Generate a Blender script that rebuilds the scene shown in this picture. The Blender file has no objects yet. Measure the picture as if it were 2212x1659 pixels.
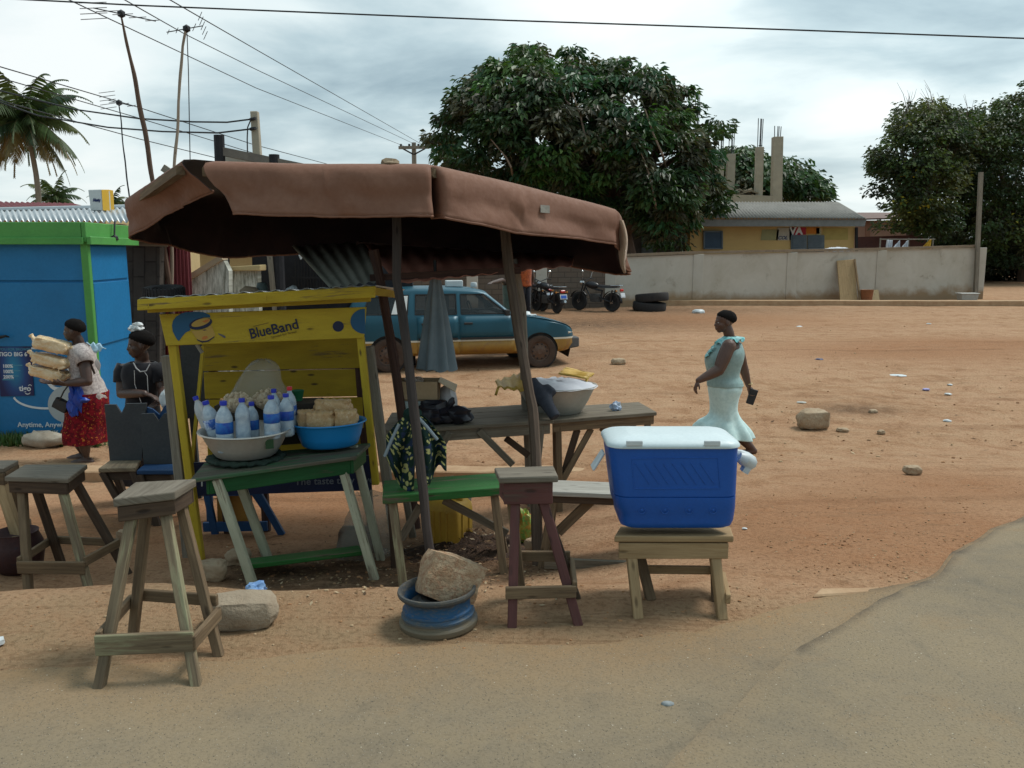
import bpy, bmesh, math, random
from mathutils import Vector, Matrix, noise
rad = math.radians
rnd = random.Random(11)
scene = bpy.context.scene
COL = scene.collection
V3 = Vector
# ---------------------------------------------------------------- camera model (photo measured on a 2212 x 1659 grid)
CX, CY, FOC, YH, CAMZ = 1106.0, 829.5, 1850.0, 545.0, 1.65
PITCH = math.atan((CY - YH) / FOC)
CP, SP = math.cos(PITCH), math.sin(PITCH)
def ray(x, y):
 a = (x - CX) / FOC
 b = -(y - CY) / FOC
 d = V3((a, CP + b * SP, -SP + b * CP))
 return d / d.y
def P(x, y, Y):
 """point seen at (x, y) that lies Y metres ahead"""
 return V3((0, 0, CAMZ)) + ray(x, y) * Y
def PZ(x, y, z):
 """point seen at (x, y) on the level plane z"""
 d = ray(x, y)
 return V3((0, 0, CAMZ)) + d * ((z - CAMZ) / d.z)
def smooth(a, b, t):
 t = max(0.0, min(1.0, (t - a) / (b - a)))
 return t * t * (3 - 2 * t)
def curve(pts, t):
 if t <= pts[0][0]: return pts[0][1]
 for (a, va), (b, vb) in zip(pts, pts[1:]):
  if t <= b: return va + (vb - va) * (t - a) / (b - a)
 return pts[-1][1]
LEFT = [(0, 0), (4.02, 0), (4.12, -.02), (4.75, -.36), (5.2, -.40), (8.5, -.66), (8.62, -.66), (8.72, -.55), (9.3, -.55), (15, -.32), (30, -.1), (60, 0), (900, 0)]
RIGHT = [(0, 0), (4.0, 0), (5.2, -.10), (7.0, -.32), (9.0, -.52), (9.6, -.55), (15, -.32), (30, -.1), (60, 0), (900, 0)]
def T(x, y):
 k = smooth(-.9, 1.9, x)
 lip = .10 * noise.noise(V3((x * 1.3, 3.1, 0))) * smooth(6, 5, y) * smooth(1.5, 3, y)
 z = curve(LEFT, y + lip) * (1 - k) + curve(RIGHT, y + lip) * k
 # the sandy shoulder sits a little proud of the lane on the left
 z += .012 * noise.noise(V3((x * .8, y * .8, 5))) * smooth(3.6, 4.2, y) * smooth(60, 20, y)
 return z
def G(x, y):
 """where the sight line through (x, y) meets the ground"""
 d = ray(x, y)
 t = 1.2
 prev = t
 while t < 300:
  p = V3((0, 0, CAMZ)) + d * t
  if p.z <= T(p.x, p.y):
   lo, hi = prev, t
   for _ in range(24):
    m = (lo + hi) / 2
    q = V3((0, 0, CAMZ)) + d * m
    if q.z <= T(q.x, q.y): hi = m
    else: lo = m
   q = V3((0, 0, CAMZ)) + d * hi
   return V3((q.x, q.y, T(q.x, q.y)))
  prev = t
  t += max(.02, t * .004)
 return V3((0, 0, CAMZ)) + d * 300
def GX(x, Y):
 """ground point below picture column x at distance Y"""
 X = (x - CX) / FOC * Y
 return V3((X, Y, T(X, Y)))
# ---------------------------------------------------------------- mesh builder
WM = {}
def world_of(o):
 return WM.get(o.name, Matrix.Identity(4))
_ico = {}
def ico(sub):
 if sub not in _ico:
  bm = bmesh.new()
  bmesh.ops.create_icosphere(bm, subdivisions=sub, radius=1)
  bm.verts.ensure_lookup_table()
  _ico[sub] = ([v.co.copy() for v in bm.verts], [[v.index for v in f.verts] for f in bm.faces])
  bm.free()
 return _ico[sub]
class MB:
 def __init__(s):
  s.v, s.f, s.uv, s.m, s.c = [], [], [], [], []
  s.mi = 0
  s.col = None
 def add(s, verts, faces, uvs=None):
  o = len(s.v)
  s.v += [V3(p) for p in verts]
  for k, f in enumerate(faces):
   s.f.append([o + i for i in f])
   s.uv.append(uvs[k] if uvs else None)
   s.m.append(s.mi)
   s.c.append(s.col)
  return s
 def hex8(s, b, t):
  """b, t: four bottom and four top corners in the same turn; grain runs along the longest edge"""
  vs = [V3(p) for p in list(b) + list(t)]
  e = [(vs[1] - vs[0]).length, (vs[3] - vs[0]).length, (vs[4] - vs[0]).length]
  ax = e.index(max(e))
  ou, ov = rnd.uniform(0, 20), rnd.uniform(0, 20)
  co = [(0, 0, 0), (1, 0, 0), (1, 1, 0), (0, 1, 0), (0, 0, 1), (1, 0, 1), (1, 1, 1), (0, 1, 1)]
  oth = [i for i in range(3) if i != ax]
  def uv(i):
   c = co[i]
   return (ou + c[ax] * e[ax], ov + c[oth[0]] * e[oth[0]] + c[oth[1]] * (e[oth[1]] + .013))
  fs = [[3, 2, 1, 0], [4, 5, 6, 7], [0, 1, 5, 4], [1, 2, 6, 5], [2, 3, 7, 6], [3, 0, 4, 7]]
  return s.add(vs, fs, [[uv(i) for i in f] for f in fs])
 def box(s, c, size, rotz=0.0, rot=None):
  M = rot if rot is not None else Matrix.Rotation(rotz, 3, 'Z')
  hx, hy, hz = size[0] / 2, size[1] / 2, size[2] / 2
  c = V3(c)
  q = [(-hx, -hy), (hx, -hy), (hx, hy), (-hx, hy)]
  return s.hex8([c + M @ V3((a, b, -hz)) for a, b in q], [c + M @ V3((a, b, hz)) for a, b in q])
 def beam(s, p0, p1, w, h, side=None, w1=None, h1=None):
  p0, p1 = V3(p0), V3(p1)
  a = (p1 - p0).normalized()
  if side is None:
   side = V3((1, 0, 0)) if abs(a.z) > .75 else a.cross(V3((0, 0, 1)))
  u = V3(side)
  u = (u - a * u.dot(a)).normalized()
  n = a.cross(u)
  w1 = w if w1 is None else w1
  h1 = h if h1 is None else h1
  def ring(p, w, h):
   return [p - u * w / 2 - n * h / 2, p + u * w / 2 - n * h / 2, p + u * w / 2 + n * h / 2, p - u * w / 2 + n * h / 2]
  return s.hex8(ring(p0, w, h), ring(p1, w1, h1))
 def slab(s, quad, d):
  """a four cornered board: quad is its face, d the vector to the other face"""
  q = [V3(p) for p in quad]
  d = V3(d)
  return s.hex8([p + d for p in q], q)
 def tube(s, pts, r, n=8, cap=True, ell=None, up=None):
  pts = [V3(p) for p in pts]
  if not isinstance(r, (list, tuple)): r = [r] * len(pts)
  vs, fs, uvs = [], [], []
  L = [0.0]
  for a, b in zip(pts, pts[1:]): L.append(L[-1] + (b - a).length)
  pu = V3(up) if up is not None else None
  for i, p in enumerate(pts):
   a = (pts[min(i + 1, len(pts) - 1)] - pts[max(i - 1, 0)])
   a = a.normalized() if a.length > 1e-9 else V3((0, 0, 1))
   if pu is None:
    pu = V3((1, 0, 0)) if abs(a.x) < .8 else V3((0, 1, 0))
   u = (pu - a * pu.dot(a))
   if u.length < 1e-6: u = a.orthogonal()
   u.normalize()
   pu = u
   w = a.cross(u)
   rr = r[i]
   ra, rb = rr if isinstance(rr, (list, tuple)) else (rr, rr * (ell or 1))
   for k in range(n):
    t = 2 * math.pi * k / n
    vs.append(p + u * (ra * math.cos(t)) + w * (rb * math.sin(t)))
  rm = max((x if not isinstance(x, (list, tuple)) else x[0]) for x in r)
  for i in range(len(pts) - 1):
   for k in range(n):
    k2 = (k + 1) % n
    fs.append([i * n + k, i * n + k2, (i + 1) * n + k2, (i + 1) * n + k])
    uvs.append([(L[i], k / n * 6.28 * rm), (L[i], (k + 1) / n * 6.28 * rm), (L[i + 1], (k + 1) / n * 6.28 * rm), (L[i + 1], k / n * 6.28 * rm)])
  if cap:
   e = (len(pts) - 1) * n
   fs.append([k for k in range(n)][::-1]); uvs.append([(0, 0)] * n)
   fs.append([e + k for k in range(n)]); uvs.append([(L[-1], 0)] * n)
  return s.add(vs, fs, uvs)
 def lathe(s, prof, n=24, M=None, squash=1.0):
  M = M or Matrix.Identity(4)
  vs, fs, uvs = [], [], []
  for (r, z) in prof:
   for k in range(n):
    t = 2 * math.pi * k / n
    vs.append(M @ V3((r * math.cos(t), r * squash * math.sin(t), z)))
  for i in range(len(prof) - 1):
   for k in range(n):
    k2 = (k + 1) % n
    fs.append([i * n + k, i * n + k2, (i + 1) * n + k2, (i + 1) * n + k])
    uvs.append([(k / n, i), ((k + 1) / n, i), ((k + 1) / n, i + 1), (k / n, i + 1)])
  if prof[0][0] > 1e-6: fs.append(list(range(n))[::-1]); uvs.append([(0, 0)] * n)
  if prof[-1][0] > 1e-6: fs.append([(len(prof) - 1) * n + k for k in range(n)]); uvs.append([(0, 0)] * n)
  return s.add(vs, fs, uvs)
 def grid(s, rows, closed=False):
  nu = len(rows[0])
  vs = [p for r in rows for p in r]
  fs, uvs = [], []
  m = nu if closed else nu - 1
  lu = [0.0]
  for a, b in zip(rows[0], rows[0][1:] + [rows[0][0]]): lu.append(lu[-1] + (V3(b) - V3(a)).length)
  lv = [0.0]
  for a, b in zip(rows, rows[1:]): lv.append(lv[-1] + (V3(b[0]) - V3(a[0])).length)
  for i in range(len(rows) - 1):
   for k in range(m):
    k2 = (k + 1) % nu
    fs.append([i * nu + k, i * nu + k2, (i + 1) * nu + k2, (i + 1) * nu + k])
    uvs.append([(lu[k], lv[i]), (lu[k + 1], lv[i]), (lu[k + 1], lv[i + 1]), (lu[k], lv[i + 1])])
  return s.add(vs, fs, uvs)
 def loft(s, rows, cap=True):
  """closed rings"""
  n = len(rows[0])
  s.grid(rows, True)
  if cap:
   s.add(rows[0], [list(range(n))[::-1]])
   s.add(rows[-1], [list(range(n))])
  return s
 def blob(s, c, r, sub=2, amp=0.0, fr=3.0, seed=0, M=None, clip=None):
  vs, fs = ico(sub)
  c = V3(c)
  r = V3((r, r, r)) if isinstance(r, (int, float)) else V3(r)
  out = []
  for v in vs:
   k = 1 + amp * noise.noise(v * fr + V3((seed * 7.3, seed * 3.1, seed))) if amp else 1
   q = V3((v.x * r.x, v.y * r.y, v.z * r.z)) * k
   if clip is not None and q.z < clip: q.z = clip
   if M is not None: q = M @ q
   out.append(c + q)
  return s.add(out, fs)
 def prism(s, pts, d):
  """closed outline of 3D points, pushed along d"""
  d = V3(d)
  n = len(pts)
  q = [V3(p) for p in pts]
  vs = q + [p + d for p in q]
  fs = [list(range(n)), [n + k for k in range(n)][::-1]]
  for k in range(n):
   k2 = (k + 1) % n
   fs.append([k, n + k, n + k2, k2])
  ex = (q[1] - q[0]).normalized()
  ez = d.cross(ex).normalized() if d.length > 0 else V3((0, 0, 1))
  return s.add(vs, fs, [[((vs[i] - q[0]).dot(ex), (vs[i] - q[0]).dot(ez)) for i in f] for f in fs])
 def build(s, name, mats, parent=None, bevel=0.0, smooth=False, angle=35, sub=0, solid=0.0, off=0.0, kind=None, segs=1, remesh=0.0, relax=0, norm=False):
  me = bpy.data.meshes.new(name)
  if parent is not None:
   M = world_of(parent)
   loc = None
  else:
   lo = V3((min(p.x for p in s.v), min(p.y for p in s.v), min(p.z for p in s.v)))
   hi = V3((max(p.x for p in s.v), max(p.y for p in s.v), max(p.z for p in s.v)))
   loc = V3(((lo.x + hi.x) / 2, (lo.y + hi.y) / 2, lo.z))
   M = Matrix.Translation(loc)
  Mi = M.inverted()
  me.from_pydata([Mi @ p for p in s.v], [], s.f)
  if norm or any(u is None for u in s.uv): pass
  if any(u is not None for u in s.uv):
   ul = me.uv_layers.new(name='UVMap')
   dat = []
   for f, u in zip(s.f, s.uv):
    for i in range(len(f)): dat += list(u[i]) if u else [0.0, 0.0]
   ul.data.foreach_set('uv', dat)
  if any(c is not None for c in s.c):
   at = me.color_attributes.new('tint', 'FLOAT_COLOR', 'CORNER')
   dat = []
   for f, c in zip(s.f, s.c):
    c = c or (1, 1, 1)
    for i in range(len(f)): dat += [c[0], c[1], c[2], 1.0]
   at.data.foreach_set('color', dat)
  if not isinstance(mats, (list, tuple)): mats = [mats]
  for m in mats: me.materials.append(m)
  me.polygons.foreach_set('material_index', s.m)
  if smooth:
   me.polygons.foreach_set('use_smooth', [True] * len(s.f))
   if angle < 170 and not remesh: me.set_sharp_from_angle(angle=rad(angle))
  me.update()
  if norm:
   bm = bmesh.new(); bm.from_mesh(me)
   bmesh.ops.recalc_face_normals(bm, faces=bm.faces)
   bm.to_mesh(me); bm.free()
  o = bpy.data.objects.new(name, me)
  COL.objects.link(o)
  if parent is not None:
   o.parent = parent
  else:
   o.location = loc
  WM[o.name] = M
  if remesh:
   m = o.modifiers.new('remesh', 'REMESH'); m.mode = 'VOXEL'; m.voxel_size = remesh; m.use_smooth_shade = True
   if relax:
    m = o.modifiers.new('relax', 'SMOOTH'); m.factor = .5; m.iterations = relax
  if solid:
   m = o.modifiers.new('thick', 'SOLIDIFY'); m.thickness = solid; m.offset = off
  if bevel:
   m = o.modifiers.new('edge', 'BEVEL'); m.width = bevel; m.segments = segs; m.limit_method = 'ANGLE'; m.angle_limit = rad(40)
  if sub:
   m = o.modifiers.new('sub', 'SUBSURF'); m.levels = sub; m.render_levels = sub
  if kind: o['kind'] = kind
  return o
def tag(o, label, cat, group=None):
 o['label'] = label
 o['category'] = cat
 if group: o['group'] = group
 return o
def thing(name, label, cat, loc=(0, 0, 0), rotz=0.0, group=None):
 o = bpy.data.objects.new(name, None)
 COL.objects.link(o)
 o.empty_display_size = .2
 o.location = loc
 o.rotation_euler = (0, 0, rotz)
 WM[o.name] = Matrix.Translation(V3(loc)) @ Matrix.Rotation(rotz, 4, 'Z')
 return tag(o, label, cat, group)
def copy_tree(o, parent=None):
 c = o.copy()
 COL.objects.link(c)
 if parent is not None: c.parent = parent
 for ch in [x for x in bpy.data.objects if x.parent == o]:
  copy_tree(ch, c)
 return c
def letters(text, parent, mat, origin, right, up, size, depth=.003, bold=0.0, align='LEFT', name='lettering', shear=0.0, fit=None):
 """flat lettering lying on a surface: origin is the start of the base line"""
 cu = bpy.data.curves.new('font', 'FONT')
 cu.body = text
 cu.size = size
 cu.extrude = depth / 2
 cu.offset = bold
 cu.align_x = align
 cu.shear = shear
 cu.resolution_u = 3
 ob = bpy.data.objects.new('font', cu)
 COL.objects.link(ob)
 dg = bpy.context.evaluated_depsgraph_get()
 me = bpy.data.meshes.new_from_object(ob.evaluated_get(dg))
 bpy.data.objects.remove(ob)
 right = V3(right).normalized()
 up = V3(up)
 up = (up - right * up.dot(right)).normalized()
 n = right.cross(up)
 R3 = Matrix((right, up, n)).transposed().to_4x4()
 M = Matrix.Translation(V3(origin)) @ R3
 if fit:
  w0 = max(v.co.x for v in me.vertices) - min(v.co.x for v in me.vertices)
  me.transform(Matrix.Diagonal((fit / w0, 1, 1, 1)))
 me.transform(world_of(parent).inverted() @ M)
 me.name = name
 me.materials.clear()
 me.materials.append(mat)
 o = bpy.data.objects.new(name, me)
 COL.objects.link(o)
 o.parent = parent
 WM[o.name] = world_of(parent)
 return o
# ---------------------------------------------------------------- materials
def mixrgb(nt, f, a, b, mode='MIX'):
 n = nt.nodes.new('ShaderNodeMix')
 n.data_type = 'RGBA'
 n.blend_type = mode
 def put(sock, v):
  if hasattr(v, 'is_output'): nt.links.new(v, sock)
  elif isinstance(v, (int, float)): sock.default_value = v
  else: sock.default_value = (v[0], v[1], v[2], 1)
 put(n.inputs[0], f); put(n.inputs[6], a); put(n.inputs[7], b)
 return n.outputs[2]
def math_n(nt, op, a, b=None, c=None):
 n = nt.nodes.new('ShaderNodeMath')
 n.operation = op
 for i, v in enumerate((a, b, c)):
  if v is None: continue
  if hasattr(v, 'is_output'): nt.links.new(v, n.inputs[i])
  else: n.inputs[i].default_value = v
 return n.outputs[0]
def ramp(nt, f, stops, interp='LINEAR'):
 n = nt.nodes.new('ShaderNodeValToRGB')
 n.color_ramp.interpolation = interp
 el = n.color_ramp.elements
 while len(el) < len(stops): el.new(.5)
 for e, (p, c) in zip(el, stops):
  e.position = p
  e.color = (c, c, c, 1) if isinstance(c, (int, float)) else (c[0], c[1], c[2], 1)
 nt.links.new(f, n.inputs[0])
 return n.outputs[0]
def noise_n(nt, vec, scale, detail=4, rough=.6, dist=0.0):
 n = nt.nodes.new('ShaderNodeTexNoise')
 n.inputs['Scale'].default_value = scale
 n.inputs['Detail'].default_value = detail
 n.inputs['Roughness'].default_value = rough
 n.inputs['Distortion'].default_value = dist
 nt.links.new(vec, n.inputs['Vector'])
 return n.outputs['Fac']
def voro_n(nt, vec, scale, feature='F1', out='Distance'):
 n = nt.nodes.new('ShaderNodeTexVoronoi')
 n.feature = feature
 n.inputs['Scale'].default_value = scale
 nt.links.new(vec, n.inputs['Vector'])
 return n.outputs[out]
def coords(nt, kind='Object', scale=(1, 1, 1), shift=True):
 tc = nt.nodes.new('ShaderNodeTexCoord')
 mp = nt.nodes.new('ShaderNodeMapping')
 mp.inputs['Scale'].default_value = scale
 nt.links.new(tc.outputs[kind], mp.inputs['Vector'])
 if shift:
  oi = nt.nodes.new('ShaderNodeObjectInfo')
  k = math_n(nt, 'MULTIPLY', oi.outputs['Random'], 37.0)
  va = nt.nodes.new('ShaderNodeVectorMath'); va.operation = 'ADD'
  nt.links.new(mp.outputs[0], va.inputs[0]); nt.links.new(k, va.inputs[1])
  return va.outputs[0]
 return mp.outputs[0]
def new_mat(name, rough=.7, metal=0.0, spec=.4):
 m = bpy.data.materials.new(name)
 m.use_nodes = True
 nt = m.node_tree
 b = nt.nodes['Principled BSDF']
 b.inputs['Roughness'].default_value = rough
 b.inputs['Metallic'].default_value = metal
 b.inputs['Specular IOR Level'].default_value = spec
 return m, nt, b
def bump(nt, b, h, strength=.3, dist=.01):
 n = nt.nodes.new('ShaderNodeBump')
 n.inputs['Strength'].default_value = strength
 n.inputs['Distance'].default_value = dist
 nt.links.new(h, n.inputs['Height'])
 nt.links.new(n.outputs[0], b.inputs['Normal'])
def dim(c, k): return tuple(x * k for x in c)
def stain(name, c, c2=None, rough=.7, scale=6.0, lo=.35, hi=.7, bs=60.0, bstr=.25, metal=0.0, spec=.4, dirt=None, dirt_amt=.0, dist=.004, stretch=(1, 1, 1), kind='Object'):
 """a worn plain surface: two close tones in soft patches, fine grain, and optional dirt in smaller patches"""
 m, nt, b = new_mat(name, rough, metal, spec)
 v = coords(nt, kind, stretch)
 c2 = c2 or dim(c, .72)
 col = mixrgb(nt, ramp(nt, noise_n(nt, v, scale, 6, .62, .3), [(lo, 0), (hi, 1)]), c, c2)
 fine = noise_n(nt, v, bs, 3, .6)
 col = mixrgb(nt, ramp(nt, fine, [(.3, 0), (.75, .35)]), col, dim(c2, .8))
 if dirt is not None:
  col = mixrgb(nt, ramp(nt, noise_n(nt, v, scale * 2.3, 8, .7, .6), [(1 - dirt_amt - .12, 0), (1 - dirt_amt + .1, 1)]), col, dirt)
 nt.links.new(col, b.inputs['Base Color'])
 nt.links.new(ramp(nt, fine, [(.2, max(0, rough - .1)), (.8, min(1, rough + .12))]), b.inputs['Roughness'])
 if bstr: bump(nt, b, fine, bstr, dist)
 return m
def timber(name, wood=(.22, .17, .12), dark=None, paint=None, wear=.5, rough=.8, paint2=None):
 """sawn timber with grain along U; optional paint worn off in streaks (wear 0 none gone .. 1 all gone)"""
 m, nt, b = new_mat(name, rough, 0, .25)
 v = coords(nt, 'UV', (1.6, 26, 1))
 v2 = coords(nt, 'UV', (1.2, 5, 1))
 dark = dark or dim(wood, .5)
 g = noise_n(nt, v, 2.2, 6, .65, .4)
 col = mixrgb(nt, ramp(nt, g, [(.32, 0), (.68, 1)]), wood, dark)
 big = noise_n(nt, v2, 1.4, 5, .6, .2)
 col = mixrgb(nt, ramp(nt, big, [(.4, 0), (.75, .6)]), col, dim(dark, .8))
 if paint is not None:
  p = mixrgb(nt, ramp(nt, noise_n(nt, v2, 2.6, 5, .6), [(.35, 0), (.7, 1)]), paint, paint2 or dim(paint, .7))
  w = math_n(nt, 'ADD', math_n(nt, 'MULTIPLY', noise_n(nt, v, .9, 8, .72, .5), .55), math_n(nt, 'MULTIPLY', big, .45))
  col = mixrgb(nt, ramp(nt, w, [(.28 + (1 - wear) * .36, 0), (.34 + (1 - wear) * .36, 1)]), p, col)
 vk = voro_n(nt, coords(nt, 'UV', (5, 16, 1)), 1.0)
 kn = math_n(nt, 'MULTIPLY', ramp(nt, vk, [(.08, 1), (.17, 0)]), ramp(nt, noise_n(nt, coords(nt, 'UV', (3, 3, 1)), 1.0, 2), [(.42, 0), (.52, .85)]))
 col = mixrgb(nt, kn, col, dim(dark, .45))
 sp_n = noise_n(nt, coords(nt, 'UV', (9, 30, 1)), 4.0, 5, .7)
 col = mixrgb(nt, ramp(nt, sp_n, [(.60, 0), (.74, .55)]), col, dim(dark, .6))
 nt.links.new(col, b.inputs['Base Color'])
 bump(nt, b, math_n(nt, 'ADD', g, math_n(nt, 'MULTIPLY', kn, -.8)), .6, .005)
 return m
def flat(name, c, rough=.6, metal=0.0, spec=.4):
 m, nt, b = new_mat(name, rough, metal, spec)
 b.inputs['Base Color'].default_value = (c[0], c[1], c[2], 1)
 return m
def cloth(name, c, c2=None, scale=12.0, rough=.9, weave=300.0, lo=.4, hi=.6, sheen=.2):
 m, nt, b = new_mat(name, rough, 0, .15)
 v = coords(nt, 'Object')
 c2 = c2 or dim(c, .75)
 col = mixrgb(nt, ramp(nt, noise_n(nt, v, scale, 5, .6, .2), [(lo, 0), (hi, 1)]), c, c2)
 nt.links.new(col, b.inputs['Base Color'])
 b.inputs['Sheen Weight'].default_value = sheen
 h = math_n(nt, 'ADD', noise_n(nt, v, weave, 2), math_n(nt, 'MULTIPLY', noise_n(nt, v, 22, 3), 1.5))
 bump(nt, b, h, .3, .0004)
 return m
def leafy(name, cols, rough=.5, trans=.25):
 """leaves: the tone comes from the leaf's own tint"""
 m, nt, b = new_mat(name, rough, 0, .35)
 at = nt.nodes.new('ShaderNodeAttribute'); at.attribute_name = 'tint'
 nt.links.new(at.outputs['Color'], b.inputs['Base Color'])
 tr = nt.nodes.new('ShaderNodeBsdfTranslucent')
 nt.links.new(mixrgb(nt, 1.0, at.outputs['Color'], (.9, 1.0, .45), 'MULTIPLY'), tr.inputs['Color'])
 mx = nt.nodes.new('ShaderNodeMixShader')
 mx.inputs[0].default_value = trans
 nt.links.new(b.outputs[0], mx.inputs[1]); nt.links.new(tr.outputs[0], mx.inputs[2])
 nt.links.new(mx.outputs[0], nt.nodes['Material Output'].inputs['Surface'])
 return m
# ================================================================ sky, light, camera
SUN_EL, SUN_AZ = 58.0, 62.0          # azimuth clockwise from straight ahead: over the right shoulder of the far houses
w = bpy.data.worlds.new('World')
scene.world = w
w.use_nodes = True
nt = w.node_tree
bg = nt.nodes['Background']
sky = nt.nodes.new('ShaderNodeTexSky')
sky.sky_type = 'NISHITA'; sky.sun_disc = False
sky.sun_elevation = rad(SUN_EL); sky.sun_rotation = rad(SUN_AZ)
sky.air_density = 1.0; sky.dust_density = 3.0
tc = nt.nodes.new('ShaderNodeTexCoord')
sep = nt.nodes.new('ShaderNodeSeparateXYZ')
nt.links.new(tc.outputs['Generated'], sep.inputs[0])
zz = math_n(nt, 'ADD', math_n(nt, 'MAXIMUM', sep.outputs['Z'], 0.0), .16)
cmb = nt.nodes.new('ShaderNodeCombineXYZ')
nt.links.new(math_n(nt, 'DIVIDE', sep.outputs['X'], zz), cmb.inputs[0])
nt.links.new(math_n(nt, 'DIVIDE', sep.outputs['Y'], zz), cmb.inputs[1])
mpw = nt.nodes.new('ShaderNodeMapping')
mpw.inputs['Location'].default_value = (3.7, 1.35, 0)
mpw.inputs['Scale'].default_value = (.62, .72, 1)
nt.links.new(cmb.outputs[0], mpw.inputs[0])
big = noise_n(nt, mpw.outputs[0], .8, 3, .5, .15)
mid = noise_n(nt, mpw.outputs[0], 1.9, 7, .55, .25)
dens = math_n(nt, 'ADD', math_n(nt, 'MULTIPLY', big, .55), math_n(nt, 'MULTIPLY', mid, .45))
dens = math_n(nt, 'ADD', dens, .040)
for x_, y_, r_, a_ in [(60, 120, .30, -.13), (1830, 320, .20, -.15), (1400, 90, .22, -.12), (250, 330, .16, -.06), (470, 270, .22, .07), (820, 190, .22, .06), (1960, 130, .20, .11), (2200, 190, .16, .08), (1650, 290, .12, .06), (60, 20, .2, -.05), (1000, -300, .5, -.10), (2300, -500, .6, -.12)]:
 dv = ray(x_, y_).normalized()
 vd = nt.nodes.new('ShaderNodeVectorMath'); vd.operation = 'DISTANCE'
 nt.links.new(tc.outputs['Generated'], vd.inputs[0]); vd.inputs[1].default_value = dv
 mr = nt.nodes.new('ShaderNodeMapRange'); mr.interpolation_type = 'SMOOTHSTEP'
 mr.inputs['From Min'].default_value = 0; mr.inputs['From Max'].default_value = r_; mr.inputs['To Min'].default_value = a_; mr.inputs['To Max'].default_value = 0
 nt.links.new(vd.outputs['Value'], mr.inputs['Value'])
 dens = math_n(nt, 'ADD', dens, mr.outputs[0])
cl = ramp(nt, dens, [(.33, (.95, .98, .96)), (.43, (.78, .87, .87)), (.51, (.49, .61, .645)), (.59, (.30, .405, .455)), (.70, (.23, .325, .375))])
# brighter low over the houses and towards the sun behind the cloud
dotn = nt.nodes.new('ShaderNodeVectorMath'); dotn.operation = 'DOT_PRODUCT'
nt.links.new(tc.outputs['Generated'], dotn.inputs[0])
dotn.inputs[1].default_value = (math.sin(rad(SUN_AZ)) * math.cos(rad(SUN_EL)), math.cos(rad(SUN_AZ)) * math.cos(rad(SUN_EL)), math.sin(rad(SUN_EL)))
glow = math_n(nt, 'MULTIPLY', math_n(nt, 'POWER', math_n(nt, 'MAXIMUM', dotn.outputs['Value'], 0.0), 3.0), .9)
cl = mixrgb(nt, 1.0, cl, mixrgb(nt, glow, (.92, .94, .95), (1.9, 1.9, 1.86)), 'MULTIPLY')
cl = mixrgb(nt, ramp(nt, sep.outputs['Z'], [(.02, .4), (.16, 0)]), cl, (.80, .86, .85))
skys = mixrgb(nt, 1.0, sky.outputs[0], (.1, .1, .1), 'MULTIPLY')
tot = mixrgb(nt, .88, skys, cl)
nt.links.new(tot, bg.inputs['Color'])
bg.inputs['Strength'].default_value = .76
sl = bpy.data.lights.new('sun', 'SUN')
sl.energy = 1.6; sl.angle = rad(18); sl.color = (1, .96, .9)
so = bpy.data.objects.new('sun', sl)
COL.objects.link(so)
so.rotation_euler = (rad(90 - SUN_EL), 0, rad(180 - SUN_AZ))
so.location = (0, 0, 30)
cam = bpy.data.cameras.new('camera')
cam.sensor_width = 36; cam.sensor_fit = 'HORIZONTAL'
cam.lens = FOC / 2212 * 36
cam.clip_end = 3000; cam.clip_start = .05
co = bpy.data.objects.new('camera', cam)
COL.objects.link(co)
co.location = (0, 0, CAMZ)
co.rotation_euler = (rad(90) - PITCH, 0, 0)
scene.camera = co
scene.view_settings.view_transform = 'Standard'
scene.view_settings.look = 'None'
scene.view_settings.exposure = 0.62
scene.view_settings.gamma = 1.0
scene.cycles.max_bounces = 6
scene.cycles.use_denoising = True
# ================================================================ ground
def gauss(p, c, r):
 d2 = ((p[0] - c[0]) / r[0]) ** 2 + ((p[1] - c[1]) / r[1]) ** 2
 return math.exp(-d2) if d2 < 12 else 0
RED = [(G(x, y), r) for x, y, r in [(1850, 1180, (.9, .6)), (2000, 1140, (.9, .9)), (1750, 1110, (.8, .8)), (2080, 1050, (1.2, .9)), (150, 1150, (1.6, 1.2)), (700, 1090, (1.5, 1.3)), (1250, 1060, (.6, .7)), (1950, 760, (3, 1.5)), (2150, 740, (3, 1.0)), (1500, 690, (4, 2.5))]]
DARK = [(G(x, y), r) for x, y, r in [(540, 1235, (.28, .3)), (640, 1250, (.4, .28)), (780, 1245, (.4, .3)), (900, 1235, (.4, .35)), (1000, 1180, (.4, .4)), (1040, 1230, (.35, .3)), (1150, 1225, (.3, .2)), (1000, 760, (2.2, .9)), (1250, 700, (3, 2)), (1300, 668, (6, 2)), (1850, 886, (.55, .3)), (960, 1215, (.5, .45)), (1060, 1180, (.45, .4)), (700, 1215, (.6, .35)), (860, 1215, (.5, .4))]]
def axis(a, b, fine0, fine1, fs, grow):
 out = [fine0]
 st = fs
 x = fine0
 while x > a:
  x -= st; st *= grow; out.append(max(x, a))
 out.reverse()
 x = fine0
 while x < fine1:
  x += fs; out.append(x)
 st = fs
 while x < b:
  st *= grow; x += st; out.append(min(x, b))
 return out
xs = axis(-420, 420, -6.2, 6.2, .075, 1.09)
ys = axis(-30, 900, 2.4, 9.6, .055, 1.055)
gv, gf, gm = [], [], []
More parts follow.
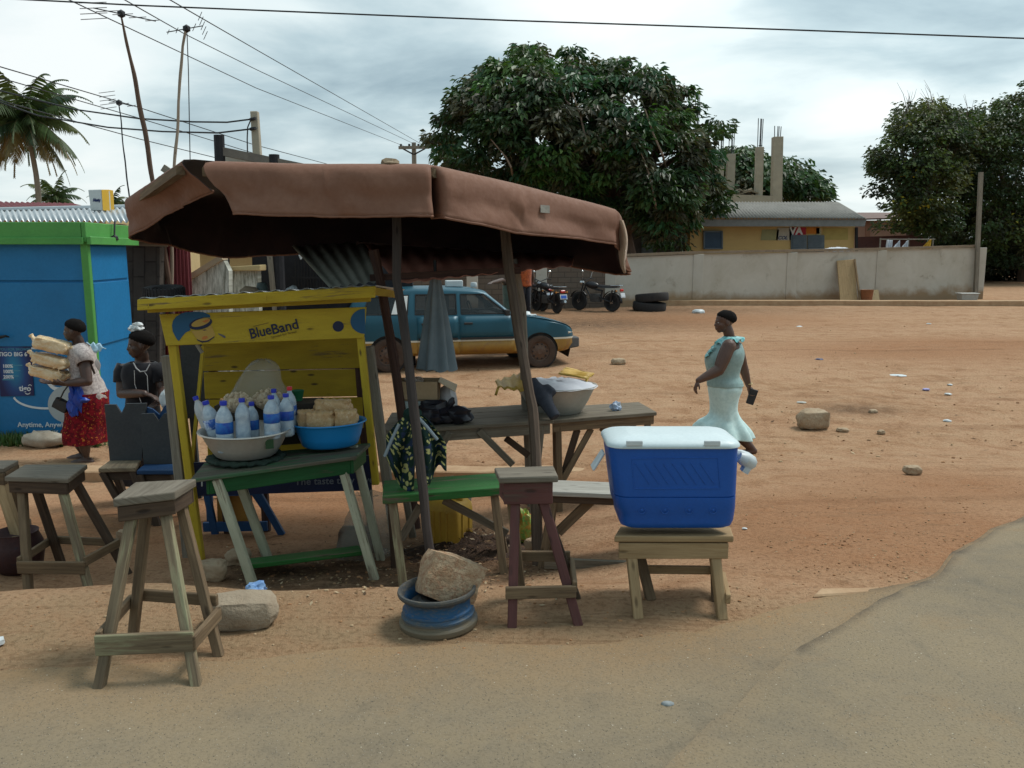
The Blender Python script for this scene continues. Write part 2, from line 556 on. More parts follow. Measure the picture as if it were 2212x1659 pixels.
for y in ys:
 for x in xs:
  z = T(x, y)
  if 3.3 < y < 40 and abs(x) < 30:
   k = smooth(3.5, 4.3, y)
   z += k * (.010 * noise.noise(V3((x * 3.1, y * 3.1, 1))) + .006 * noise.noise(V3((x * 9, y * 9, 2))) + .02 * noise.noise(V3((x * .7, y * .9, 4))) * smooth(8, 10, y))
  gv.append((x, y, z))
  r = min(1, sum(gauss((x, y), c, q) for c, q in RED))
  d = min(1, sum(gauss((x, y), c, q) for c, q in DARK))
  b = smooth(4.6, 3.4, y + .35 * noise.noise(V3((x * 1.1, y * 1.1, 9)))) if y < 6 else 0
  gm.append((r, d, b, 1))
nx = len(xs)
for j in range(len(ys) - 1):
 for i in range(nx - 1):
  a = j * nx + i
  gf.append((a, a + 1, a + nx + 1, a + nx))
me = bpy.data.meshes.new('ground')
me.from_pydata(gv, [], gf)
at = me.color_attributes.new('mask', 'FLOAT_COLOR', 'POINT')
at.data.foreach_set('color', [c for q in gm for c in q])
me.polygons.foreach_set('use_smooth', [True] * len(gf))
ground = bpy.data.objects.new('ground', me)
COL.objects.link(ground)
ground['kind'] = 'structure'
m, nt, b = new_mat('laterite', .92, 0, .15)
v = coords(nt, 'Object', (1, 1, 1), False)
vs_ = coords(nt, 'Object', (.45, 1.6, 1), False)
at = nt.nodes.new('ShaderNodeAttribute'); at.attribute_name = 'mask'
sp = nt.nodes.new('ShaderNodeSeparateColor'); nt.links.new(at.outputs['Color'], sp.inputs[0])
n1 = noise_n(nt, vs_, .55, 7, .62, .5)
n2 = noise_n(nt, v, 3.2, 7, .68, .3)
n3 = noise_n(nt, v, 34, 5, .65)
n4 = noise_n(nt, v, 160, 3, .6)
col = mixrgb(nt, ramp(nt, n1, [(.36, 0), (.62, 1)]), (.425, .248, .144), (.335, .182, .094))
col = mixrgb(nt, ramp(nt, n2, [(.40, 0), (.62, .85)]), col, (.445, .282, .166))
col = mixrgb(nt, ramp(nt, n2, [(.26, .75), (.45, 0)]), col, (.23, .12, .056))
redf = math_n(nt, 'MULTIPLY', sp.outputs[0], ramp(nt, n2, [(.25, .35), (.6, 1)]))
col = mixrgb(nt, redf, col, (.315, .152, .072))
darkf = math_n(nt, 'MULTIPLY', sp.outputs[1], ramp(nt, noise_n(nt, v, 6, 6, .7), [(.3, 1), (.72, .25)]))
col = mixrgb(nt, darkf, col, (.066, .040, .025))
dustf = math_n(nt, 'MULTIPLY', sp.outputs[2], ramp(nt, n2, [(.3, .35), (.65, .95)]))
col = mixrgb(nt, dustf, col, (.275, .188, .105))
col = mixrgb(nt, ramp(nt, n3, [(.32, .8), (.52, 0)]), col, mixrgb(nt, 1.0, col, (.55, .5, .45), 'MULTIPLY'))
col = mixrgb(nt, ramp(nt, n4, [(.56, 0), (.78, .45)]), col, (.54, .41, .27))
st = voro_n(nt, v, 26)
stm = math_n(nt, 'MULTIPLY', ramp(nt, st, [(.10, 1), (.17, 0)]), ramp(nt, noise_n(nt, v, 9, 2), [(.5, 0), (.6, .8)]))
col = mixrgb(nt, stm, col, mixrgb(nt, ramp(nt, noise_n(nt, v, 55, 1), [(.4, 0), (.6, 1)]), (.16, .085, .045), (.46, .35, .24)))
# faint pairs of wheel tracks bending across the lot, pressed darker and smoother
for sl_, of_, wd_ in ((.10, 6.9, .75), (-.16, 12.2, .8), (.05, 17.5, .8)):
 sx = nt.nodes.new('ShaderNodeSeparateXYZ'); nt.links.new(v, sx.inputs[0])
 yy = math_n(nt, 'ADD', math_n(nt, 'SUBTRACT', sx.outputs['Y'], math_n(nt, 'MULTIPLY', sx.outputs['X'], sl_)), math_n(nt, 'MULTIPLY', noise_n(nt, v, .12, 2), 2.6))
 dd_ = math_n(nt, 'ABSOLUTE', math_n(nt, 'SUBTRACT', math_n(nt, 'ABSOLUTE', math_n(nt, 'SUBTRACT', yy, of_ + 1.3)), wd_))
 tm = math_n(nt, 'MULTIPLY', ramp(nt, dd_, [(.07, .5), (.14, 0)]), ramp(nt, noise_n(nt, v, 1.4, 4), [(.40, .1), (.58, 1)]))
 col = mixrgb(nt, tm, col, mixrgb(nt, 1.0, col, (.62, .55, .5), 'MULTIPLY'))
# thin wandering tyre scuffs and drag lines
scv = coords(nt, 'Object', (.16, 1.15, 1), False)
sc = noise_n(nt, scv, 1.6, 5, .6, .8)
scm = ramp(nt, math_n(nt, 'ABSOLUTE', math_n(nt, 'SUBTRACT', sc, .5)), [(.0, .55), (.012, 0)])
scm = math_n(nt, 'MULTIPLY', scm, ramp(nt, noise_n(nt, v, .35, 2), [(.42, 0), (.50, 1)]))
col = mixrgb(nt, scm, col, (.20, .115, .06))
nt.links.new(col, b.inputs['Base Color'])
hh = math_n(nt, 'ADD', math_n(nt, 'MULTIPLY', n3, .7), math_n(nt, 'ADD', math_n(nt, 'MULTIPLY', n4, .35), math_n(nt, 'MULTIPLY', stm, .6)))
hh = math_n(nt, 'ADD', hh, math_n(nt, 'MULTIPLY', n2, 1.2))
bump(nt, b, hh, .9, .025)
me.materials.append(m)
# ---------------------------------------------------------------- road
EDGE = []
for x, y in [(-700, 1500), (0, 1455), (300, 1434), (480, 1427), (800, 1404), (1000, 1393), (1300, 1392), (1500, 1368), (1640, 1330), (1780, 1288), (1940, 1270), (2000, 1252), (2034, 1226), (2062, 1180), (2130, 1122), (2212, 1080)]:
 q = PZ(x, y, 0)
 EDGE.append((q.x, q.y))
EDGE = [(-60, 3.2)] + EDGE + [(4.6, 7.2), (6.5, 9.2), (10, 11.5), (20, 14), (60, 16)]
EDGE.sort()
m, nt, b = new_mat('dusty_asphalt', .9, 0, .2)
v = coords(nt, 'Object', (1, 1, 1), False)
at = nt.nodes.new('ShaderNodeAttribute'); at.attribute_name = 'mask'
sp = nt.nodes.new('ShaderNodeSeparateColor'); nt.links.new(at.outputs['Color'], sp.inputs[0])
n1 = noise_n(nt, v, .9, 7, .62, .4)
n2 = noise_n(nt, v, 5, 7, .7, .3)
n3 = noise_n(nt, v, 95, 4, .65)
col = mixrgb(nt, ramp(nt, n1, [(.36, 0), (.64, 1)]), (.190, .155, .108), (.250, .196, .128))
col = mixrgb(nt, ramp(nt, n2, [(.42, 0), (.70, .6)]), col, (.26, .20, .122))
col = mixrgb(nt, ramp(nt, n2, [(.24, .55), (.42, 0)]), col, (.115, .102, .076))
tan = math_n(nt, 'MULTIPLY', ramp(nt, noise_n(nt, v, 1.7, 5, .65, .3), [(.56, 0), (.70, .5)]), 1.0)
col = mixrgb(nt, tan, col, (.27, .175, .09))
em = math_n(nt, 'MULTIPLY', sp.outputs[0], ramp(nt, n2, [(.3, .55), (.62, 1)]))
col = mixrgb(nt, em, col, (.285, .185, .098))
col = mixrgb(nt, math_n(nt, 'MULTIPLY', sp.outputs[1], ramp(nt, n2, [(.3, .95), (.6, .3)])), col, (.07, .055, .042))  # shadow of the edge step painted as a dark line along the crisp side
sto = voro_n(nt, v, 75)
stm = ramp(nt, sto, [(.12, 1), (.24, 0)])
stc = mixrgb(nt, ramp(nt, noise_n(nt, v, 140, 1), [(.42, 0), (.6, 1)]), (.075, .07, .06), (.42, .37, .28))
col = mixrgb(nt, math_n(nt, 'MULTIPLY', stm, ramp(nt, noise_n(nt, v, 30, 2), [(.34, .2), (.58, .95)])), col, stc)
col = mixrgb(nt, ramp(nt, n3, [(.3, .5), (.52, 0)]), col, mixrgb(nt, 1.0, col, (.5, .5, .5), 'MULTIPLY'))
wh = ramp(nt, voro_n(nt, v, 24), [(.05, .9), (.085, 0)])
col = mixrgb(nt, math_n(nt, 'MULTIPLY', wh, ramp(nt, noise_n(nt, v, 3, 2), [(.45, 0), (.55, 1)])), col, (.50, .45, .36))
nt.links.new(col, b.inputs['Base Color'])
bump(nt, b, math_n(nt, 'ADD', math_n(nt, 'MULTIPLY', n3, .6), math_n(nt, 'ADD', stm, math_n(nt, 'MULTIPLY', n2, .8))), .6, .008)
ASPHALT = m
def sheet(name, edge, lift, mat, drop, soft, y0=-20, xr=None, wob=.05, dust=1.0):
 X = axis(-60, 60, -4.5, 4.6, .05, 1.15) if xr is None else xr
 vs, fs, mk = [], [], []
 K = 46
 for i, x in enumerate(X):
  e = curve(edge, x) + wob * noise.noise(V3((x * 2.3, 1, 7))) + wob * .5 * noise.noise(V3((x * 8, 2, 7)))
  for k in range(K + 1):
   u = k / K
   y = y0 + (e - y0) * (1 - (1 - u) ** 2.6)
   crisp = smooth(1.55, 1.9, x) if soft else 1
   z = T(x, y) + (.005 * (1 - crisp) + lift * crisp) + (.004 * noise.noise(V3((x * 2, y * 2, 3))) if lift > .01 else 0)
   vs.append((x, y, z))
   dd = e - y
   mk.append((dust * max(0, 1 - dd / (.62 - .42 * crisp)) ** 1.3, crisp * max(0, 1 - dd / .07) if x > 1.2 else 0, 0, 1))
  vs.append((x, e + .015, T(x, e + .015) - drop)); mk.append((dust, 0, 0, 1))
 n = K + 2
 for i in range(len(X) - 1):
  for k in range(n - 1):
   a = i * n + k
   fs.append((a, a + n, a + n + 1, a + 1))
 me = bpy.data.meshes.new(name)
 me.from_pydata(vs, [], fs)
 at = me.color_attributes.new('mask', 'FLOAT_COLOR', 'POINT')
 at.data.foreach_set('color', [c for q in mk for c in q])
 me.polygons.foreach_set('use_smooth', [True] * len(fs))
 me.set_sharp_from_angle(angle=rad(40))
 me.materials.append(mat)
 o = bpy.data.objects.new(name, me)
 COL.objects.link(o)
 o['kind'] = 'structure'
 return o
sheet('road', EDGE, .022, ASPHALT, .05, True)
# a later layer of asphalt on the right whose worn lip runs down towards us
E2 = []
for x, y in [(1380, 1720), (1450, 1655), (1580, 1540), (1690, 1430), (1800, 1362), (1900, 1300), (1960, 1274), (2010, 1252), (2040, 1228), (2066, 1184), (2134, 1126), (2216, 1084)]:
 q = PZ(x, y, 0)
 E2.append((q.x, q.y - .02))
E2 = [(-.2, -5), (.35, 1.0)] + E2 + [(4.6, 7.1), (6.5, 9.1), (10, 11.4), (20, 13.9), (60, 15.9)]
E2.sort()
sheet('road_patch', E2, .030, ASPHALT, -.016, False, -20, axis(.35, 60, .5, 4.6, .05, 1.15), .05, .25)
# ---------------------------------------------------------------- loose stones and litter lying on the ground
stone_m, nt, b = new_mat('loose_stone', .9, 0, .2)
at = nt.nodes.new('ShaderNodeAttribute'); at.attribute_name = 'tint'
nt.links.new(at.outputs['Color'], b.inputs['Base Color'])
g = MB()
R2 = random.Random(5)
for i in range(1900):
 zone = R2.random()
 if zone < .36:   # red gravel bank right of the cooler
  q = G(R2.gauss(1900, 150), R2.gauss(1160, 70)); s = R2.uniform(.002, .0075)
 elif zone < .45:
  q = G(R2.uniform(480, 1240), R2.gauss(1225, 35)); s = R2.uniform(.005, .012)
 elif zone < .75:
  q = G(R2.uniform(-60, 2260), R2.uniform(1000, 1420)); s = R2.uniform(.003, .009)
 else:
  q = G(R2.uniform(-60, 2260), R2.uniform(680, 1000)); s = R2.uniform(.006, .018)
 if q.y > 40: continue
 c = R2.choice([(.34, .18, .088), (.36, .22, .12), (.42, .30, .18), (.27, .14, .07), (.32, .2, .11), (.36, .2, .1)])
 g.col = c
 g.blob(q + V3((0, 0, s * .25)), (s * R2.uniform(.8, 1.5), s, s * R2.uniform(.5, .8)), 1, .35, 2, i)
gs = g.build('gravel', stone_m, smooth=False)
gs['kind'] = 'stuff'
gs['label'] = 'scattered small stones and grit lying on the red earth'
dl = MB()
for i in range(1500):
 zone = R2.random()
 if zone < .6:
  q = G(R2.uniform(500, 1230), R2.gauss(1228, 30)); s = R2.uniform(.006, .018)
 else:
  q = G(R2.uniform(-50, 2250), R2.uniform(670, 1000)); s = R2.uniform(.012, .035)
 if q.y > 32: continue
 a = R2.uniform(0, 6.3)
 t = V3((math.cos(a), math.sin(a), R2.uniform(-.1, .5))) * s
 n = V3((-math.sin(a), math.cos(a), R2.uniform(-.2, .2))) * s * R2.uniform(.2, .6)
 dl.col = R2.choice([(.12, .07, .04), (.2, .12, .06), (.08, .05, .03), (.3, .2, .1), (.42, .32, .2)])
 q = q + V3((0, 0, .006))
 dl.add([q - t, q + n, q + t, q - n], [[0, 1, 2, 3]])
dd = dl.build('leaf_litter', stone_m)
dd['kind'] = 'stuff'
dd['label'] = 'dry leaves and scraps strewn over the dark soil under the stall'
# ---------------------------------------------------------------- kerbs
CONC = stain('weathered_concrete', (.40, .35, .28), (.27, .23, .18), .9, 3.0, .35, .65, 55, .5, dirt=(.14, .10, .07), dirt_amt=.3)
KERBM = stain('dusty_kerb', (.47, .32, .19), (.36, .22, .12), .92, 4, .35, .65, 50, .5, dirt=(.2, .13, .08), dirt_amt=.25)
def kerb(pts, wdt, top, bot, name='kerb'):
 k = MB()
 prev = None
 rows = []
 for i, (x, y) in enumerate(pts):
  zt = top(x, y) if callable(top) else top
  zb = bot(x, y) if callable(bot) else bot
  j = .018 * noise.noise(V3((x * 2, y, 3)))
  rows.append([V3((x, y + j, zb)), V3((x, y + j + .01, zt - .012)), V3((x, y + j + .025, zt)), V3((x, y + j + wdt, zt + .004)), V3((x, y + j + wdt + .01, zb))])
 k.loft(rows)
 return k.build(name, KERBM, smooth=True, angle=30, kind='structure', norm=True)
kx = [i * .12 for i in range(-62, 14)]
kerb([(x, 8.47) for x in kx], .36, lambda x, y: -.555 + .012 * noise.noise(V3((x * 1.5, 0, 0))), -.8)
wl, wr = G(1435, 660), G(2380, 662)
kk = [(wl.x + (wr.x - wl.x) * i / 60, wl.y + (wr.y - wl.y) * i / 60) for i in range(61)]
kerb(kk, .4, lambda x, y: T(x, y) + .17, lambda x, y: T(x, y) - .1)
# small slab of cement at the road edge
cs = MB()
a, b_, c, d = [PZ(x, y, .012) for x, y in [(1755, 1286), (1920, 1276), (1945, 1267), (1772, 1270)]]
cs.hex8([p - V3((0, 0, .09)) for p in (a, b_, c, d)], [a, b_, c, d])
cs.build('road_edge', KERBM, bevel=.008, kind='structure')
# ================================================================ materials of the background
BLUE = stain('kiosk_blue_paint', (.006, .175, .41), (.005, .145, .34), .5, 2.2, .3, .7, 30, .12, dirt=(.02, .085, .16), dirt_amt=.22)
GREEN = stain('kiosk_green_paint', (.09, .34, .07), (.07, .27, .06), .55, 3, .35, .7, 40, .1, dirt=(.06, .17, .06), dirt_amt=.2)
WHITEP = flat('white_sign_paint', (.62, .66, .67), .6)
NAVYP = flat('navy_print', (.006, .016, .085), .4)
REDP = flat('red_print', (.45, .02, .02), .5)
ZINC = stain('zinc_sheet', (.55, .58, .59), (.42, .45, .46), .42, 1.5, .35, .65, 40, .1, metal=.55, dirt=(.30, .24, .18), dirt_amt=.22)
ZINCD = stain('dull_zinc', (.27, .26, .23), (.19, .18, .16), .7, 2, .35, .65, 40, .1, metal=.15, dirt=(.15, .10, .07), dirt_amt=.3)
RUSTY = stain('rusty_sheet', (.50, .22, .155), (.36, .15, .11), .8, 3, .35, .65, 40, .2, dirt=(.05, .022, .018), dirt_amt=.3)
REDS = stain('red_sheet', (.19, .022, .026), (.14, .016, .02), .6, 3, .3, .7, 30, .1, dirt=(.09, .02, .02), dirt_amt=.2)
CREAM = stain('cream_wall', (.52, .40, .20), (.45, .34, .17), .85, 1.5, .35, .7, 40, .2, dirt=(.26, .19, .10), dirt_amt=.2)
YELW = stain('yellow_house_wall', (.56, .405, .17), (.50, .355, .145), .85, 1.2, .35, .7, 40, .2, dirt=(.40, .27, .09), dirt_amt=.2)
PINK = stain('pink_wall', (.50, .33, .26), (.42, .27, .21), .85, 1.2, .35, .7, 40, .2)
DARKW = stain('sooty_timber', (.022, .022, .026), (.012, .012, .015), .8, 6, .35, .7, 60, .4, dirt=(.06, .05, .04), dirt_amt=.2)
GREYB = stain('grey_blue_shutter', (.13, .17, .20), (.09, .12, .145), .6, 5, .35, .7, 40, .2)
STEEL = flat('dark_steel', (.03, .03, .032), .5, .6)
CABLE = flat('cable_black', (.02, .022, .025), .6)
POLEW = timber('pole_wood', (.16, .10, .07), (.07, .042, .03))
BAMB = timber('bamboo', (.40, .34, .27), (.26, .2, .15))
GREYW = timber('grey_post_wood', (.30, .27, .22), (.16, .14, .11))
SLABM = stain('raw_concrete', (.43, .38, .29), (.34, .30, .23), .9, 2.5, .35, .65, 50, .4, dirt=(.22, .19, .14), dirt_amt=.25)
# rendered wall: grey with brown splash at the foot, streaks and patches
m, nt, b = new_mat('rendered_wall', .92, 0, .15)
v = coords(nt, 'Object', (1, 1, 1), False)
v2 = coords(nt, 'Object', (.8, .8, .7), False)
n1 = noise_n(nt, v, 1.1, 7, .65, .5); n2 = noise_n(nt, v2, 2.4, 7, .7, .4); n3 = noise_n(nt, v, 40, 4, .6)
col = mixrgb(nt, ramp(nt, n1, [(.35, 0), (.64, 1)]), (.52, .49, .43), (.43, .395, .33))
col = mixrgb(nt, ramp(nt, n2, [(.45, 0), (.68, .85)]), col, (.49, .46, .40))
col = mixrgb(nt, ramp(nt, n2, [(.24, .8), (.42, 0)]), col, (.24, .205, .16))
tcg = nt.nodes.new('ShaderNodeTexCoord'); sg = nt.nodes.new('ShaderNodeSeparateXYZ'); nt.links.new(tcg.outputs['Generated'], sg.inputs[0])
foot = ramp(nt, math_n(nt, 'ADD', sg.outputs['Z'], math_n(nt, 'MULTIPLY', n1, -.35)), [(.02, .85), (.16, 0)])
col = mixrgb(nt, foot, col, (.27, .17, .085))
nt.links.new(col, b.inputs['Base Color'])
bump(nt, b, math_n(nt, 'ADD', n3, n2), .5, .01)
RENDER_W = m
# hollow block masonry
m, nt, b = new_mat('block_masonry', .92, 0, .15)
v = coords(nt, 'UV', (1, 1, 1), False)
br = nt.nodes.new('ShaderNodeTexBrick'); nt.links.new(v, br.inputs['Vector'])
br.inputs['Scale'].default_value = 1.0; br.inputs['Brick Width'].default_value = .42; br.inputs['Row Height'].default_value = .17; br.inputs['Mortar Size'].default_value = .012
br.inputs['Color1'].default_value = (.075, .066, .058, 1); br.inputs['Color2'].default_value = (.055, .048, .043, 1); br.inputs['Mortar'].default_value = (.035, .03, .028, 1)
n2 = noise_n(nt, v, 3, 6, .7)
col = mixrgb(nt, ramp(nt, n2, [(.4, 0), (.7, .7)]), br.outputs['Color'], (.11, .095, .08))
nt.links.new(col, b.inputs['Base Color'])
bump(nt, b, math_n(nt, 'ADD', math_n(nt, 'MULTIPLY', br.outputs['Fac'], -1.0), n2), .5, .012)
BLOCKM = m
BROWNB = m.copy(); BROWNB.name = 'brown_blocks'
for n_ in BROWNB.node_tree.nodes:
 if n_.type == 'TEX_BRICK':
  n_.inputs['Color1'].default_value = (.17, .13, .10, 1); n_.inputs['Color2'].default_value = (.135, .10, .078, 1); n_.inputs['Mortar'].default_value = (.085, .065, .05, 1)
def corr(mb, p00, p10, p11, p01, waves, amp, nn=6, rows=3, jag=0.0):
 """corrugated sheet over four corners; the waves count along p00 -> p10"""
 p00, p10, p11, p01 = V3(p00), V3(p10), V3(p11), V3(p01)
 n = (p10 - p00).cross(p01 - p00).normalized()
 N = waves * nn
 R_ = []
 for j in range(rows + 1):
  t = j / rows
  r = []
  for i in range(N + 1):
   u = i / N
   a = p00.lerp(p10, u); c = p01.lerp(p11, u)
   q = a.lerp(c, t) + n * (amp * math.sin(u * waves * 2 * math.pi))
   if jag and j == 0: q = q + (a - c).normalized() * (jag * noise.noise(V3((u * 9, 3, 1))))
   r.append(q)
  R_.append(r)
 mb.grid(R_)
 return mb
def quadwall(mb, xL, xR, y_top, y_bot, Y, t=.15, YR=None, dirn=None):
 YR = YR or Y
 q = [P(xL, y_bot, Y), P(xR, y_bot, YR), P(xR, y_top, YR), P(xL, y_top, Y)]
 mb.slab(q, dirn or V3((0, t, 0)))
 return q
# ================================================================ blue kiosk
K = 9.9
fbl, fbr, ftr, ftl = P(-14, 946, K), P(221, 946, K), P(184, 500, K), P(-55, 500, K)
dep = V3((-.11, 1.22, 0))
kio = thing('kiosk', 'blue kiosk with a green fascia and white lettering behind the woman carrying bread', 'kiosk', (-5.3, 10.4, T(-5.3, 10.4)))
def kf(u, v):   # u along the front, v up
 return fbl.lerp(fbr, u).lerp(ftl.lerp(ftr, u), v)
nf = (fbr - fbl).cross(ftl - fbl).normalized()
if nf.y > 0: nf = -nf
wl_ = MB()
wl_.slab([kf(0, 0), kf(1, 0), kf(1, 1), kf(0, 1)], V3((0, .04, 0)))
wl_.slab([fbr, fbr + dep, ftr + dep, ftr], V3((-.04, 0, 0)))
wl_.slab([fbl + dep, fbr + dep, ftr + dep, ftl + dep], V3((0, .04, 0)))
wl_.slab([fbl, fbl + dep, ftl + dep, ftl], V3((.04, 0, 0)))
wl_.build('wall', BLUE, kio)
def kv(y): return (946 - y) / 446.0
sh = MB()
# shutter flap and upper panel stand proud of the wall, with seams between
sh.slab([kf(.0, kv(744)) + nf * .02, kf(.985, kv(744)) + nf * .02, kf(.985, kv(607)) + nf * .035, kf(.0, kv(607)) + nf * .035], -nf * .018)
sh.build('shutter', BLUE, kio, bevel=.004)
up = MB()
up.slab([kf(0, kv(603)) + nf * .018, kf(.985, kv(603)) + nf * .018, kf(.985, kv(524)) + nf * .018, kf(0, kv(524)) + nf * .018], -nf * .015)
up.build('upper_panel', BLUE, kio, bevel=.004)
ss = MB()
side_n = V3((1, .09, 0)).normalized()
def ks(u, v): return (fbr + dep * u).lerp(ftr + dep * u, v)
ss.slab([ks(.06, kv(744)) + side_n * .02, ks(1, kv(744)) + side_n * .02, ks(1, kv(609)) + side_n * .02, ks(.06, kv(609)) + side_n * .02], -side_n * .018)
ss.slab([ks(.06, kv(604)) + side_n * .016, ks(1, kv(604)) + side_n * .016, ks(1, kv(530)) + side_n * .016, ks(.06, kv(530)) + side_n * .016], -side_n * .014)
ss.build('side_panel', BLUE, kio, bevel=.004)
for u in (1.0, 0.0):
 p = MB(); p.beam(kf(u, 0) + nf * .03, kf(u, 1) + nf * .03, .085, .07)
 p.build('corner_post', GREEN, kio, bevel=.006)
fa = MB()
lift = nf * .10
t0, t1 = kv(522), kv(481)
fa.slab([kf(-.05, t0) + lift, kf(1.0, t0) + lift, kf(1.0, t1) + lift, kf(-.05, t1) + lift], -nf * .05)
fa.slab([kf(-.05, t0 - .012) + lift * 1.3, kf(1.02, t0 - .012) + lift * 1.3, kf(1.02, t0 + .02) + lift * 1.3, kf(-.05, t0 + .02) + lift * 1.3], -nf * .04)
c0 = kf(1.0, t0) + lift + V3((.055, 0, 0)); c1 = kf(1.0, t1) + lift + V3((.055, 0, 0))
fa.slab([c0, c0 + dep * 1.25, c1 + dep * 1.25, c1], V3((-.05, 0, 0)))
e0 = c0 + V3((.06, -.02, 0));
fa.slab([e0 - V3((0, 0, .03)), e0 + dep * 1.3 - V3((0, 0, .03)), e0 + dep * 1.3 + V3((0, 0, .06)), e0 + V3((0, 0, .06))], V3((-.05, 0, 0)))
fa.build('fascia', GREEN, kio, bevel=.005)
ro = MB()
ro.slab([kf(-.04, t1 - .01) + lift * .4, kf(.99, t1 - .01) + lift * .4, kf(.99, t1 - .01) + dep * 1.2, kf(-.04, t1 - .01) + dep * 1.2], V3((0, 0, -.03)))
ro.build('roof', ZINC, kio)
# cable clip on the fascia
cc = MB()
q = c0.lerp(c1, .3) + dep * .62 + V3((.02, 0, 0))
cc.tube([q + V3((0, -.12, -.03)), q + V3((.02, 0, 0)), q + V3((.02, .02, .10)), q + V3((.01, .06, .19))], .012, 6)
cc.blob(q + V3((.02, .02, -.01)), .045, 1, .3)
cc.build('cable', CABLE, kio, smooth=True)
# the writing on the front
ku = (fbr - fbl).normalized(); kup = (ftl - fbl).normalized()
def kp(x, y, off=.006):
 """point of the kiosk front seen at picture x, y"""
 d = ray(x, y); o = V3((0, 0, CAMZ))
 n = nf
 t = (kf(.5, .5) - o).dot(n) / d.dot(n)
 return o + d * t + n * off
def kstroke(pts, wdt, name, mat):
 s_ = MB()
 L_, R_ = [], []
 P_ = [kp(x, y) for x, y in pts]
 wd = wdt if isinstance(wdt, list) else [wdt] * len(P_)
 for i, p in enumerate(P_):
  a = (P_[min(i + 1, len(P_) - 1)] - P_[max(i - 1, 0)]).normalized()
  s = a.cross(nf).normalized()
  L_.append(p + s * wd[i] / 2); R_.append(p - s * wd[i] / 2)
 s_.grid([L_, R_])
 return s_.build(name, mat, kio, solid=.003, off=-1)
def arc(cx, cy, rx, ry, a0, a1, n=20):
 return [(cx + rx * math.cos(rad(a0 + (a1 - a0) * i / n)), cy + ry * math.sin(rad(a0 + (a1 - a0) * i / n))) for i in range(n + 1)]
px = K / FOC
kstroke(arc(99, 852, 70, 30, 168, 15), [px * 4.5] * 21, 'logo_arc', WHITEP)
kstroke(arc(130, 817, 28, 24, 165, 20), [px * (2 + 7 * math.sin(math.pi * i / 20)) for i in range(21)], 'logo_smile', WHITEP)
kstroke([(66, 752), (88, 752)], px * 4.5, 'logo_bar', WHITEP)
kstroke([(150, 830), (160, 800)], px * 7, 'logo_bar', WHITEP)
letters('go', kio, WHITEP, kp(100, 817), ku, kup, px * 62, .004, px * 2.2, name='lettering')
ds = MB()
ring = arc(146, 873, 42, 40, 0, 360, 36)[:-1]
ds.prism([kp(x, y, .007) for x, y in ring], -nf * .004)
ds.build('logo_disc', stain('grey_sign_paint', (.40, .45, .46), (.34, .39, .40), .6, 5), kio, norm=True)
kstroke(arc(128, 869, 8, 9, 0, 360, 20), px * 5, 'logo_ring', NAVYP)
letters('Anytime, Anywhere.', kio, WHITEP, kp(39, 922), ku, kup, px * 15.5, .004, px * .25, name='lettering')
letters('KK', kio, WHITEP, kp(108, 940), ku, kup, px * 15, .004, px * .4, name='lettering')
rb = MB()
rb.prism([kp(x, y) for x, y in [(131, 945), (131, 931), (134, 928), (143, 928), (146, 931), (146, 945), (143, 948), (134, 948)]], -nf * .004)
rb.build('emblem', REDP, kio, norm=True)
rb = MB()
rb.prism([kp(x, y, .009) for x, y in [(134, 943), (134, 933), (142, 933), (142, 943)]], -nf * .003)
rb.build('emblem_centre', WHITEP, kio, norm=True)
# poster stuck on the front: its own thing
mp_, nt, b = new_mat('poster_print', .35, 0, .4)
v = coords(nt, 'UV', (1, 1, 1), False)
gr = nt.nodes.new('ShaderNodeTexGradient'); gr.gradient_type = 'SPHERICAL'
mpn = nt.nodes.new('ShaderNodeMapping'); mpn.inputs['Location'].default_value = (-1.05, -.82, 0); mpn.inputs['Scale'].default_value = (2.6, 1.9, 1)
nt.links.new(v, mpn.inputs[0]); nt.links.new(mpn.outputs[0], gr.inputs[0])
nt.links.new(ramp(nt, gr.outputs['Fac'], [(0, (.005, .012, .075)), (.35, (.006, .05, .19)), (.9, (.01, .20, .36))]), b.inputs['Base Color'])
pc = [kp(x, y, .012) for x, y in [(2, 856), (75, 854), (67, 741), (-4, 741)]]
pm = MB(); pm.slab(pc, -nf * .006)
pw, ph = (pc[1] - pc[0]).length, (pc[3] - pc[0]).length
pm.uv = [[((pm.v[i] - pc[0]).dot((pc[1] - pc[0]).normalized()) / pw * .8, (pm.v[i] - pc[0]).dot((pc[3] - pc[0]).normalized()) / ph * .8) for i in f] for f in pm.f]
po = pm.build('poster', mp_, None)
tag(po, 'dark blue poster with white lettering stuck on the front of the blue kiosk', 'poster')
def pl(x, y): return kp(x, y, .0125)
CY_ = flat('cyan_print', (.05, .22, .33), .5)
letters('TIGO BIG 6', po, WHITEP, pl(-2, 769), ku, kup, px * 12.5, .003, px * .25)
letters('YOU FOR BROWSE', po, CY_, pl(-1, 757), ku, kup, px * 8, .003, px * .1)
for k, s_ in enumerate(('100%', '100%', '200%')):
 letters(s_, po, WHITEP, pl(7 + k * .9, 794 + k * 11.6), ku, kup, px * 10.5, .003, px * .3)
 q = MB(); a0 = pl(28 + k * .9, 790 + k * 11.6); q.slab([a0, a0 + ku * px * (22 - 5 * k), a0 + ku * px * (22 - 5 * k) + kup * px * 2.5, a0 + kup * px * 2.5], nf * .002); q.build('print_line', CY_, po)
q = MB(); a0 = pl(7, 821); q.slab([a0, a0 + ku * px * 26, a0 + ku * px * 26 + kup * px * 2.5, a0 + kup * px * 2.5], nf * .002); q.build('print_line', CY_, po)
letters('tigo', po, WHITEP, pl(43, 844), ku, kup, px * 17, .003, px * .35)
q = MB(); qs = arc(61, 846, 6, 5, 160, 20, 10)
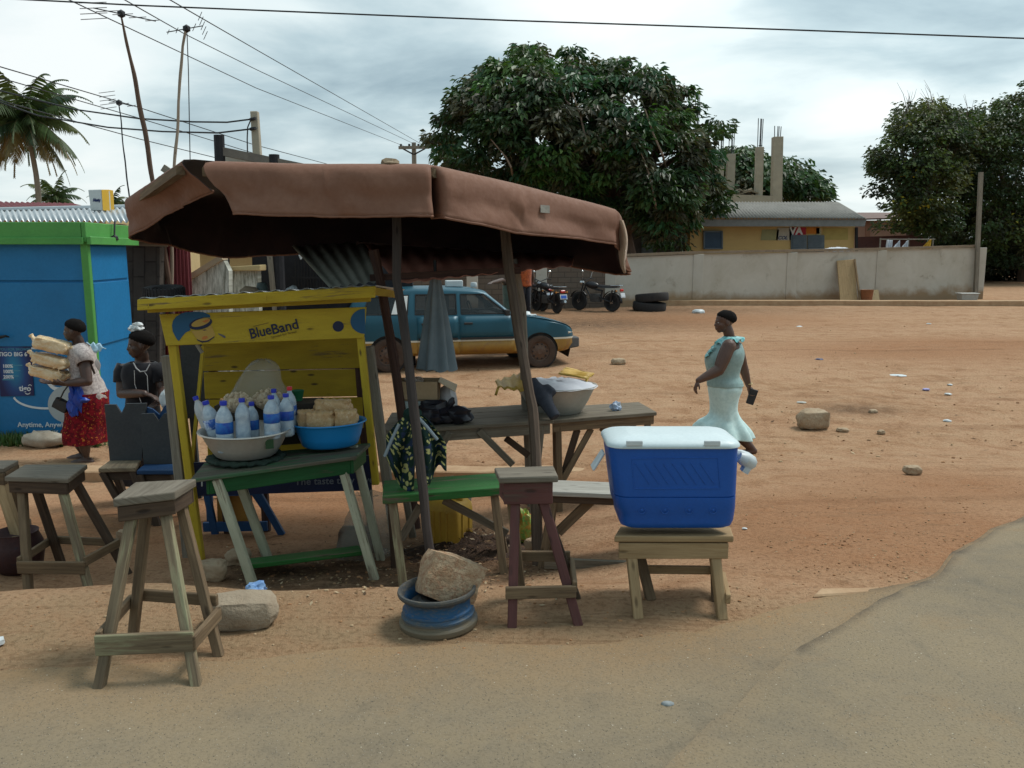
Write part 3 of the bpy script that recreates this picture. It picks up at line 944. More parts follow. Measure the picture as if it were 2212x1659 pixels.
Lq = [pl(x, y) for x, y in qs]
q.grid([[p + kup * px * .9 for p in Lq], [p - kup * px * .9 for p in Lq]]); q.build('logo_smile', WHITEP, po, solid=.002)
q = MB(); qs = arc(66, 835, 4, 4, 200, 340, 8); Lq = [pl(x, y) for x, y in qs]
q.grid([[p + kup * px * .7 for p in Lq], [p - kup * px * .7 for p in Lq]]); q.build('logo_hat', WHITEP, po, solid=.002)
# hand rail scrap at the left edge
hn = MB(); hn.tube([kp(-6, 722, .05), kp(10, 727, .09), kp(22, 724, .09), kp(26, 727, .06)], [.018, .02, .014, .008], 8)
hn.build('shutter_handle', STEEL, kio, smooth=True)
# ================================================================ houses on the left
h = thing('low_house', 'low house with a bright corrugated zinc roof behind the blue kiosk', 'house', (-8, 15, T(-8, 15)))
a, b_, c, d = P(-260, 477, 12.6), P(300, 479, 12.6), P(285, 449, 17.5), P(-260, 462, 17.5)
r = MB(); corr(r, a, b_, c, d, 46, .022, 6, 2)
r.build('roof', ZINC, h, smooth=True, angle=180, solid=.006)
wv = MB()
a2, b2 = P(-255, 482, 12.9), P(285, 484, 12.9)
wv.hex8([V3((a2.x, 12.9, -.6)), V3((b2.x, 12.9, -.6)), V3((b2.x - .5, 17, -.5)), V3((a2.x, 17, -.5))], [V3((a2.x, 12.9, 2.02)), V3((b2.x, 12.9, 2.0)), V3((b2.x - .5, 17, 2.2)), V3((a2.x, 17, 2.2))])
wv.build('wall', CREAM, h)
rd = MB(); rd.tube([c + V3((.3, .05, .02)), d + V3((0, .05, .02))], .06, 8); rd.build('ridge_cap', ZINC, h, smooth=True)
h = thing('red_roofed_house', 'far house with a dull red roof beyond the zinc roof', 'house', (-11.5, 24, T(-11.5, 24)))
r = MB()
corr(r, P(-300, 468, 22), P(235, 458, 22), P(160, 441, 27), P(-300, 430, 27), 40, .03, 4, 1)
r.build('roof', REDS, h, smooth=True, angle=180, solid=.03)
wv = MB(); wv.hex8([V3((-17, 22.3, -.4)), V3((-10.4, 22.3, -.4)), V3((-11.5, 27, -.4)), V3((-17, 27, -.4))], [V3((-17, 22.3, 2.55)), V3((-10.4, 22.3, 2.55)), V3((-11.5, 27, 2.7)), V3((-17, 27, 2.7))])
wv.build('wall', CREAM, h)
ed = MB(); ed.beam(P(-300, 469, 21.95), P(236, 459, 21.95), .05, .12); ed.build('fascia', CREAM, h)
bx = thing('sign_box', 'white and yellow lit-sign box standing on the zinc roof', 'sign', P(212, 456, 16))
q = [P(196, 455, 16), P(222, 455, 16), P(219, 409, 16), P(190, 410, 16)]
s_ = MB(); s_.slab(q, V3((.0, .34, .0))); s_.build('cabinet', stain('sign_white', (.55, .56, .54), (.48, .5, .48), .5, 3), bx, bevel=.01)
s_ = MB()
f2 = [p + V3((.012, -.006, 0)) for p in (q[1], q[2])]
s_.slab([q[1] + V3((.005, -.01, 0)), P(237, 455, 16.3), P(234, 409, 16.3), q[2] + V3((.005, -.01, 0))], V3((-.0, .2, 0))); s_.build('side_cabinet', flat('sign_yellow', (.60, .36, .03), .5), bx, bevel=.008)
letters('Alasty', bx, NAVYP, P(201, 435, 15.99), (1, 0, 0), (0, 0, 1), .075, .004, .004, fit=.14)
s_ = MB(); s_.beam(P(208, 462, 16.2), P(208, 450, 16.2), .06, .06); s_.build('stand', STEEL, bx)
# dark block shed, red sheet fence, cream house, white stair wall
h = thing('block_shed', 'dark concrete block shed with a rusty little porch roof beside the blue kiosk', 'shed', (-5.3, 12.4, T(-5.3, 12.4)))
s_ = MB(); quadwall(s_, 262, 345, 522, 870, 12.2, .2); s_.build('wall', BLOCKM, h)
s_ = MB(); corr(s_, P(250, 518, 11.7), P(388, 521, 11.7), P(380, 500, 13.5), P(255, 498, 13.5), 18, .015, 6, 1); s_.build('porch_roof', ZINCD, h, smooth=True, angle=180, solid=.005)
s_ = MB(); s_.beam(P(262, 526, 11.85), P(362, 528, 11.85), .04, .06); s_.build('porch_beam', timber('porch_wood', (.28, .2, .13)), h)
s_ = MB(); corr(s_, P(346, 860, 12.9), P(425, 860, 12.9), P(408, 480, 12.9), P(340, 480, 12.9), 9, .02, 6, 1)
o = s_.build('sheet_fence', REDS, None, smooth=True, angle=180, solid=.006)
tag(o, 'dark red corrugated sheet fence behind the leaning wooden pole', 'fence')
h = thing('cream_house', 'cream rendered house seen between the red sheet fence and the brown awning', 'house', (-6, 20.5, T(-6, 20.5)))
s_ = MB(); s_.hex8([GX(400, 20), GX(640, 20), GX(640, 24), GX(400, 24)], [P(400, 520, 20), P(640, 520, 20), P(640, 520, 20) + V3((0, 4, 0)), P(400, 520, 20) + V3((0, 4, 0))]); s_.build('wall', CREAM, h)
s_ = MB(); s_.slab([P(392, 524, 19.6), P(650, 524, 19.6), P(650, 506, 24.5), P(392, 506, 24.5)], V3((0, 0, .05))); s_.build('roof', ZINCD, h)
m, nt, b = new_mat('streaked_whitewash', .9, 0, .2)
v = coords(nt, 'UV', (9, 1.2, 1), False)
n1 = noise_n(nt, v, 2.2, 7, .75, .2)
nt.links.new(mixrgb(nt, ramp(nt, n1, [(.42, 0), (.62, 1)]), (.60, .61, .54), (.20, .20, .16)), b.inputs['Base Color'])
WASH = m
h = thing('stair_wall', 'streaked whitewashed stair wall with a sloping top beside the dark posts', 'wall', (-5.6, 13.2, T(-5.6, 13.2)))
def uvflat(mb, n0=None):
 mb.uv = [[(p.x, p.z) for p in (mb.v[i] for i in f)] for f in mb.f]
 return mb
s_ = MB(); s_.prism([P(x, y, 13.2) for x, y in [(372, 628), (482, 561), (494, 585), (498, 860), (380, 860)]], V3((0, .18, 0))); uvflat(s_); s_.build('wall', WASH, h, norm=True)
s_ = MB(); s_.beam(P(364, 630, 13.25), P(484, 556, 13.25), .26, .08); s_.build('coping', stain('coping_cement', (.42, .33, .22), (.33, .25, .16)), h)
s_ = MB(); s_.slab([P(504, 860, 13.6), P(566, 860, 13.6), P(556, 585, 13.6), P(500, 585, 13.6)], V3((0, .2, 0))); uvflat(s_)
o = s_.build('gate_pier', WASH, None); tag(o, 'whitewashed gate pier with a cream cap between the dark posts', 'pier')
s_ = MB(); s_.slab([P(496, 585, 13.5), P(562, 585, 13.5), P(562, 572, 13.5), P(496, 576, 13.5)], V3((0, .34, 0))); s_.build('cap', CREAM, o, bevel=.01)
# dark bar front with black posts, a concrete gable beam and painted letters
h = thing('dark_bar', 'dark timber bar front with black posts and white letters behind the yellow stall', 'bar', (-4, 14.6, T(-4, 14.6)))
for xa, ya, xb, yb in [(473, 292, 497, 880), (592, 334, 616, 880)]:
 s_ = MB(); s_.tube([P(xa, ya, 14), P((xa + xb) / 2, (ya + yb) / 2, 14), P(xb, yb, 14)], [.085, .09, .095], 10); s_.build('post', DARKW, h, smooth=True)
s_ = MB(); s_.beam(P(484, 328, 14.05), P(700, 372, 14.05), .2, .13); s_.build('gable_beam', stain('gable_cement', (.20, .18, .15), (.13, .115, .10)), h)
s_ = MB(); s_.prism([P(x, y, 14.3) for x, y in [(486, 338), (700, 380), (700, 440), (494, 420)]], V3((0, .1, 0))); s_.build('gable', stain('gable_white', (.55, .54, .48), (.45, .44, .38)), h, norm=True)
s_ = MB(); s_.slab([P(555, 880, 15), P(900, 880, 15), P(885, 430, 15), P(540, 430, 15)], V3((0, .1, 0))); s_.build('wall', DARKW, h)
s_ = MB()
for i in range(12):
 x = 640 + i * 6.5
 s_.tube([P(x, 660, 14.8), P(x - 2, 560, 14.8)], .012, 5)
s_.beam(P(630, 600, 14.8), P(730, 600, 14.8), .03, .03)
s_.build('gate', STEEL, h)
s_ = MB(); s_.beam(P(598, 700, 13.95), P(582, 540, 13.95), .09, .05); s_.build('door_frame', GREYW, h)
for ch, x, y in (('C', 572, 556), ('V', 640, 558), ('.', 668, 558)):
 letters(ch, h, WHITEP, P(x, y, 14.75), (1, 0, -.05), (0, 0, 1), .26, .01, .012)
o = MB();
R3 = Matrix.Rotation(rad(84), 4, 'X')
def rolls(x, y, Y, r, name, label, mat):
 s_ = MB(); s_.tube([P(x - 18, y, Y), P(x - 6, y - 1, Y), P(x + 8, y, Y), P(x + 18, y + 2, Y)], [r * .8, r, r, r * .85], 12)
 o = s_.build(name, mat, None, smooth=True)
 return tag(o, label, 'drum')
SAND = stain('jute', (.30, .23, .15), (.22, .16, .10), .9, 6)
# ================================================================ masts, poles and wires
def mast(name, label, pts, radii, mat, ant, group=None):
 """leaning pole with a television aerial on top"""
 P_ = [P(*q) for q in pts]
 base = V3((P_[-1].x, P_[-1].y, T(P_[-1].x, P_[-1].y) - .1))
 t = thing(name, label, 'aerial mast', base, 0, group)
 P_.append(base)
 s_ = MB()
 fine, fr_ = [], []
 for (a, ra), (b_, rb) in zip(list(zip(P_, radii)), list(zip(P_[1:], radii[1:]))):
  for k in range(6):
   u = k / 6
   q = a.lerp(b_, u)
   j = .018 * noise.noise(q * 2.1)
   fine.append(q + V3((j, j * .5, 0))); fr_.append((ra + (rb - ra) * u) * (1 + .18 * noise.noise(q * 3.7)))
 fine.append(P_[-1]); fr_.append(radii[-1])
 s_.tube(fine, fr_, 8)
 s_.build('pole', mat, t, smooth=True)
 top = P_[0]
 s_ = MB()
 bl, ang, nel, el, rr = ant
 d = V3((math.cos(ang), math.sin(ang) * .5, .22)).normalized()
 c = top + V3((0, 0, .0))
 s_.tube([c - d * bl * .55, c + d * bl * .45], rr, 6)
 side = d.cross(V3((0, 0, 1))).normalized()
 side = (side + V3((.35, 0, .3))).normalized()
 for k in range(nel):
  q = c + d * bl * (-.5 + .95 * k / (nel - 1))
  L_ = el * (.55 + .45 * k / (nel - 1))
  s_.tube([q - side * L_, q + side * L_], rr * .7, 5)
 rp = c + d * bl * .45
 upv = d.cross(side).normalized()
 for k in (-2, -1, 1, 2):
  s_.tube([rp + upv * .07 * k - side * el, rp + upv * .07 * k + side * el], rr * .7, 5)
 s_.blob(c, (.06, .05, .06), 1)
 s_.build('aerial', STEEL, t)
 return t
mast('aerial_mast', 'tall dark crooked wooden mast with an aerial leaning over the red sheet fence',
     [(262, 30, 12.4), (276, 100, 12.4), (294, 190, 12.4), (312, 280, 12.4), (330, 390, 12.4), (352, 520, 12.4), (370, 640, 12.4)], [.012, .022, .033, .036, .033, .040, .042, .045], POLEW, (.95, 2.8, 5, .22, .008))
mast('aerial_mast', 'pale bamboo mast with a small aerial and a hanging lead', [(403, 62, 12.7), (396, 100, 12.7), (386, 220, 12.7), (379, 320, 12.7), (376, 380, 12.7), (373, 520, 12.7), (371, 630, 12.7)], [.018, .020, .022, .023, .024, .026, .027, .03], BAMB, (.5, .5, 5, .12, .007))
mast('aerial_mast', 'thin far aerial mast behind the kiosk roof', [(257, 222, 16), (262, 280, 16), (272, 360, 16), (281, 440, 16), (286, 560, 16)], [.010, .012, .014, .015, .016, .016], STEEL, (.55, 2.6, 4, .16, .008))
# strut with a flat box at the bamboo mast's foot, above the awning
s_ = MB(); s_.beam(P(352, 362, 12.5), P(372, 376, 12.5), .05, .1); s_.tube([P(368, 374, 12.5), P(374, 420, 12.6)], .02, 6)
o = s_.build('bracket', GREYW, None); tag(o, 'small wooden bracket sticking out beside the bamboo mast', 'bracket')
def wire(pts, r, label):
 """hanging wire through picture points (x, y, Y)"""
 Q = [P(*q) for q in pts]
 s_ = MB()
 L_ = []
 n = 14
 for i in range(len(Q) - 1):
  for k in range(n):
   L_.append(Q[i].lerp(Q[i + 1], k / n))
 L_.append(Q[-1])
 s_.tube(L_, r, 5)
 o = s_.build('overhead_wire', CABLE, None, smooth=True)
 tag(o, label, 'wire', 'overhead wires crossing the sky')
WIRES = [
 ([(-120, -10, 11), (310, 12, 11), (1100, 44, 11), (1700, 64, 11), (2330, 87, 11)], .010, 'topmost overhead wire running across the whole sky'),
 ([(120, -14, 16), (400, 118, 22), (553, 190, 28), (884, 320, 55)], .012, 'overhead wire running from the top left to the far utility pole, leftmost of three'),
 ([(240, -17, 16), (400, 74, 22), (553, 150, 28), (897, 312, 55)], .012, 'overhead wire falling towards the far utility pole, the middle one of three'),
 ([(340, -16, 16), (553, 107, 24), (922, 318, 55)], .012, 'overhead wire falling towards the far utility pole, the rightmost of three'),
 ([(-60, 125, 18), (0, 144, 18), (300, 232, 24), (547, 312, 30), (880, 400, 52)], .013, 'overhead wire from the left edge passing just behind the top of the concrete post'),
 ([(-60, 150, 18), (0, 168, 18), (290, 252, 24), (545, 330, 30), (880, 412, 52)], .012, 'overhead wire from the left edge through the palm crown, second lowest of its bundle'),
 ([(-60, 197, 18), (17, 222, 18), (300, 300, 24), (467, 341, 28), (880, 436, 52)], .012, 'lowest overhead wire of the bundle coming in at the left edge'),
 ([(-60, 172, 18), (0, 196, 18), (160, 236, 18), (300, 256, 17), (415, 263, 16.5), (490, 264, 16.2), (545, 257, 16)], .016, 'upper slack service wire tied to the concrete post'),
 ([(-60, 200, 18), (83, 250, 18), (233, 275, 17.5), (350, 284, 17), (470, 287, 16.2), (546, 278, 16)], .016, 'lower slack service wire tied to the concrete post'),
]
for q in WIRES: wire(*q)
wire([(404, 72, 12.6), (407, 150, 12.6), (409, 260, 12.6), (411, 360, 12.6), (412, 400, 12.6)], .007, 'thin aerial lead hanging beside the bamboo mast')
t = thing('utility_pole', 'square concrete service post with two wires rising above the awning', 'post', GX(556, 16))
s_ = MB(); q = P(550, 241, 16); s_.beam(q, V3((q.x + .1, 16, T(q.x, 16) - .1)), .13, .13, V3((1, 0, 0)), .18, .16); s_.build('shaft', SLABM, t, bevel=.01)
for y in (258, 279):
 s_ = MB(); s_.tube([P(541, y, 15.9), P(552, y - 2, 15.85)], .03, 8); s_.blob(P(543, y, 15.88), (.045, .03, .03), 1); s_.build('insulator', STEEL, t, smooth=True)
s_ = MB(); s_.tube([P(542, 258, 15.85), P(535, 275, 15.85), P(534, 300, 15.85), P(535, 350, 15.85)], .012, 6); s_.build('down_lead', CABLE, t, smooth=True)
t = thing('utility_pole', 'far wooden utility pole with one crossarm left of the big tree', 'utility pole', GX(896, 55))
q = P(894, 308, 55); s_ = MB(); s_.tube([q, V3((q.x, 55, -.2))], [.14, .2], 8); s_.build('pole', GREYW, t, smooth=True)
s_ = MB(); s_.beam(P(861, 319, 54.8), P(926, 318, 54.8), .14, .18); s_.build('crossarm', GREYW, t)
for x in (866, 884, 904, 922):
 s_ = MB(); s_.tube([P(x, 317, 54.8), P(x, 311, 54.8)], .07, 6); s_.build('insulator', STEEL, t)
s_ = MB(); s_.tube([P(870, 321, 54.8), P(894, 334, 54.9)], .05, 5); s_.tube([P(918, 321, 54.8), P(894, 334, 54.9)], .05, 5); s_.build('brace', STEEL, t)
# ================================================================ boundary wall of the yard
wx = [560, 700, 860, 1010, 1160, 1310, 1500, 1703, 1897, 2113]
wt = [579, 575, 571, 567, 562, 557, 549.5, 545.5, 541.5, 535]
def wY(x): return 28.4 + (x - 1360) / 753 * 4.0
bw = thing('boundary_wall', 'long grey rendered yard wall with piers and a coping behind the lot', 'wall', (4, 29, T(4, 29)))
for (xa, ya), (xb, yb) in zip(zip(wx, wt), list(zip(wx, wt))[1:]):
 a, b_ = P(xa, ya, wY(xa)), P(xb, yb, wY(xb))
 s_ = MB()
 s_.hex8([V3((a.x, a.y, T(a.x, a.y) - .2)), V3((b_.x, b_.y, T(b_.x, b_.y) - .2)), V3((b_.x, b_.y + .15, -.3)), V3((a.x, a.y + .15, -.3))], [a, b_, b_ + V3((0, .15, 0)), a + V3((0, .15, 0))])
 uvflat(s_)
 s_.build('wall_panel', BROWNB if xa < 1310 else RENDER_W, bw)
for x, y in zip(wx, wt):
 a = P(x + 1, y, wY(x))
 s_ = MB(); s_.hex8([V3((a.x + dx, a.y + dy, T(a.x, a.y) - .2)) for dx, dy in [(-.05, -.035), (.30, -.035), (.30, .2), (-.05, .2)]], [a + V3((dx, dy, .005)) for dx, dy in [(-.05, -.035), (.30, -.035), (.30, .2), (-.05, .2)]])
 s_.build('pier', RENDER_W, bw, bevel=.01)
s_ = MB()
for (xa, ya), (xb, yb) in zip(zip(wx, wt), list(zip(wx, wt))[1:]):
 a, b_ = P(xa, ya - 1, wY(xa)), P(xb, yb - 1, wY(xb))
 s_.slab([a + V3((0, -.07, .0)), b_ + V3((0, -.07, .0)), b_ + V3((0, .22, .0)), a + V3((0, .22, .0))], V3((0, 0, .09)))
s_.build('coping', stain('coping_brown', (.30, .235, .165), (.21, .155, .105), .9, 3, dirt=(.1, .07, .05), dirt_amt=.3), bw)
a = P(2112, 535, 32.4)
s_ = MB(); s_.hex8([V3((a.x + dx, a.y + dy, -.3)) for dx, dy in [(0, .2), (.16, .2), (.16, 14), (0, 14)]], [V3((a.x + dx, a.y + dy, a.z)) for dx, dy in [(0, .2), (.16, .2), (.16, 14), (0, 14)]])
s_.build('wall_panel', RENDER_W, bw)
# things standing along the wall
t = thing('end_post', 'tall thin grey post standing at the right end of the yard wall', 'post', P(2106, 600, 32.2))
s_ = MB(); s_.beam(P(2119, 372, 32.2), P(2107, 640, 32.2), .13, .13); s_.build('shaft', GREYW, t)
s_ = MB()
q = [P(1815, 650, 30.0), P(1852, 650, 30.0), P(1848, 560, 30.7), P(1808, 563, 30.7)]
s_.slab(q, V3((0, .05, 0)))
o = s_.build('board', timber('brown_board', (.42, .29, .15), (.30, .2, .1)), None, bevel=.01); tag(o, 'brown timber board leaning upright against the yard wall', 'board')
s_ = MB(); s_.beam(P(1846, 560, 30.64), P(1858, 650, 29.95), .05, .06); s_.build('batten', timber('batten', (.33, .22, .12)), o)
def bucket(x, y, Y, r, hgt, mat, label, name='bucket', taper=.8):
 q = GX(x, Y)
 s_ = MB(); s_.lathe([(r * taper * .98, 0), (r * taper, .02), (r, hgt), (r * 1.05, hgt + .02), (r * .94, hgt), (r * taper * .9, .06), (0, .06)], 20, Matrix.Translation(q));
 o = s_.build(name, mat, None, smooth=True); return tag(o, label, name)
bucket(1869, 648, 30.0, .22, .44, stain('rust_bucket', (.30, .12, .05), (.2, .08, .035), .7, 6), 'rusty brown bucket beside the leaning board')
o_ = MB(); q = GX(1889, 30.2); o_.slab([q + V3((-.14, 0, 0)), q + V3((.16, 0, 0)), q + V3((.18, .25, .44)), q + V3((-.12, .25, .44))], V3((0, .03, 0)))
o = o_.build('board', timber('tan_board', (.46, .36, .2), (.34, .25, .14)), None); tag(o, 'small tan board leaning against the wall by the bucket', 'board')
s_ = MB(); q = GX(2086, 31.2)
s_.hex8([q + V3((dx, dy, 0)) for dx, dy in [(-.28, -.18), (.28, -.18), (.28, .18), (-.28, .18)]], [q + V3((dx, dy, .27)) for dx, dy in [(-.32, -.2), (.32, -.2), (.32, .2), (-.32, .2)]])
o = s_.build('trough', stain('grey_trough', (.40, .40, .37), (.32, .32, .29)), None, bevel=.02); tag(o, 'grey trough standing by the right end of the yard wall', 'trough')
s_ = MB(); s_.box(q + V3((0, 0, .275)), (.68, .44, .03)); s_.build('rim', flat('trough_rim', (.5, .5, .47), .7), o, bevel=.01)
LINEN = cloth('white_linen', (.66, .68, .72), (.55, .57, .62), 4)
def rag(pts, mat, label, name='laundry', cat='laundry', amp=.05, seed=0, parent=None):
 """hanging cloth between four corner points"""
 a, b_, c, d = [V3(p) for p in pts]
 R_ = []
 for j in range(11):
  v_ = j / 10
  r = []
  for i in range(15):
   u = i / 14
   q = a.lerp(b_, u).lerp(d.lerp(c, u), v_)
   k = amp * (.3 + v_) * math.sin(u * 17 + seed + 2 * noise.noise(V3((u * 3, v_ * 2, seed))))
   r.append(q + V3((0, k, 0)))
  R_.append(r)
 s_ = MB(); s_.grid(R_)
 o = s_.build(name, mat, parent, smooth=True, angle=180, solid=.008)
 return tag(o, label, cat) if parent is None else o
YELC = cloth('yellow_cloth', (.62, .36, .04), (.5, .27, .03), 5)
rag([P(1916, 518, 33.2), P(1928, 519, 33.2), P(1926, 538, 33.2), P(1914, 538, 33.2)], LINEN, 'white laundry hanging above the wall, narrow leftmost piece', seed=1)
rag([P(1942, 521, 33.2), P(1944, 519, 33.2), P(1944, 539, 33.2), P(1926, 539, 33.2)], LINEN, 'white three-cornered laundry above the wall, beside the narrow piece', seed=2)
rag([P(1958, 521, 33.2), P(1962, 519, 33.2), P(1962, 539, 33.2), P(1944, 539, 33.2)], LINEN, 'white three-cornered laundry above the wall, nearest the yellow one', seed=3)
rag([P(2008, 518, 33.2), P(2012, 517, 33.2), P(2012, 539, 33.2), P(1985, 539, 33.2)], YELC, 'yellow three-cornered laundry above the wall', seed=4)
s_ = MB(); s_.tube([P(1900, 517, 33.25), P(2020, 517, 33.25)], .02, 5)
for x in (1902, 1963, 2016): s_.tube([P(x, 514, 33.25), V3((P(x, 514, 33.25).x, 33.25, -.1))], .03, 5)
o = s_.build('clothes_rail', GREYW, None); tag(o, 'washing rail behind the wall carrying the white and yellow laundry', 'clothes rail')
s_ = MB()
R_ = []
for j in range(9):
 R_.append([P(1775 + i * 4.2, 541 - (5 * math.sin(i / 16 * 3) + j * .2) * (1 if 0 < j < 8 else -.5), 32.0 - .30 + j * .1) + V3((0, 0, .02 * math.sin(i * 1.7 + j))) for i in range(17)])
s_.grid(R_); o = s_.build('laundry', LINEN, None, smooth=True, angle=180, solid=.02); tag(o, 'white sheet spread over the coping to dry', 'laundry')
# ================================================================ yellow house behind the wall
yh = thing('yellow_house', 'yellow house with a grey corrugated roof behind the yard wall', 'house', (13, 37, T(13, 37)))
zb = -.2
def vwall(mb, xa, xb, ytop, Y, t=.2, zbot=zb):
 a, b_ = P(xa, ytop, Y), P(xb, ytop, Y)
 mb.hex8([V3((a.x, Y, zbot)), V3((b_.x, Y, zbot)), V3((b_.x, Y + t, zbot)), V3((a.x, Y + t, zbot))], [V3((a.x, Y, a.z)), V3((b_.x, Y, a.z)), V3((b_.x, Y + t, a.z)), V3((a.x, Y + t, a.z))])
s_ = MB(); vwall(s_, 1492, 1848, 470, 37, 5.0); s_.build('wall', YELW, yh)
s_ = MB(); vwall(s_, 1330, 1491, 470, 38.2, 4.0); s_.build('wing_wall', stain('wing_wall', (.10, .09, .085), (.06, .055, .05)), yh)
s_ = MB(); corr(s_, P(1300, 470, 36.1), P(1872, 472, 36.1), P(1812, 437, 40.5), P(1300, 437, 40.5), 78, .035, 4, 2); s_.build('roof', ZINCD, yh, smooth=True, angle=180, solid=.02)
s_ = MB(); s_.slab([P(1300, 489, 36.2), P(1868, 489, 36.2), P(1872, 474, 36.2), P(1300, 473, 36.2)], V3((0, .05, 0))); s_.build('fascia', stain('fascia_grey', (.21, .22, .215), (.15, .16, .155)), yh)
s_ = MB(); s_.slab([P(1522, 536, 36.97), P(1559, 536, 36.97), P(1559, 501, 36.97), P(1522, 501, 36.97)], V3((0, -.06, 0)))
wn = s_.build('window', stain('blue_shutter', (.035, .075, .13), (.025, .055, .1), .6), yh)
s_ = MB()
for xa, ya, xb, yb in [(1520, 500, 1561, 500), (1520, 537, 1561, 537), (1521, 500, 1521, 537), (1560, 500, 1560, 537)]:
 s_.beam(P(xa, ya, 36.9), P(xb, yb, 36.9), .06, .06)
s_.build('frame', GREYB, wn)
for xa, xb in ((1708, 1742), (1744, 1780)):
 s_ = MB()
 s_.slab([P(xa, 560, 36.98), P(xb, 560, 36.98), P(xb, 508, 36.98), P(xa, 508, 36.98)], V3((0, -.05, 0)))
 for k in range(9):
  y = 512 + k * 5
  s_.beam(P(xa + 4, y, 36.9), P(xb - 4, y, 36.9), .03, .05)
 s_.build('louvred_door', GREYB, yh)
s_ = MB(); s_.slab([P(1450, 560, 38.1), P(1492, 560, 38.1), P(1492, 503, 38.1), P(1450, 503, 38.1)], V3((0, -.06, 0)))
for k in range(6): s_.beam(P(1453 + k * 7, 558, 38.02), P(1453 + k * 7, 505, 38.02), .04, .03)
s_.build('plank_door', GREYB, yh)
s_ = MB(); s_.slab([P(1386, 560, 38.1), P(1410, 560, 38.1), P(1410, 503, 38.1), P(1386, 503, 38.1)], V3((0, -.06, 0))); s_.build('plank_door', GREYB, yh)
# faded painted adverts under the eaves
ADV = [((1643, 1680), (496, 519), (.33, .33, .17)), ((1676, 1712), (492, 519), (.48, .47, .40)), ((1705, 1741), (491, 507), (.40, .03, .05)), ((1705, 1735), (507, 519), (.42, .07, .12)), ((1742, 1770), (491, 505), (.58, .21, .03)), ((1763, 1774), (492, 519), (.45, .42, .26)), ((1778, 1832), (493, 518), (.44, .36, .12))]
for (xa, xb), (ya, yb), c in ADV:
 s_ = MB(); s_.slab([P(xa, yb, 36.985), P(xb, yb, 36.985), P(xb + (3 if xa < 1700 else 0), ya, 36.985), P(xa + (3 if xa < 1700 else 0), ya, 36.985)], V3((0, -.006, 0)))
 s_.build('painted_advert', stain('advert_paint', c, dim(c, .8), .85, 3), yh)
letters('VA', yh, WHITEP, P(1706, 506, 36.97), (1, 0, 0), (0, 0, 1), .42, .004, .02)
letters('COL', yh, NAVYP, P(1680, 517, 36.97), (1, 0, 0), (0, 0, 1), .20, .004, .006, shear=.3)
letters('R', yh, WHITEP, P(1716, 518, 36.96), (1, 0, 0), (0, 0, 1), .24, .004, .012)
# unfinished storey behind it
ub = thing('unfinished_building', 'unfinished concrete frame with bare columns and rebar above the yellow house', 'building', GX(1600, 46))
s_ = MB()
s_.slab([P(1535, 440, 45), P(1690, 438, 45), P(1690, 424, 45), P(1535, 418, 45)], V3((0, 5, 0)))
s_.hex8([V3((P(1536, 440, 45).x, 45.5, -.2)), V3((P(1688, 440, 45).x, 45.5, -.2)), V3((P(1688, 440, 45).x, 49.5, -.2)), V3((P(1536, 440, 45).x, 49.5, -.2))], [V3((P(1536, 440, 45).x, 45.5, P(1536, 440, 45).z)), V3((P(1688, 440, 45).x, 45.5, P(1688, 440, 45).z)), V3((P(1688, 440, 45).x, 49.5, P(1688, 440, 45).z)), V3((P(1536, 440, 45).x, 49.5, P(1536, 440, 45).z))])
s_.build('slab', SLABM, ub)
for xa, xb, yt, yb, ry, Y in [(1669, 1689, 296, 436, 272, 45.2), (1633, 1648, 318, 420, 258, 45.4), (1571, 1587, 333, 402, 284, 47.5), (1549, 1563, 344, 402, 300, 47.5), (1533, 1545, 352, 400, 322, 49), (1498, 1510, 300, 440, 205, 48)]:
 a, b_ = P((xa + xb) / 2 + .4, yt, Y), P((xa + xb) / 2 - 3, yb + 14, Y)
 wd = (xb - xa) * Y / FOC
 s_ = MB(); s_.beam(b_, a, wd, wd * .9, V3((1, 0, 0))); cl_ = s_.build('column', SLABM, ub, bevel=.01)
 for k in (-1, 0, 1, .4):
  s_ = MB(); q = a + V3((k * wd * .36, .1 * k, -.05)); s_.tube([q, q + V3((.02 * k, 0, (yt - ry) * Y / FOC))], .022, 5); s_.build('rebar', STEEL, cl_)
s_ = MB()
for i in range(34):
 x = rnd.uniform(1538, 1640); q = P(x, 417 - rnd.uniform(0, 12) * (1 - (x - 1538) / 130), rnd.uniform(45.3, 48))
 s_.box(q, (rnd.uniform(.5, 1.1), rnd.uniform(.3, .7), .06), rot=Matrix.Rotation(rnd.uniform(-.4, .4), 3, 'Y') @ Matrix.Rotation(rnd.uniform(0, 3), 3, 'Z'))
o = s_.build('loose_boards', timber('shutter_boards', (.33, .27, .19), (.2, .16, .11)), ub)
h = thing('pink_house', 'low pink house beyond the end of the yellow house', 'house', GX(1880, 60))
s_ = MB(); vwall(s_, 1835, 1960, 476, 60, 6); s_.build('wall', PINK, h)
s_ = MB(); s_.slab([P(1830, 476, 59.5), P(1965, 473, 59.5), P(1960, 462, 64), P(1840, 462, 64)], V3((0, 0, .1))); s_.build('roof', stain('brown_roof', (.18, .10, .08), (.12, .07, .055)), h)
for x in (1874,):
 s_ = MB(); s_.beam(P(x, 520, 59.95), P(x, 478, 59.95), .3, .1); s_.build('pilaster', stain('pilaster', (.36, .2, .14), (.3, .16, .11)), h)
s_ = MB(); s_.slab([P(1848, 600, 46), P(2000, 600, 46), P(2000, 507, 46), P(1848, 512, 46)], V3((0, .1, 0)))
o = s_.build('plank_fence', stain('dark_red_fence', (.10, .035, .03), (.06, .022, .02)), None); tag(o, 'dark red plank fence between the yellow house and the right-hand trees', 'fence')
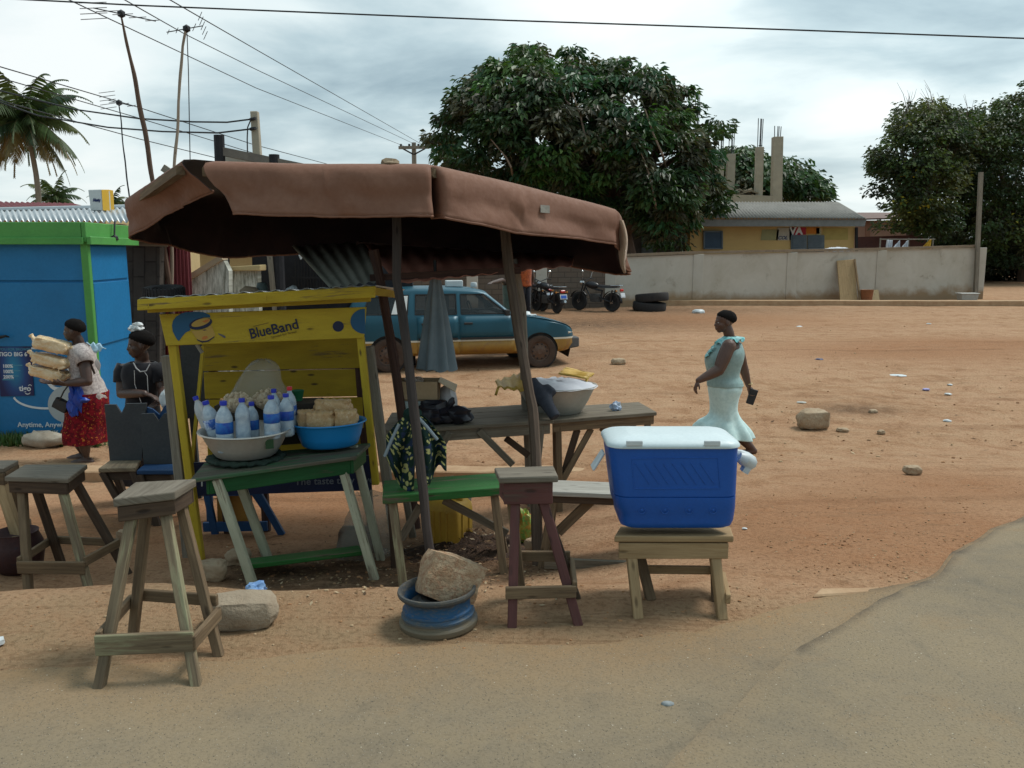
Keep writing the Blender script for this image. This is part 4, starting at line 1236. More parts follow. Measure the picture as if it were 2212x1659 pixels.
s_ = MB(); s_.beam(P(1850, 545, 36.9), P(1850, 491, 36.9), .1, .1); o = s_.build('fence_post', DARKW, None); tag(o, 'dark post at the right corner of the yellow house', 'post')
# two old tyres stacked by the wall
RUB = stain('tyre_rubber', (.022, .022, .024), (.035, .03, .028), .85, 5, .35, .65, 60, .3, dirt=(.10, .06, .04), dirt_amt=.25)
def tyre_profile(ro_, ri, wd):
 h2 = wd / 2
 return [(ri, -h2 * .8), (ri + (ro_ - ri) * .5, -h2), (ro_ * .96, -h2 * .9), (ro_, -h2 * .55), (ro_, h2 * .55), (ro_ * .96, h2 * .9), (ri + (ro_ - ri) * .5, h2), (ri, h2 * .8), (ri - .01, h2 * .4), (ri - .01, -h2 * .4), (ri, -h2 * .8)]
for k, (x, y, tilt, lab) in enumerate([(1402, 30, .05, 'worn black tyre lying flat by the yard wall, the lower of two'), (1405, 30, -.07, 'worn black tyre lying on top of another by the yard wall')]):
 q = GX(x, 26.8)
 s_ = MB(); s_.lathe(tyre_profile(.52, .3, .27), 36, Matrix.Translation(q + V3((.03 * k, 0, .14 + .272 * k))) @ Matrix.Rotation(tilt, 4, 'X') @ Matrix.Rotation(tilt, 4, 'Y'))
 o = s_.build('tyre', RUB, None, smooth=True); tag(o, lab, 'tyre', 'tyres stacked by the yard wall')
# ================================================================ trees and plants
BARK = timber('bark', (.17, .12, .09), (.08, .055, .042))
LEAF = leafy('broad_leaves', None, .45, .22)
LEAFS = leafy('small_leaves', None, .55, .25)
PALML = leafy('palm_leaves', None, .5, .2)
def inside(poly, x, y):
 c = False
 n = len(poly)
 j = n - 1
 for i in range(n):
  xi, yi = poly[i]; xj, yj = poly[j]
  if (yi > y) != (yj > y) and x < (xj - xi) * (y - yi) / (yj - yi) + xi: c = not c
  j = i
 return c
def edge_d(poly, x, y):
 best = 1e9
 n = len(poly)
 for i in range(n):
  ax, ay = poly[i]; bx_, by = poly[(i + 1) % n]
  dx, dy = bx_ - ax, by - ay
  t = max(0, min(1, ((x - ax) * dx + (y - ay) * dy) / (dx * dx + dy * dy + 1e-9)))
  best = min(best, math.hypot(x - ax - dx * t, y - ay - dy * t))
 return best
def leaf_add(mb, base, axis, nrm, L, W, fold=.25):
 """one leaf: a kite folded along its midrib, drooping at the tip"""
 s = axis.cross(nrm).normalized()
 n = s.cross(axis).normalized()
 mid = base + axis * L * .5
 tip = base + axis * L - n * L * .18
 mb.add([base, mid + s * W + n * W * fold, tip, mid - s * W + n * W * fold], [[0, 1, 2], [0, 2, 3]])
def crown(name, poly, Y, half, n_cl, n_lf, L, W, spread, cols, R, parent, mat, shell=.75, tip_droop=.3, gaps=0.0, hmax=150, holes=(), inset=0, irr=22):
 """leaf clumps through a rounded volume whose outline is poly as seen from the road"""
 mb = MB()
 xs_ = [p[0] for p in poly]; ys_ = [p[1] for p in poly]
 cents = []
 tries = 0
 while len(cents) < n_cl and tries < n_cl * 60:
  tries += 1
  x, y = R.uniform(min(xs_), max(xs_)), R.uniform(min(ys_), max(ys_))
  if not inside(poly, x, y): continue
  e = edge_d(poly, x, y)
  if e < inset + (irr * noise.noise(V3((x * .028, y * .028, 6.1))) if inset else 0): continue
  if gaps and noise.noise(V3((x * .016, y * .034, 2.2))) < -.22 and e < 60 and R.random() < gaps: continue
  if any(math.hypot(x - hx, (y - hy) * 1.3) < hr and R.random() < .95 for hx, hy, hr in holes): continue
  k = min(1, e / hmax)
  dep_ = half * math.sqrt(max(0, 1 - (1 - k) ** 2))
  t = R.uniform(-1, 1)
  if R.random() < shell: t = math.copysign(R.uniform(.7, 1), R.uniform(-1.6, .9))
  yy = Y + dep_ * t
  # keep the seen position while moving in depth: it is a volume, so scatter only a little
  cents.append((P(x, y, yy), x, y, k))
 for c, x, y, k in cents:
  tone = noise.noise(c * .45 + V3((3, 1, 7))) * .75 + .5 + R.uniform(-.18, .18)
  base = cols[max(0, min(len(cols) - 1, int(tone * len(cols))))]
  br_ = R.uniform(.75, 1.25)
  sp_ = spread * R.uniform(.7, 1.25)
  up = V3((R.uniform(-.5, .5), R.uniform(-.7, .2), 1)).normalized()
  for i in range(n_lf):
   a = R.uniform(0, 6.283)
   rr = sp_ * math.sqrt(R.random())
   o = V3((math.cos(a) * rr, math.sin(a) * rr, R.uniform(-.45, .4) * sp_))
   ax = (V3((math.cos(a), math.sin(a), R.uniform(-.9, .5) - tip_droop))).normalized()
   nr = (up + V3((R.uniform(-.6, .6), R.uniform(-.6, .6), 0))).normalized()
   j = R.uniform(.72, 1.3) * br_
   mb.col = (base[0] * j * R.uniform(.9, 1.12), base[1] * j, base[2] * j * R.uniform(.85, 1.15))
   l = L * R.uniform(.65, 1.2)
   leaf_add(mb, c + o, ax, nr, l, W * l / L)
 o = mb.build(name, mat, parent)
 return o, cents
def limbs(mb, root, cents, R, n, r0, fork):
 """trunk, a few main limbs from the fork and thinner branches out to clumps"""
 mb.tube([root - V3((0, 0, .2)), root.lerp(fork, .5) + V3((.15, 0, 0)), fork], [r0 * 1.25, r0, r0 * .85], 10)
 mains = []
 pick = R.sample(cents, min(n, len(cents)))
 for c, *_ in pick[: max(6, n // 4)]:
  m_ = fork.lerp(c, .55) + V3((R.uniform(-.4, .4), R.uniform(-.4, .4), R.uniform(.1, .7)))
  mb.tube([fork, fork.lerp(m_, .5) + V3((0, 0, .25)), m_, m_.lerp(c, .6) + V3((0, 0, .1)), c], [r0 * .55, r0 * .42, r0 * .28, r0 * .15, r0 * .05], 7)
  mains.append(m_)
 for c, *_ in pick:
  m_ = min(mains, key=lambda q: (q - c).length)
  mb.tube([m_, m_.lerp(c, .5) + V3((R.uniform(-.2, .2), 0, R.uniform(-.1, .3))), c], [r0 * .16, r0 * .09, r0 * .03], 5)
R4 = random.Random(21)
BIG = [(921, 292), (950, 268), (945, 244), (972, 232), (955, 208), (1000, 182), (1030, 150), (1075, 118), (1110, 112), (1150, 96), (1195, 110), (1240, 103), (1290, 128), (1330, 126), (1352, 146), (1400, 140), (1440, 160), (1474, 180), (1494, 200), (1455, 212), (1500, 222), (1520, 232), (1550, 238), (1562, 262), (1586, 282), (1552, 300), (1530, 312), (1548, 345), (1536, 372), (1566, 395), (1572, 428), (1548, 446), (1556, 474), (1518, 486), (1490, 504), (1476, 540), (1440, 536), (1408, 520), (1380, 500), (1330, 470), (1240, 450), (1150, 432), (1050, 410), (985, 372), (955, 345), (935, 330), (948, 312)]
t = thing('broadleaf_tree', 'huge spreading broad-leaved tree with a dark crown behind the yard wall', 'tree', V3((4.6, 34.5, T(4.6, 34.5))))
DG = [(.034, .070, .028), (.040, .078, .028), (.052, .098, .032), (.070, .072, .040), (.036, .094, .038), (.085, .088, .048), (.058, .135, .032), (.085, .15, .04)]
o, cents = crown('crown', BIG, 34.5, 5.2, 1050, 52, .31, .072, .46, DG, R4, t, LEAF, shell=.72, gaps=.9, inset=7, holes=[(1272, 350, 42), (1431, 338, 44), (1364, 216, 40), (1110, 184, 34), (1233, 220, 34), (1010, 300, 36), (1180, 300, 30), (1500, 268, 34), (1330, 410, 36), (1080, 345, 36)])
mb = MB(); limbs(mb, V3((4.6, 34.5, T(4.6, 34.5))), cents, R4, 120, .42, V3((4.4, 34.5, 2.3)))
mb.build('trunk', BARK, t, smooth=True)
PALEB = timber('pale_branch', (.30, .23, .17), (.18, .13, .10))
for pts in ([(1385, 330), (1400, 380), (1412, 440)], [(1120, 415), (1134, 465), (1152, 515)], [(1393, 236), (1408, 290), (1428, 335)], [(1236, 200), (1250, 250), (1262, 300)], [(1060, 300), (1090, 340), (1100, 360)]):
 b_ = MB(); b_.tube([P(x + 4 * math.sin(i), y, 29.6) for i, (x, y) in enumerate(pts)] + [P(pts[-1][0] + 10, pts[-1][1] + 30, 31.5)], [.02, .03, .035, .05], 6); b_.build('branch', PALEB, t, smooth=True)
BACK = [(1552, 345), (1575, 328), (1602, 316), (1630, 330), (1660, 340), (1690, 352), (1718, 350), (1738, 372), (1762, 378), (1784, 420), (1770, 434), (1700, 440), (1600, 440), (1552, 430)]
t = thing('broadleaf_tree', 'far green tree behind the bare concrete columns', 'tree', GX(1670, 62))
o, cents = crown('crown', BACK, 62, 5, 260, 30, .5, .15, .9, [(.04, .085, .03), (.055, .115, .035), (.07, .10, .04), (.10, .10, .055)], R4, t, LEAF, gaps=.3, hmax=50)
mb = MB(); limbs(mb, GX(1670, 62), cents, R4, 24, .3, P(1665, 450, 62)); mb.build('trunk', BARK, t, smooth=True)
RT1 = [(1868, 372), (1884, 352), (1872, 330), (1890, 300), (1920, 284), (1944, 262), (1930, 246), (1962, 226), (1986, 200), (2010, 206), (2030, 232), (2052, 240), (2080, 232), (2096, 262), (2100, 300), (2090, 420), (2070, 520), (2020, 530), (1980, 512), (1940, 512), (1905, 492), (1888, 462), (1900, 440), (1880, 415), (1892, 392)]
RT2 = [(2020, 262), (2075, 228), (2110, 236), (2140, 222), (2170, 212), (2200, 185), (2240, 165), (2300, 150), (2380, 190), (2440, 300), (2450, 480), (2400, 590), (2250, 596), (2140, 590), (2080, 560), (2050, 480), (2036, 380)]
YG = [(.030, .050, .020), (.040, .068, .024), (.056, .095, .030), (.052, .060, .030), (.085, .125, .034), (.064, .074, .036), (.11, .125, .036)]
RT3 = [(1996, 330), (2006, 262), (2040, 226), (2080, 212), (2112, 202), (2150, 204), (2200, 214), (2240, 300), (2240, 592), (2020, 560)]
for k, (poly, Y, lab, n) in enumerate([(RT1, 47, 'dark feathery tree with yellowish tips right of the yellow house', 520), (RT3, 54, 'middle feathery tree standing back between the two right-hand trees', 420), (RT2, 50, 'dense dark tree at the right edge behind the tall wall post', 800)]):
 cx_ = sum(p[0] for p in poly) / len(poly)
 t = thing('feathery_tree', lab, 'tree', GX(cx_, Y))
 o, cents = crown('crown', poly, Y, 4.5, n, 46, .24, .075, .62, YG, R4, t, LEAFS, gaps=.8 if k == 0 else .4, hmax=90, tip_droop=.1, inset=12, irr=48 if k != 1 else 20, holes=[(1960, 330, 30), (2010, 410, 26), (1935, 404, 24), (2040, 318, 24), (1990, 268, 24), (1925, 460, 20)] if k == 0 else [])
 mb = MB(); limbs(mb, GX(cx_, Y), cents, R4, 70, .3, P(cx_, 500, Y)); mb.build('trunk', BARK, t, smooth=True)
 # yellow flower sprays
 fl = MB()
 for c, x, y, kk in R4.sample(cents, 26):
  if R4.random() < .35: continue
  for i in range(9):
   q = c + V3((R4.gauss(0, .22), R4.gauss(-.3, .25), R4.gauss(.1, .2)))
   fl.col = R4.choice([(.42, .34, .03), (.5, .40, .04), (.30, .28, .04)])
   leaf_add(fl, q, V3((R4.uniform(-1, 1), R4.uniform(-1, 1), R4.uniform(-.3, 1))).normalized(), V3((0, -.3, 1)), .2, .09)
 fl.build('blossom', LEAFS, t)
 if k == 0:
  tw = MB()
  for i in range(40):
   c, x, y, kk = R4.choice([q for q in cents if q[3] < .25 and q[2] < 330])
   d = V3((R4.uniform(-.5, .5), R4.uniform(-.3, .3), R4.uniform(.5, 1.2)))
   tw.tube([c, c + d * .6 + V3((.1, 0, 0)), c + d * 1.1], [.02, .012, .005], 4)
  tw.build('bare_twigs', BARK, t)
# shade bushes under them
HB = [(1985, 560), (2000, 520), (2040, 512), (2110, 516), (2114, 522), (2200, 510), (2300, 505), (2440, 510), (2440, 604), (2250, 606), (2110, 604), (1990, 600)]
t = thing('shrub_thicket', 'dark thicket of shrubs under the right-hand trees beyond the wall end', 'shrubs', GX(2200, 52))
o, cents = crown('foliage', HB, 53, 2, 420, 36, .26, .09, .6, [(.022, .035, .016), (.03, .05, .02), (.035, .035, .022)], R4, t, LEAFS, hmax=40)
t['label'] = 'dark thicket of shrubs under the right-hand trees beyond the wall end'
# far tree line closing the horizon
for k, (xa, xb, yt, Y, lab) in enumerate([(-300, 90, 505, 80, 'far leafy tree beyond the red roof at the left edge'), (640, 900, 505, 75, 'far leafy tree low behind the dark bar front'), (860, 1130, 498, 80, 'far leafy tree low behind the awning'), (1100, 1400, 480, 70, 'far leafy tree in the shade behind the huge tree')]):
 poly = [(xa + (xb - xa) * i / 10, yt + 14 * noise.noise(V3((i * 1.3, k, 0))) + 26 * abs(i / 5 - 1) ** 3) for i in range(11)] + [(xb, 560), (xa, 560)]
 t = thing('far_tree', lab, 'tree', GX((xa + xb) / 2, Y))
 o, cents = crown('crown', poly, Y, 4, 170, 26, .6, .2, 1.1, DG[:5], R4, t, LEAF, hmax=40)
 mb = MB(); limbs(mb, GX((xa + xb) / 2, Y), cents, R4, 10, .3, P((xa + xb) / 2, 545, Y)); mb.build('trunk', BARK, t, smooth=True)
# ---------------------------------------------------------------- palms
def palm(x, y, Y, base_x, L, n, label, R, lean, r0=.19):
 c = P(x, y, Y)
 b0 = GX(base_x, Y)
 t = thing('coconut_palm', label, 'palm tree', b0)
 mb = MB()
 pts = []
 for i in range(13):
  u = i / 12
  q = b0.lerp(c, u) + V3((lean * math.sin(u * math.pi), 0, 0))
  pts.append(q)
 mb.tube(pts, [r0 * (1.25 - .5 * i / 12) * (1 + .05 * (i % 2)) for i in range(13)], 10)
 mb.build('trunk', GREYW, t, smooth=True)
 fr = MB()
 for i in range(n):
  az = 6.283 * (i * .381966 % 1) + R.uniform(-.2, .2)
  el = 1.25 - 1.9 * (i / n) + R.uniform(-.12, .12)
  l = L * R.uniform(.85, 1.08)
  d = V3((math.cos(az) * math.cos(el), math.sin(az) * math.cos(el), math.sin(el)))
  g = R.choice([(.045, .075, .028), (.06, .095, .032), (.08, .10, .03), (.035, .062, .03)])
  if i > n * .78: g = R.choice([(.14, .11, .04), (.16, .12, .045), (.09, .10, .035)])
  prev = c
  dd = d.copy()
  pts = [c.copy()]
  K = 16
  for k in range(K):
   dd = (dd + V3((0, 0, -.055 - .050 * k / K * 2))).normalized()
   pts.append(pts[-1] + dd * l / K)
  fr.col = (.12, .11, .05)
  fr.tube(pts, [.05 * (1 - .9 * k / K) for k in range(K + 1)], 4)
  for k in range(1, K + 1):
   for sub in (0, .5):
    u = (k - sub) / K
    p = pts[k - 1].lerp(pts[k], 1 - sub)
    tn = (pts[k] - pts[k - 1]).normalized()
    s = tn.cross(V3((0, 0, 1)))
    if s.length < .05: s = V3((1, 0, 0))
    s.normalize()
    ll = l * .23 * (math.sin(min(1, u * 1.15 + .12) * math.pi) ** .6 + .15)
    for sg in (-1, 1):
     ax = (s * sg * .8 + tn * .65 + V3((0, 0, -.55 - .35 * R.random()))).normalized()
     j = R.uniform(.75, 1.25)
     fr.col = (g[0] * j, g[1] * j, g[2] * j)
     w_ = l * .0145
     nn = ax.cross(tn).normalized()
     sd = tn * w_
     tip = p + ax * ll + V3((0, 0, -ll * .18))
     m_ = p + ax * ll * .55
     fr.add([p - sd, p + sd, m_ + sd * 1.1, tip, m_ - sd * 1.1], [[0, 1, 2, 4], [4, 2, 3]])
 fr.build('crown', PALML, t)
 nuts = MB()
 for i in range(9):
  nuts.blob(c + V3((R.gauss(0, .3), R.gauss(-.15, .25), -.35 + R.gauss(0, .12))), (.16, .16, .2), 1)
 nuts.build('coconuts', stain('coconut', (.10, .075, .03), (.07, .05, .02)), t, smooth=True)
R5 = random.Random(4)
palm(52, 262, 62, 77, 5.0, 40, 'tall coconut palm with drooping fronds at the left edge', R5, .75)
palm(118, 428, 105, 128, 4.0, 22, 'small far coconut palm low beyond the red roof', R5, .3)
palm(240, 440, 120, 246, 3.2, 18, 'small far palm just right of the yellow and white sign box', R5, .2)
palm(290, 446, 120, 292, 2.6, 16, 'small far palm half hidden by the left corner of the awning', R5, .2)
# ---------------------------------------------------------------- grass at the kiosk's foot
gr = MB()
for i in range(420):
 x = rnd.uniform(-10, 235) if rnd.random() < .5 else rnd.choice([rnd.gauss(25, 16), rnd.gauss(195, 14)])
 q = G(x, rnd.uniform(944, 966))
 for k in range(3):
  hgt = rnd.uniform(.04, .14)
  a = rnd.uniform(0, 6.28)
  d = V3((math.cos(a) * .05, math.sin(a) * .05, hgt))
  s = V3((-math.sin(a), math.cos(a), 0)) * rnd.uniform(.006, .016)
  gr.col = rnd.choice([(.05, .11, .025), (.07, .14, .03), (.10, .13, .04)])
  gr.add([q - s, q + s, q + d], [[0, 1, 2]])
o = gr.build('grass', LEAFS)
o['kind'] = 'stuff'
# ================================================================ foreground materials
GREYSEAT = timber('grey_seat_board', (.235, .205, .16), (.12, .10, .075), None)
PALELEG = timber('pale_green_leg', (.25, .195, .12), (.11, .08, .05), (.31, .295, .175), .55, .8)
BARELEG = timber('bare_leg', (.235, .165, .095), (.105, .070, .042))
DARKLEG = timber('dark_leg', (.105, .070, .045), (.048, .031, .022))
WHITELEG = timber('whitish_leg', (.24, .20, .14), (.12, .09, .065), (.43, .43, .31), .32, .8)
NEWWOOD = timber('tan_stool_wood', (.40, .28, .15), (.26, .17, .085))
REDLEG = timber('red_leg_paint', (.16, .10, .075), (.08, .05, .04), (.120, .048, .043), .3, .7)
GREENT = timber('green_bench_paint', (.22, .17, .11), (.09, .065, .05), (.026, .135, .030), .28, .6)
GREENTOP = timber('green_table_top', (.16, .15, .11), (.07, .06, .045), (.055, .135, .065), .55, .75)
DKGREEN = timber('dark_green_apron', (.12, .10, .07), (.05, .04, .03), (.012, .085, .025), .18, .6)
GREYTOP = timber('grey_table_top', (.225, .195, .145), (.11, .09, .065))
WHITETOP = timber('whitened_bench', (.46, .45, .40), (.27, .255, .22))
YELLOW = timber('yellow_stall_paint', (.24, .17, .09), (.10, .07, .04), (.52, .385, .032), .18, .6, (.41, .29, .024))
YBACK = timber('yellow_back_boards', (.22, .16, .08), (.10, .07, .04), (.45, .32, .025), .2, .65, (.35, .24, .02))
REDPOST = timber('red_brown_post', (.10, .055, .04), (.05, .026, .022))
NAVY = stain('navy_sign', (.008, .018, .075), (.006, .012, .05), .55, 4, .3, .7, 40, .1)
TARP = stain('brown_tarpaulin', (.22, .106, .066), (.178, .081, .049), .8, 2.2, .35, .65, 28, .35, dirt=(.26, .15, .105), dirt_amt=.26, dist=.006)
ALU = stain('aluminium_basin', (.62, .60, .55), (.50, .47, .42), .36, 3, .35, .65, 30, .12, metal=.45, dirt=(.22, .18, .13), dirt_amt=.22)
BLUEP = flat('blue_plastic', (.012, .21, .52), .38)
PETP = bpy.data.materials.new('bottle_plastic'); PETP.use_nodes = True
_b = PETP.node_tree.nodes['Principled BSDF']
_b.inputs['Base Color'].default_value = (.80, .86, .92, 1); _b.inputs['Roughness'].default_value = .18; _b.inputs['Transmission Weight'].default_value = .55; _b.inputs['IOR'].default_value = 1.2
CAPB = flat('blue_cap', (.012, .03, .42), .4)
CAPR = flat('red_cap', (.60, .02, .03), .4)
LAB = stain('blue_label', (.015, .05, .36), (.02, .16, .50), .45, 14, .4, .6, 60, 0)
LABW = stain('white_blue_label', (.62, .72, .82), (.03, .12, .45), .45, 16, .45, .55, 60, 0)
FROST = stain('frosted_water', (.52, .60, .65), (.30, .39, .48), .3, 24, .35, .65, 120, .4)
BREAD = stain('bread_crust', (.58, .40, .21), (.44, .26, .11), .45, 18, .35, .65, 90, .5, dirt=(.72, .60, .42), dirt_amt=.35)
BAGC = bpy.data.materials.new('clear_plastic_bag'); BAGC.use_nodes = True
_b = BAGC.node_tree.nodes['Principled BSDF']
_b.inputs['Base Color'].default_value = (.40, .38, .32, 1); _b.inputs['Roughness'].default_value = .3; _b.inputs['Alpha'].default_value = .34
BLACKP = stain('black_plastic_bag', (.010, .010, .014), (.02, .02, .028), .35, 10, .35, .65, 60, .3)
CARD = stain('cardboard', (.42, .30, .18), (.36, .25, .14), .85, 5, .35, .65, 60, .2)
WHITEB = stain('white_plastic', (.62, .66, .66), (.52, .56, .57), .4, 5, .35, .65, 40, .1)
COOLB = stain('cooler_blue', (.006, .092, .41), (.005, .075, .34), .40, 3, .3, .7, 80, .12, dirt=(.045, .085, .24), dirt_amt=.2)
COOLW = stain('cooler_white', (.60, .69, .70), (.54, .63, .65), .42, 4, .35, .65, 60, .08, dirt=(.45, .43, .38), dirt_amt=.14)
ROCK = stain('pale_rock', (.44, .345, .235), (.33, .235, .145), .9, 9, .3, .7, 40, .9, dirt=(.24, .14, .075), dirt_amt=.36, dist=.012)
BLOCKC = stain('cement_block', (.37, .30, .215), (.27, .21, .145), .92, 7, .3, .7, 70, .9, dirt=(.17, .12, .08), dirt_amt=.3, dist=.008)
RIMB = stain('blue_steel_rim', (.022, .078, .150), (.018, .05, .10), .6, 6, .35, .65, 40, .35, metal=.1, dirt=(.20, .16, .10), dirt_amt=.46, stretch=(.6, .6, 2.2))
RIMT = stain('rim_dirt', (.10, .095, .09), (.045, .042, .04), .6, 7, .35, .65, 40, .3, metal=.3, dirt=(.25, .2, .14), dirt_amt=.3)
CHGREY = stain('chair_grey_paint', (.060, .068, .072), (.045, .05, .055), .7, 4, .35, .65, 50, .25, dirt=(.14, .12, .08), dirt_amt=.16)
CHBLUE = stain('chair_blue_paint', (.010, .06, .17), (.008, .045, .12), .6, 5)
JERRY = stain('yellow_jerrycan', (.52, .33, .045), (.42, .25, .035), .5, 4, .35, .65, 40, .1, dirt=(.25, .15, .05), dirt_amt=.25)
# printed wax cloth: dark green and navy with pale yellow marks
PRINT, nt, b = new_mat('printed_cloth', .9, 0, .15)
v = coords(nt, 'UV', (1, 1, 1), False)
vo = voro_n(nt, v, 42)
sp1 = ramp(nt, math_n(nt, 'ADD', vo, math_n(nt, 'MULTIPLY', noise_n(nt, v, 60, 2), .35)), [(.50, 1), (.58, 0)])
sp2 = ramp(nt, noise_n(nt, v, 26, 3), [(.52, 0), (.58, 1)])
col = mixrgb(nt, sp2, (.010, .028, .022), (.02, .035, .075))
col = mixrgb(nt, math_n(nt, 'MULTIPLY', sp1, ramp(nt, noise_n(nt, v, 11, 2), [(.34, 0), (.42, 1)])), col, (.40, .39, .15))
nt.links.new(col, b.inputs['Base Color'])
def pq(*q): return [P(*t) for t in q]
def leg(mb, a, b_, w_, w2=None, side=None): mb.beam(a, b_, w_, w_, side or V3((1, 0, 0)), w2 or w_, w2 or w_)
def rough_block(mb, c, size, M, seed, n=7, amp=.05, rnd_=.16):
 """a stone: rounded cuboid with an uneven skin"""
 vs, fs, idx = [], [], {}
 def key(i, j, k): return (i, j, k)
 def add(i, j, k):
  if (i, j, k) in idx: return idx[(i, j, k)]
  p = V3((i / n * 2 - 1, j / n * 2 - 1, k / n * 2 - 1))
  l = max(1e-6, (abs(p.x) ** 5 + abs(p.y) ** 5 + abs(p.z) ** 5) ** .2)
  s_ = p.normalized()
  p = p * (1 - rnd_) / 1 + s_ * rnd_
  d = noise.noise(p * 1.3 + V3((seed, 0, 0))) * amp * 2 + noise.noise(p * 3.7 + V3((seed, 5, 0))) * amp * .8
  p = p * (1 + d)
  idx[(i, j, k)] = len(vs)
  vs.append(V3(c) + M @ V3((p.x * size[0] / 2, p.y * size[1] / 2, p.z * size[2] / 2)))
  return idx[(i, j, k)]
 for a in range(n):
  for b_ in range(n):
   for k, fl in ((0, 1), (n, 0)):
    for ax in range(3):
     def g(u, w_):
      t = [0, 0, 0]; t[ax] = k; t[(ax + 1) % 3] = u; t[(ax + 2) % 3] = w_
      return add(*t)
     f = [g(a, b_), g(a + 1, b_), g(a + 1, b_ + 1), g(a, b_ + 1)]
     fs.append(f[::-1] if fl else f)
 mb.add(vs, fs)
def stone(name, label, c, size, rotz, seed, mat=ROCK, tilt=(0, 0), n=8, amp=.06, rnd_=.2, cat='rock', group=None):
 mb = MB()
 M = Matrix.Rotation(rotz, 3, 'Z') @ Matrix.Rotation(tilt[0], 3, 'X') @ Matrix.Rotation(tilt[1], 3, 'Y')
 rough_block(mb, c, size, M, seed, n, amp, rnd_)
 o = mb.build(name, mat, None, smooth=True, angle=50)
 return tag(o, label, cat, group)
# ================================================================ bar stools
def stool(name, label, seat, feet, th, mats, rails, lw=.045, apron=.075, inset=.03, overhang=None, group='rough wooden stools'):
 """seat: four top corners FL FR BR BL; feet: four ground points in the same turn; rails: (a, b, height share, depth of board)"""
 ms, ma, mlegs, mr = mats
 c = (feet[0] + feet[1] + feet[2] + feet[3]) / 4
 t = thing(name, label, 'stool', c, 0, group)
 s_ = MB(); s_.slab(seat, V3((0, 0, -th))); s_.build('seat', ms, t, bevel=.006, segs=2)
 cen = sum(seat, V3()) / 4
 ins = [p + (cen - p) * (inset / max(.01, (cen - p).length)) - V3((0, 0, th + .002)) for p in seat]
 s_ = MB()
 dz = V3((0, 0, -apron))
 for a, b_ in ((0, 1), (1, 2), (2, 3), (3, 0)):
  n_ = (ins[b_] - ins[a]).normalized()
  n_ = V3((n_.y, -n_.x, 0)) * .022
  e = (ins[b_] - ins[a]).normalized() * (.022 if a % 2 == 0 else -.003)
  s_.slab([ins[a] - e, ins[b_] + e, ins[b_] + e + dz, ins[a] - e + dz], n_)
 s_.build('apron', ma, t, bevel=.003)
 tops = []
 for k in range(4):
  p = ins[k] + (cen - ins[k]).normalized() * .042
  p = V3((p.x, p.y, ins[k].z - apron * .6))
  tops.append(p)
  s_ = MB(); s_.beam(feet[k] - V3((0, 0, .01)), p, lw, lw, V3((1, 0, 0)), lw * 1.05, lw * 1.05)
  s_.build('leg', mlegs[k % len(mlegs)], t, bevel=.004)
 for a, b_, h_, dpt, *rm_ in rails:
  pa = feet[a].lerp(tops[a], h_ / max(.01, (tops[a].z - feet[a].z)))
  pb = feet[b_].lerp(tops[b_], h_ / max(.01, (tops[b_].z - feet[b_].z)))
  d = (pb - pa).normalized()
  out = V3((d.y, -d.x, 0)) * (lw * .5 + .012)
  if (pa + out - c).length < (pa - out - c).length: out = -out
  s_ = MB(); s_.beam(pa + out - d * .035, pb + out + d * .03, .022, dpt, V3((d.y, -d.x, 0)))
  s_.build('rail', rm_[0] if rm_ else mr, t, bevel=.003)
 return t
F1 = [G(213, 1488), G(425, 1482), G(474, 1416), G(285, 1392)]
stool('bar_stool', 'weathered stool with pale legs and a grey seat standing on the road edge in front', [P(243, 1078, 3.30), P(378, 1062, 3.38), P(424, 1034, 3.62), P(292, 1041, 3.56)], F1, .035,
      (GREYSEAT, DARKLEG, [PALELEG, PALELEG, BARELEG, BARELEG], BARELEG), [(0, 1, .155, .082, PALELEG), (1, 2, .15, .055), (2, 3, .20, .05), (3, 0, .18, .045)], .038, .062, .045)
S2 = [P(9, 1030, 5.02), P(147, 1034, 5.0), P(189, 1003, 5.36), P(54, 1003, 5.36)]
F2 = [GX(8, 4.84), GX(150, 4.82), GX(238, 5.3), GX(92, 5.42)]
stool('bar_stool', 'blue-grey topped stool with a yellow front edge, standing below the sandy lip at left', S2, F2, .03,
      (GREYSEAT, DARKLEG, [BARELEG, PALELEG, DARKLEG, DARKLEG], BARELEG), [(0, 1, .17, .075), (1, 2, .2, .055), (2, 3, .2, .05), (3, 0, .2, .05)], .045, .07, .05)
S3 = [P(-120, 1008, 5.5), P(8, 1012, 5.5), P(40, 994, 5.85), P(-90, 994, 5.85)]
F3 = [GX(-130, 5.35), GX(15, 5.35), GX(20, 5.9), GX(-95, 5.9)]
stool('bar_stool', 'stool cut off by the left edge of the photo, with a worn tan leg', S3, F3, .03, (GREYSEAT, BARELEG, [NEWWOOD, NEWWOOD, BARELEG, BARELEG], BARELEG), [(0, 1, .2, .06), (1, 2, .2, .05)], .06, .08)
F4 = [G(1106, 1353), G(1250, 1348), G(1246, 1290), G(1128, 1290)]
stool('bar_stool', 'stool with a grey board seat and dark red legs beside the blue cooler', [P(1078, 1031, 3.74), P(1206, 1028, 3.72), P(1196, 1006, 3.96), P(1068, 1010, 3.98)], F4, .03,
      (GREYSEAT, REDLEG, [REDLEG, REDLEG, DARKLEG, BARELEG], BARELEG), [(0, 1, .15, .055), (2, 3, .2, .05), (1, 2, .17, .05)], .042, .10, .06)
F5 = [G(1379, 1334), G(1561, 1336), G(1548, 1298), G(1407, 1294)]
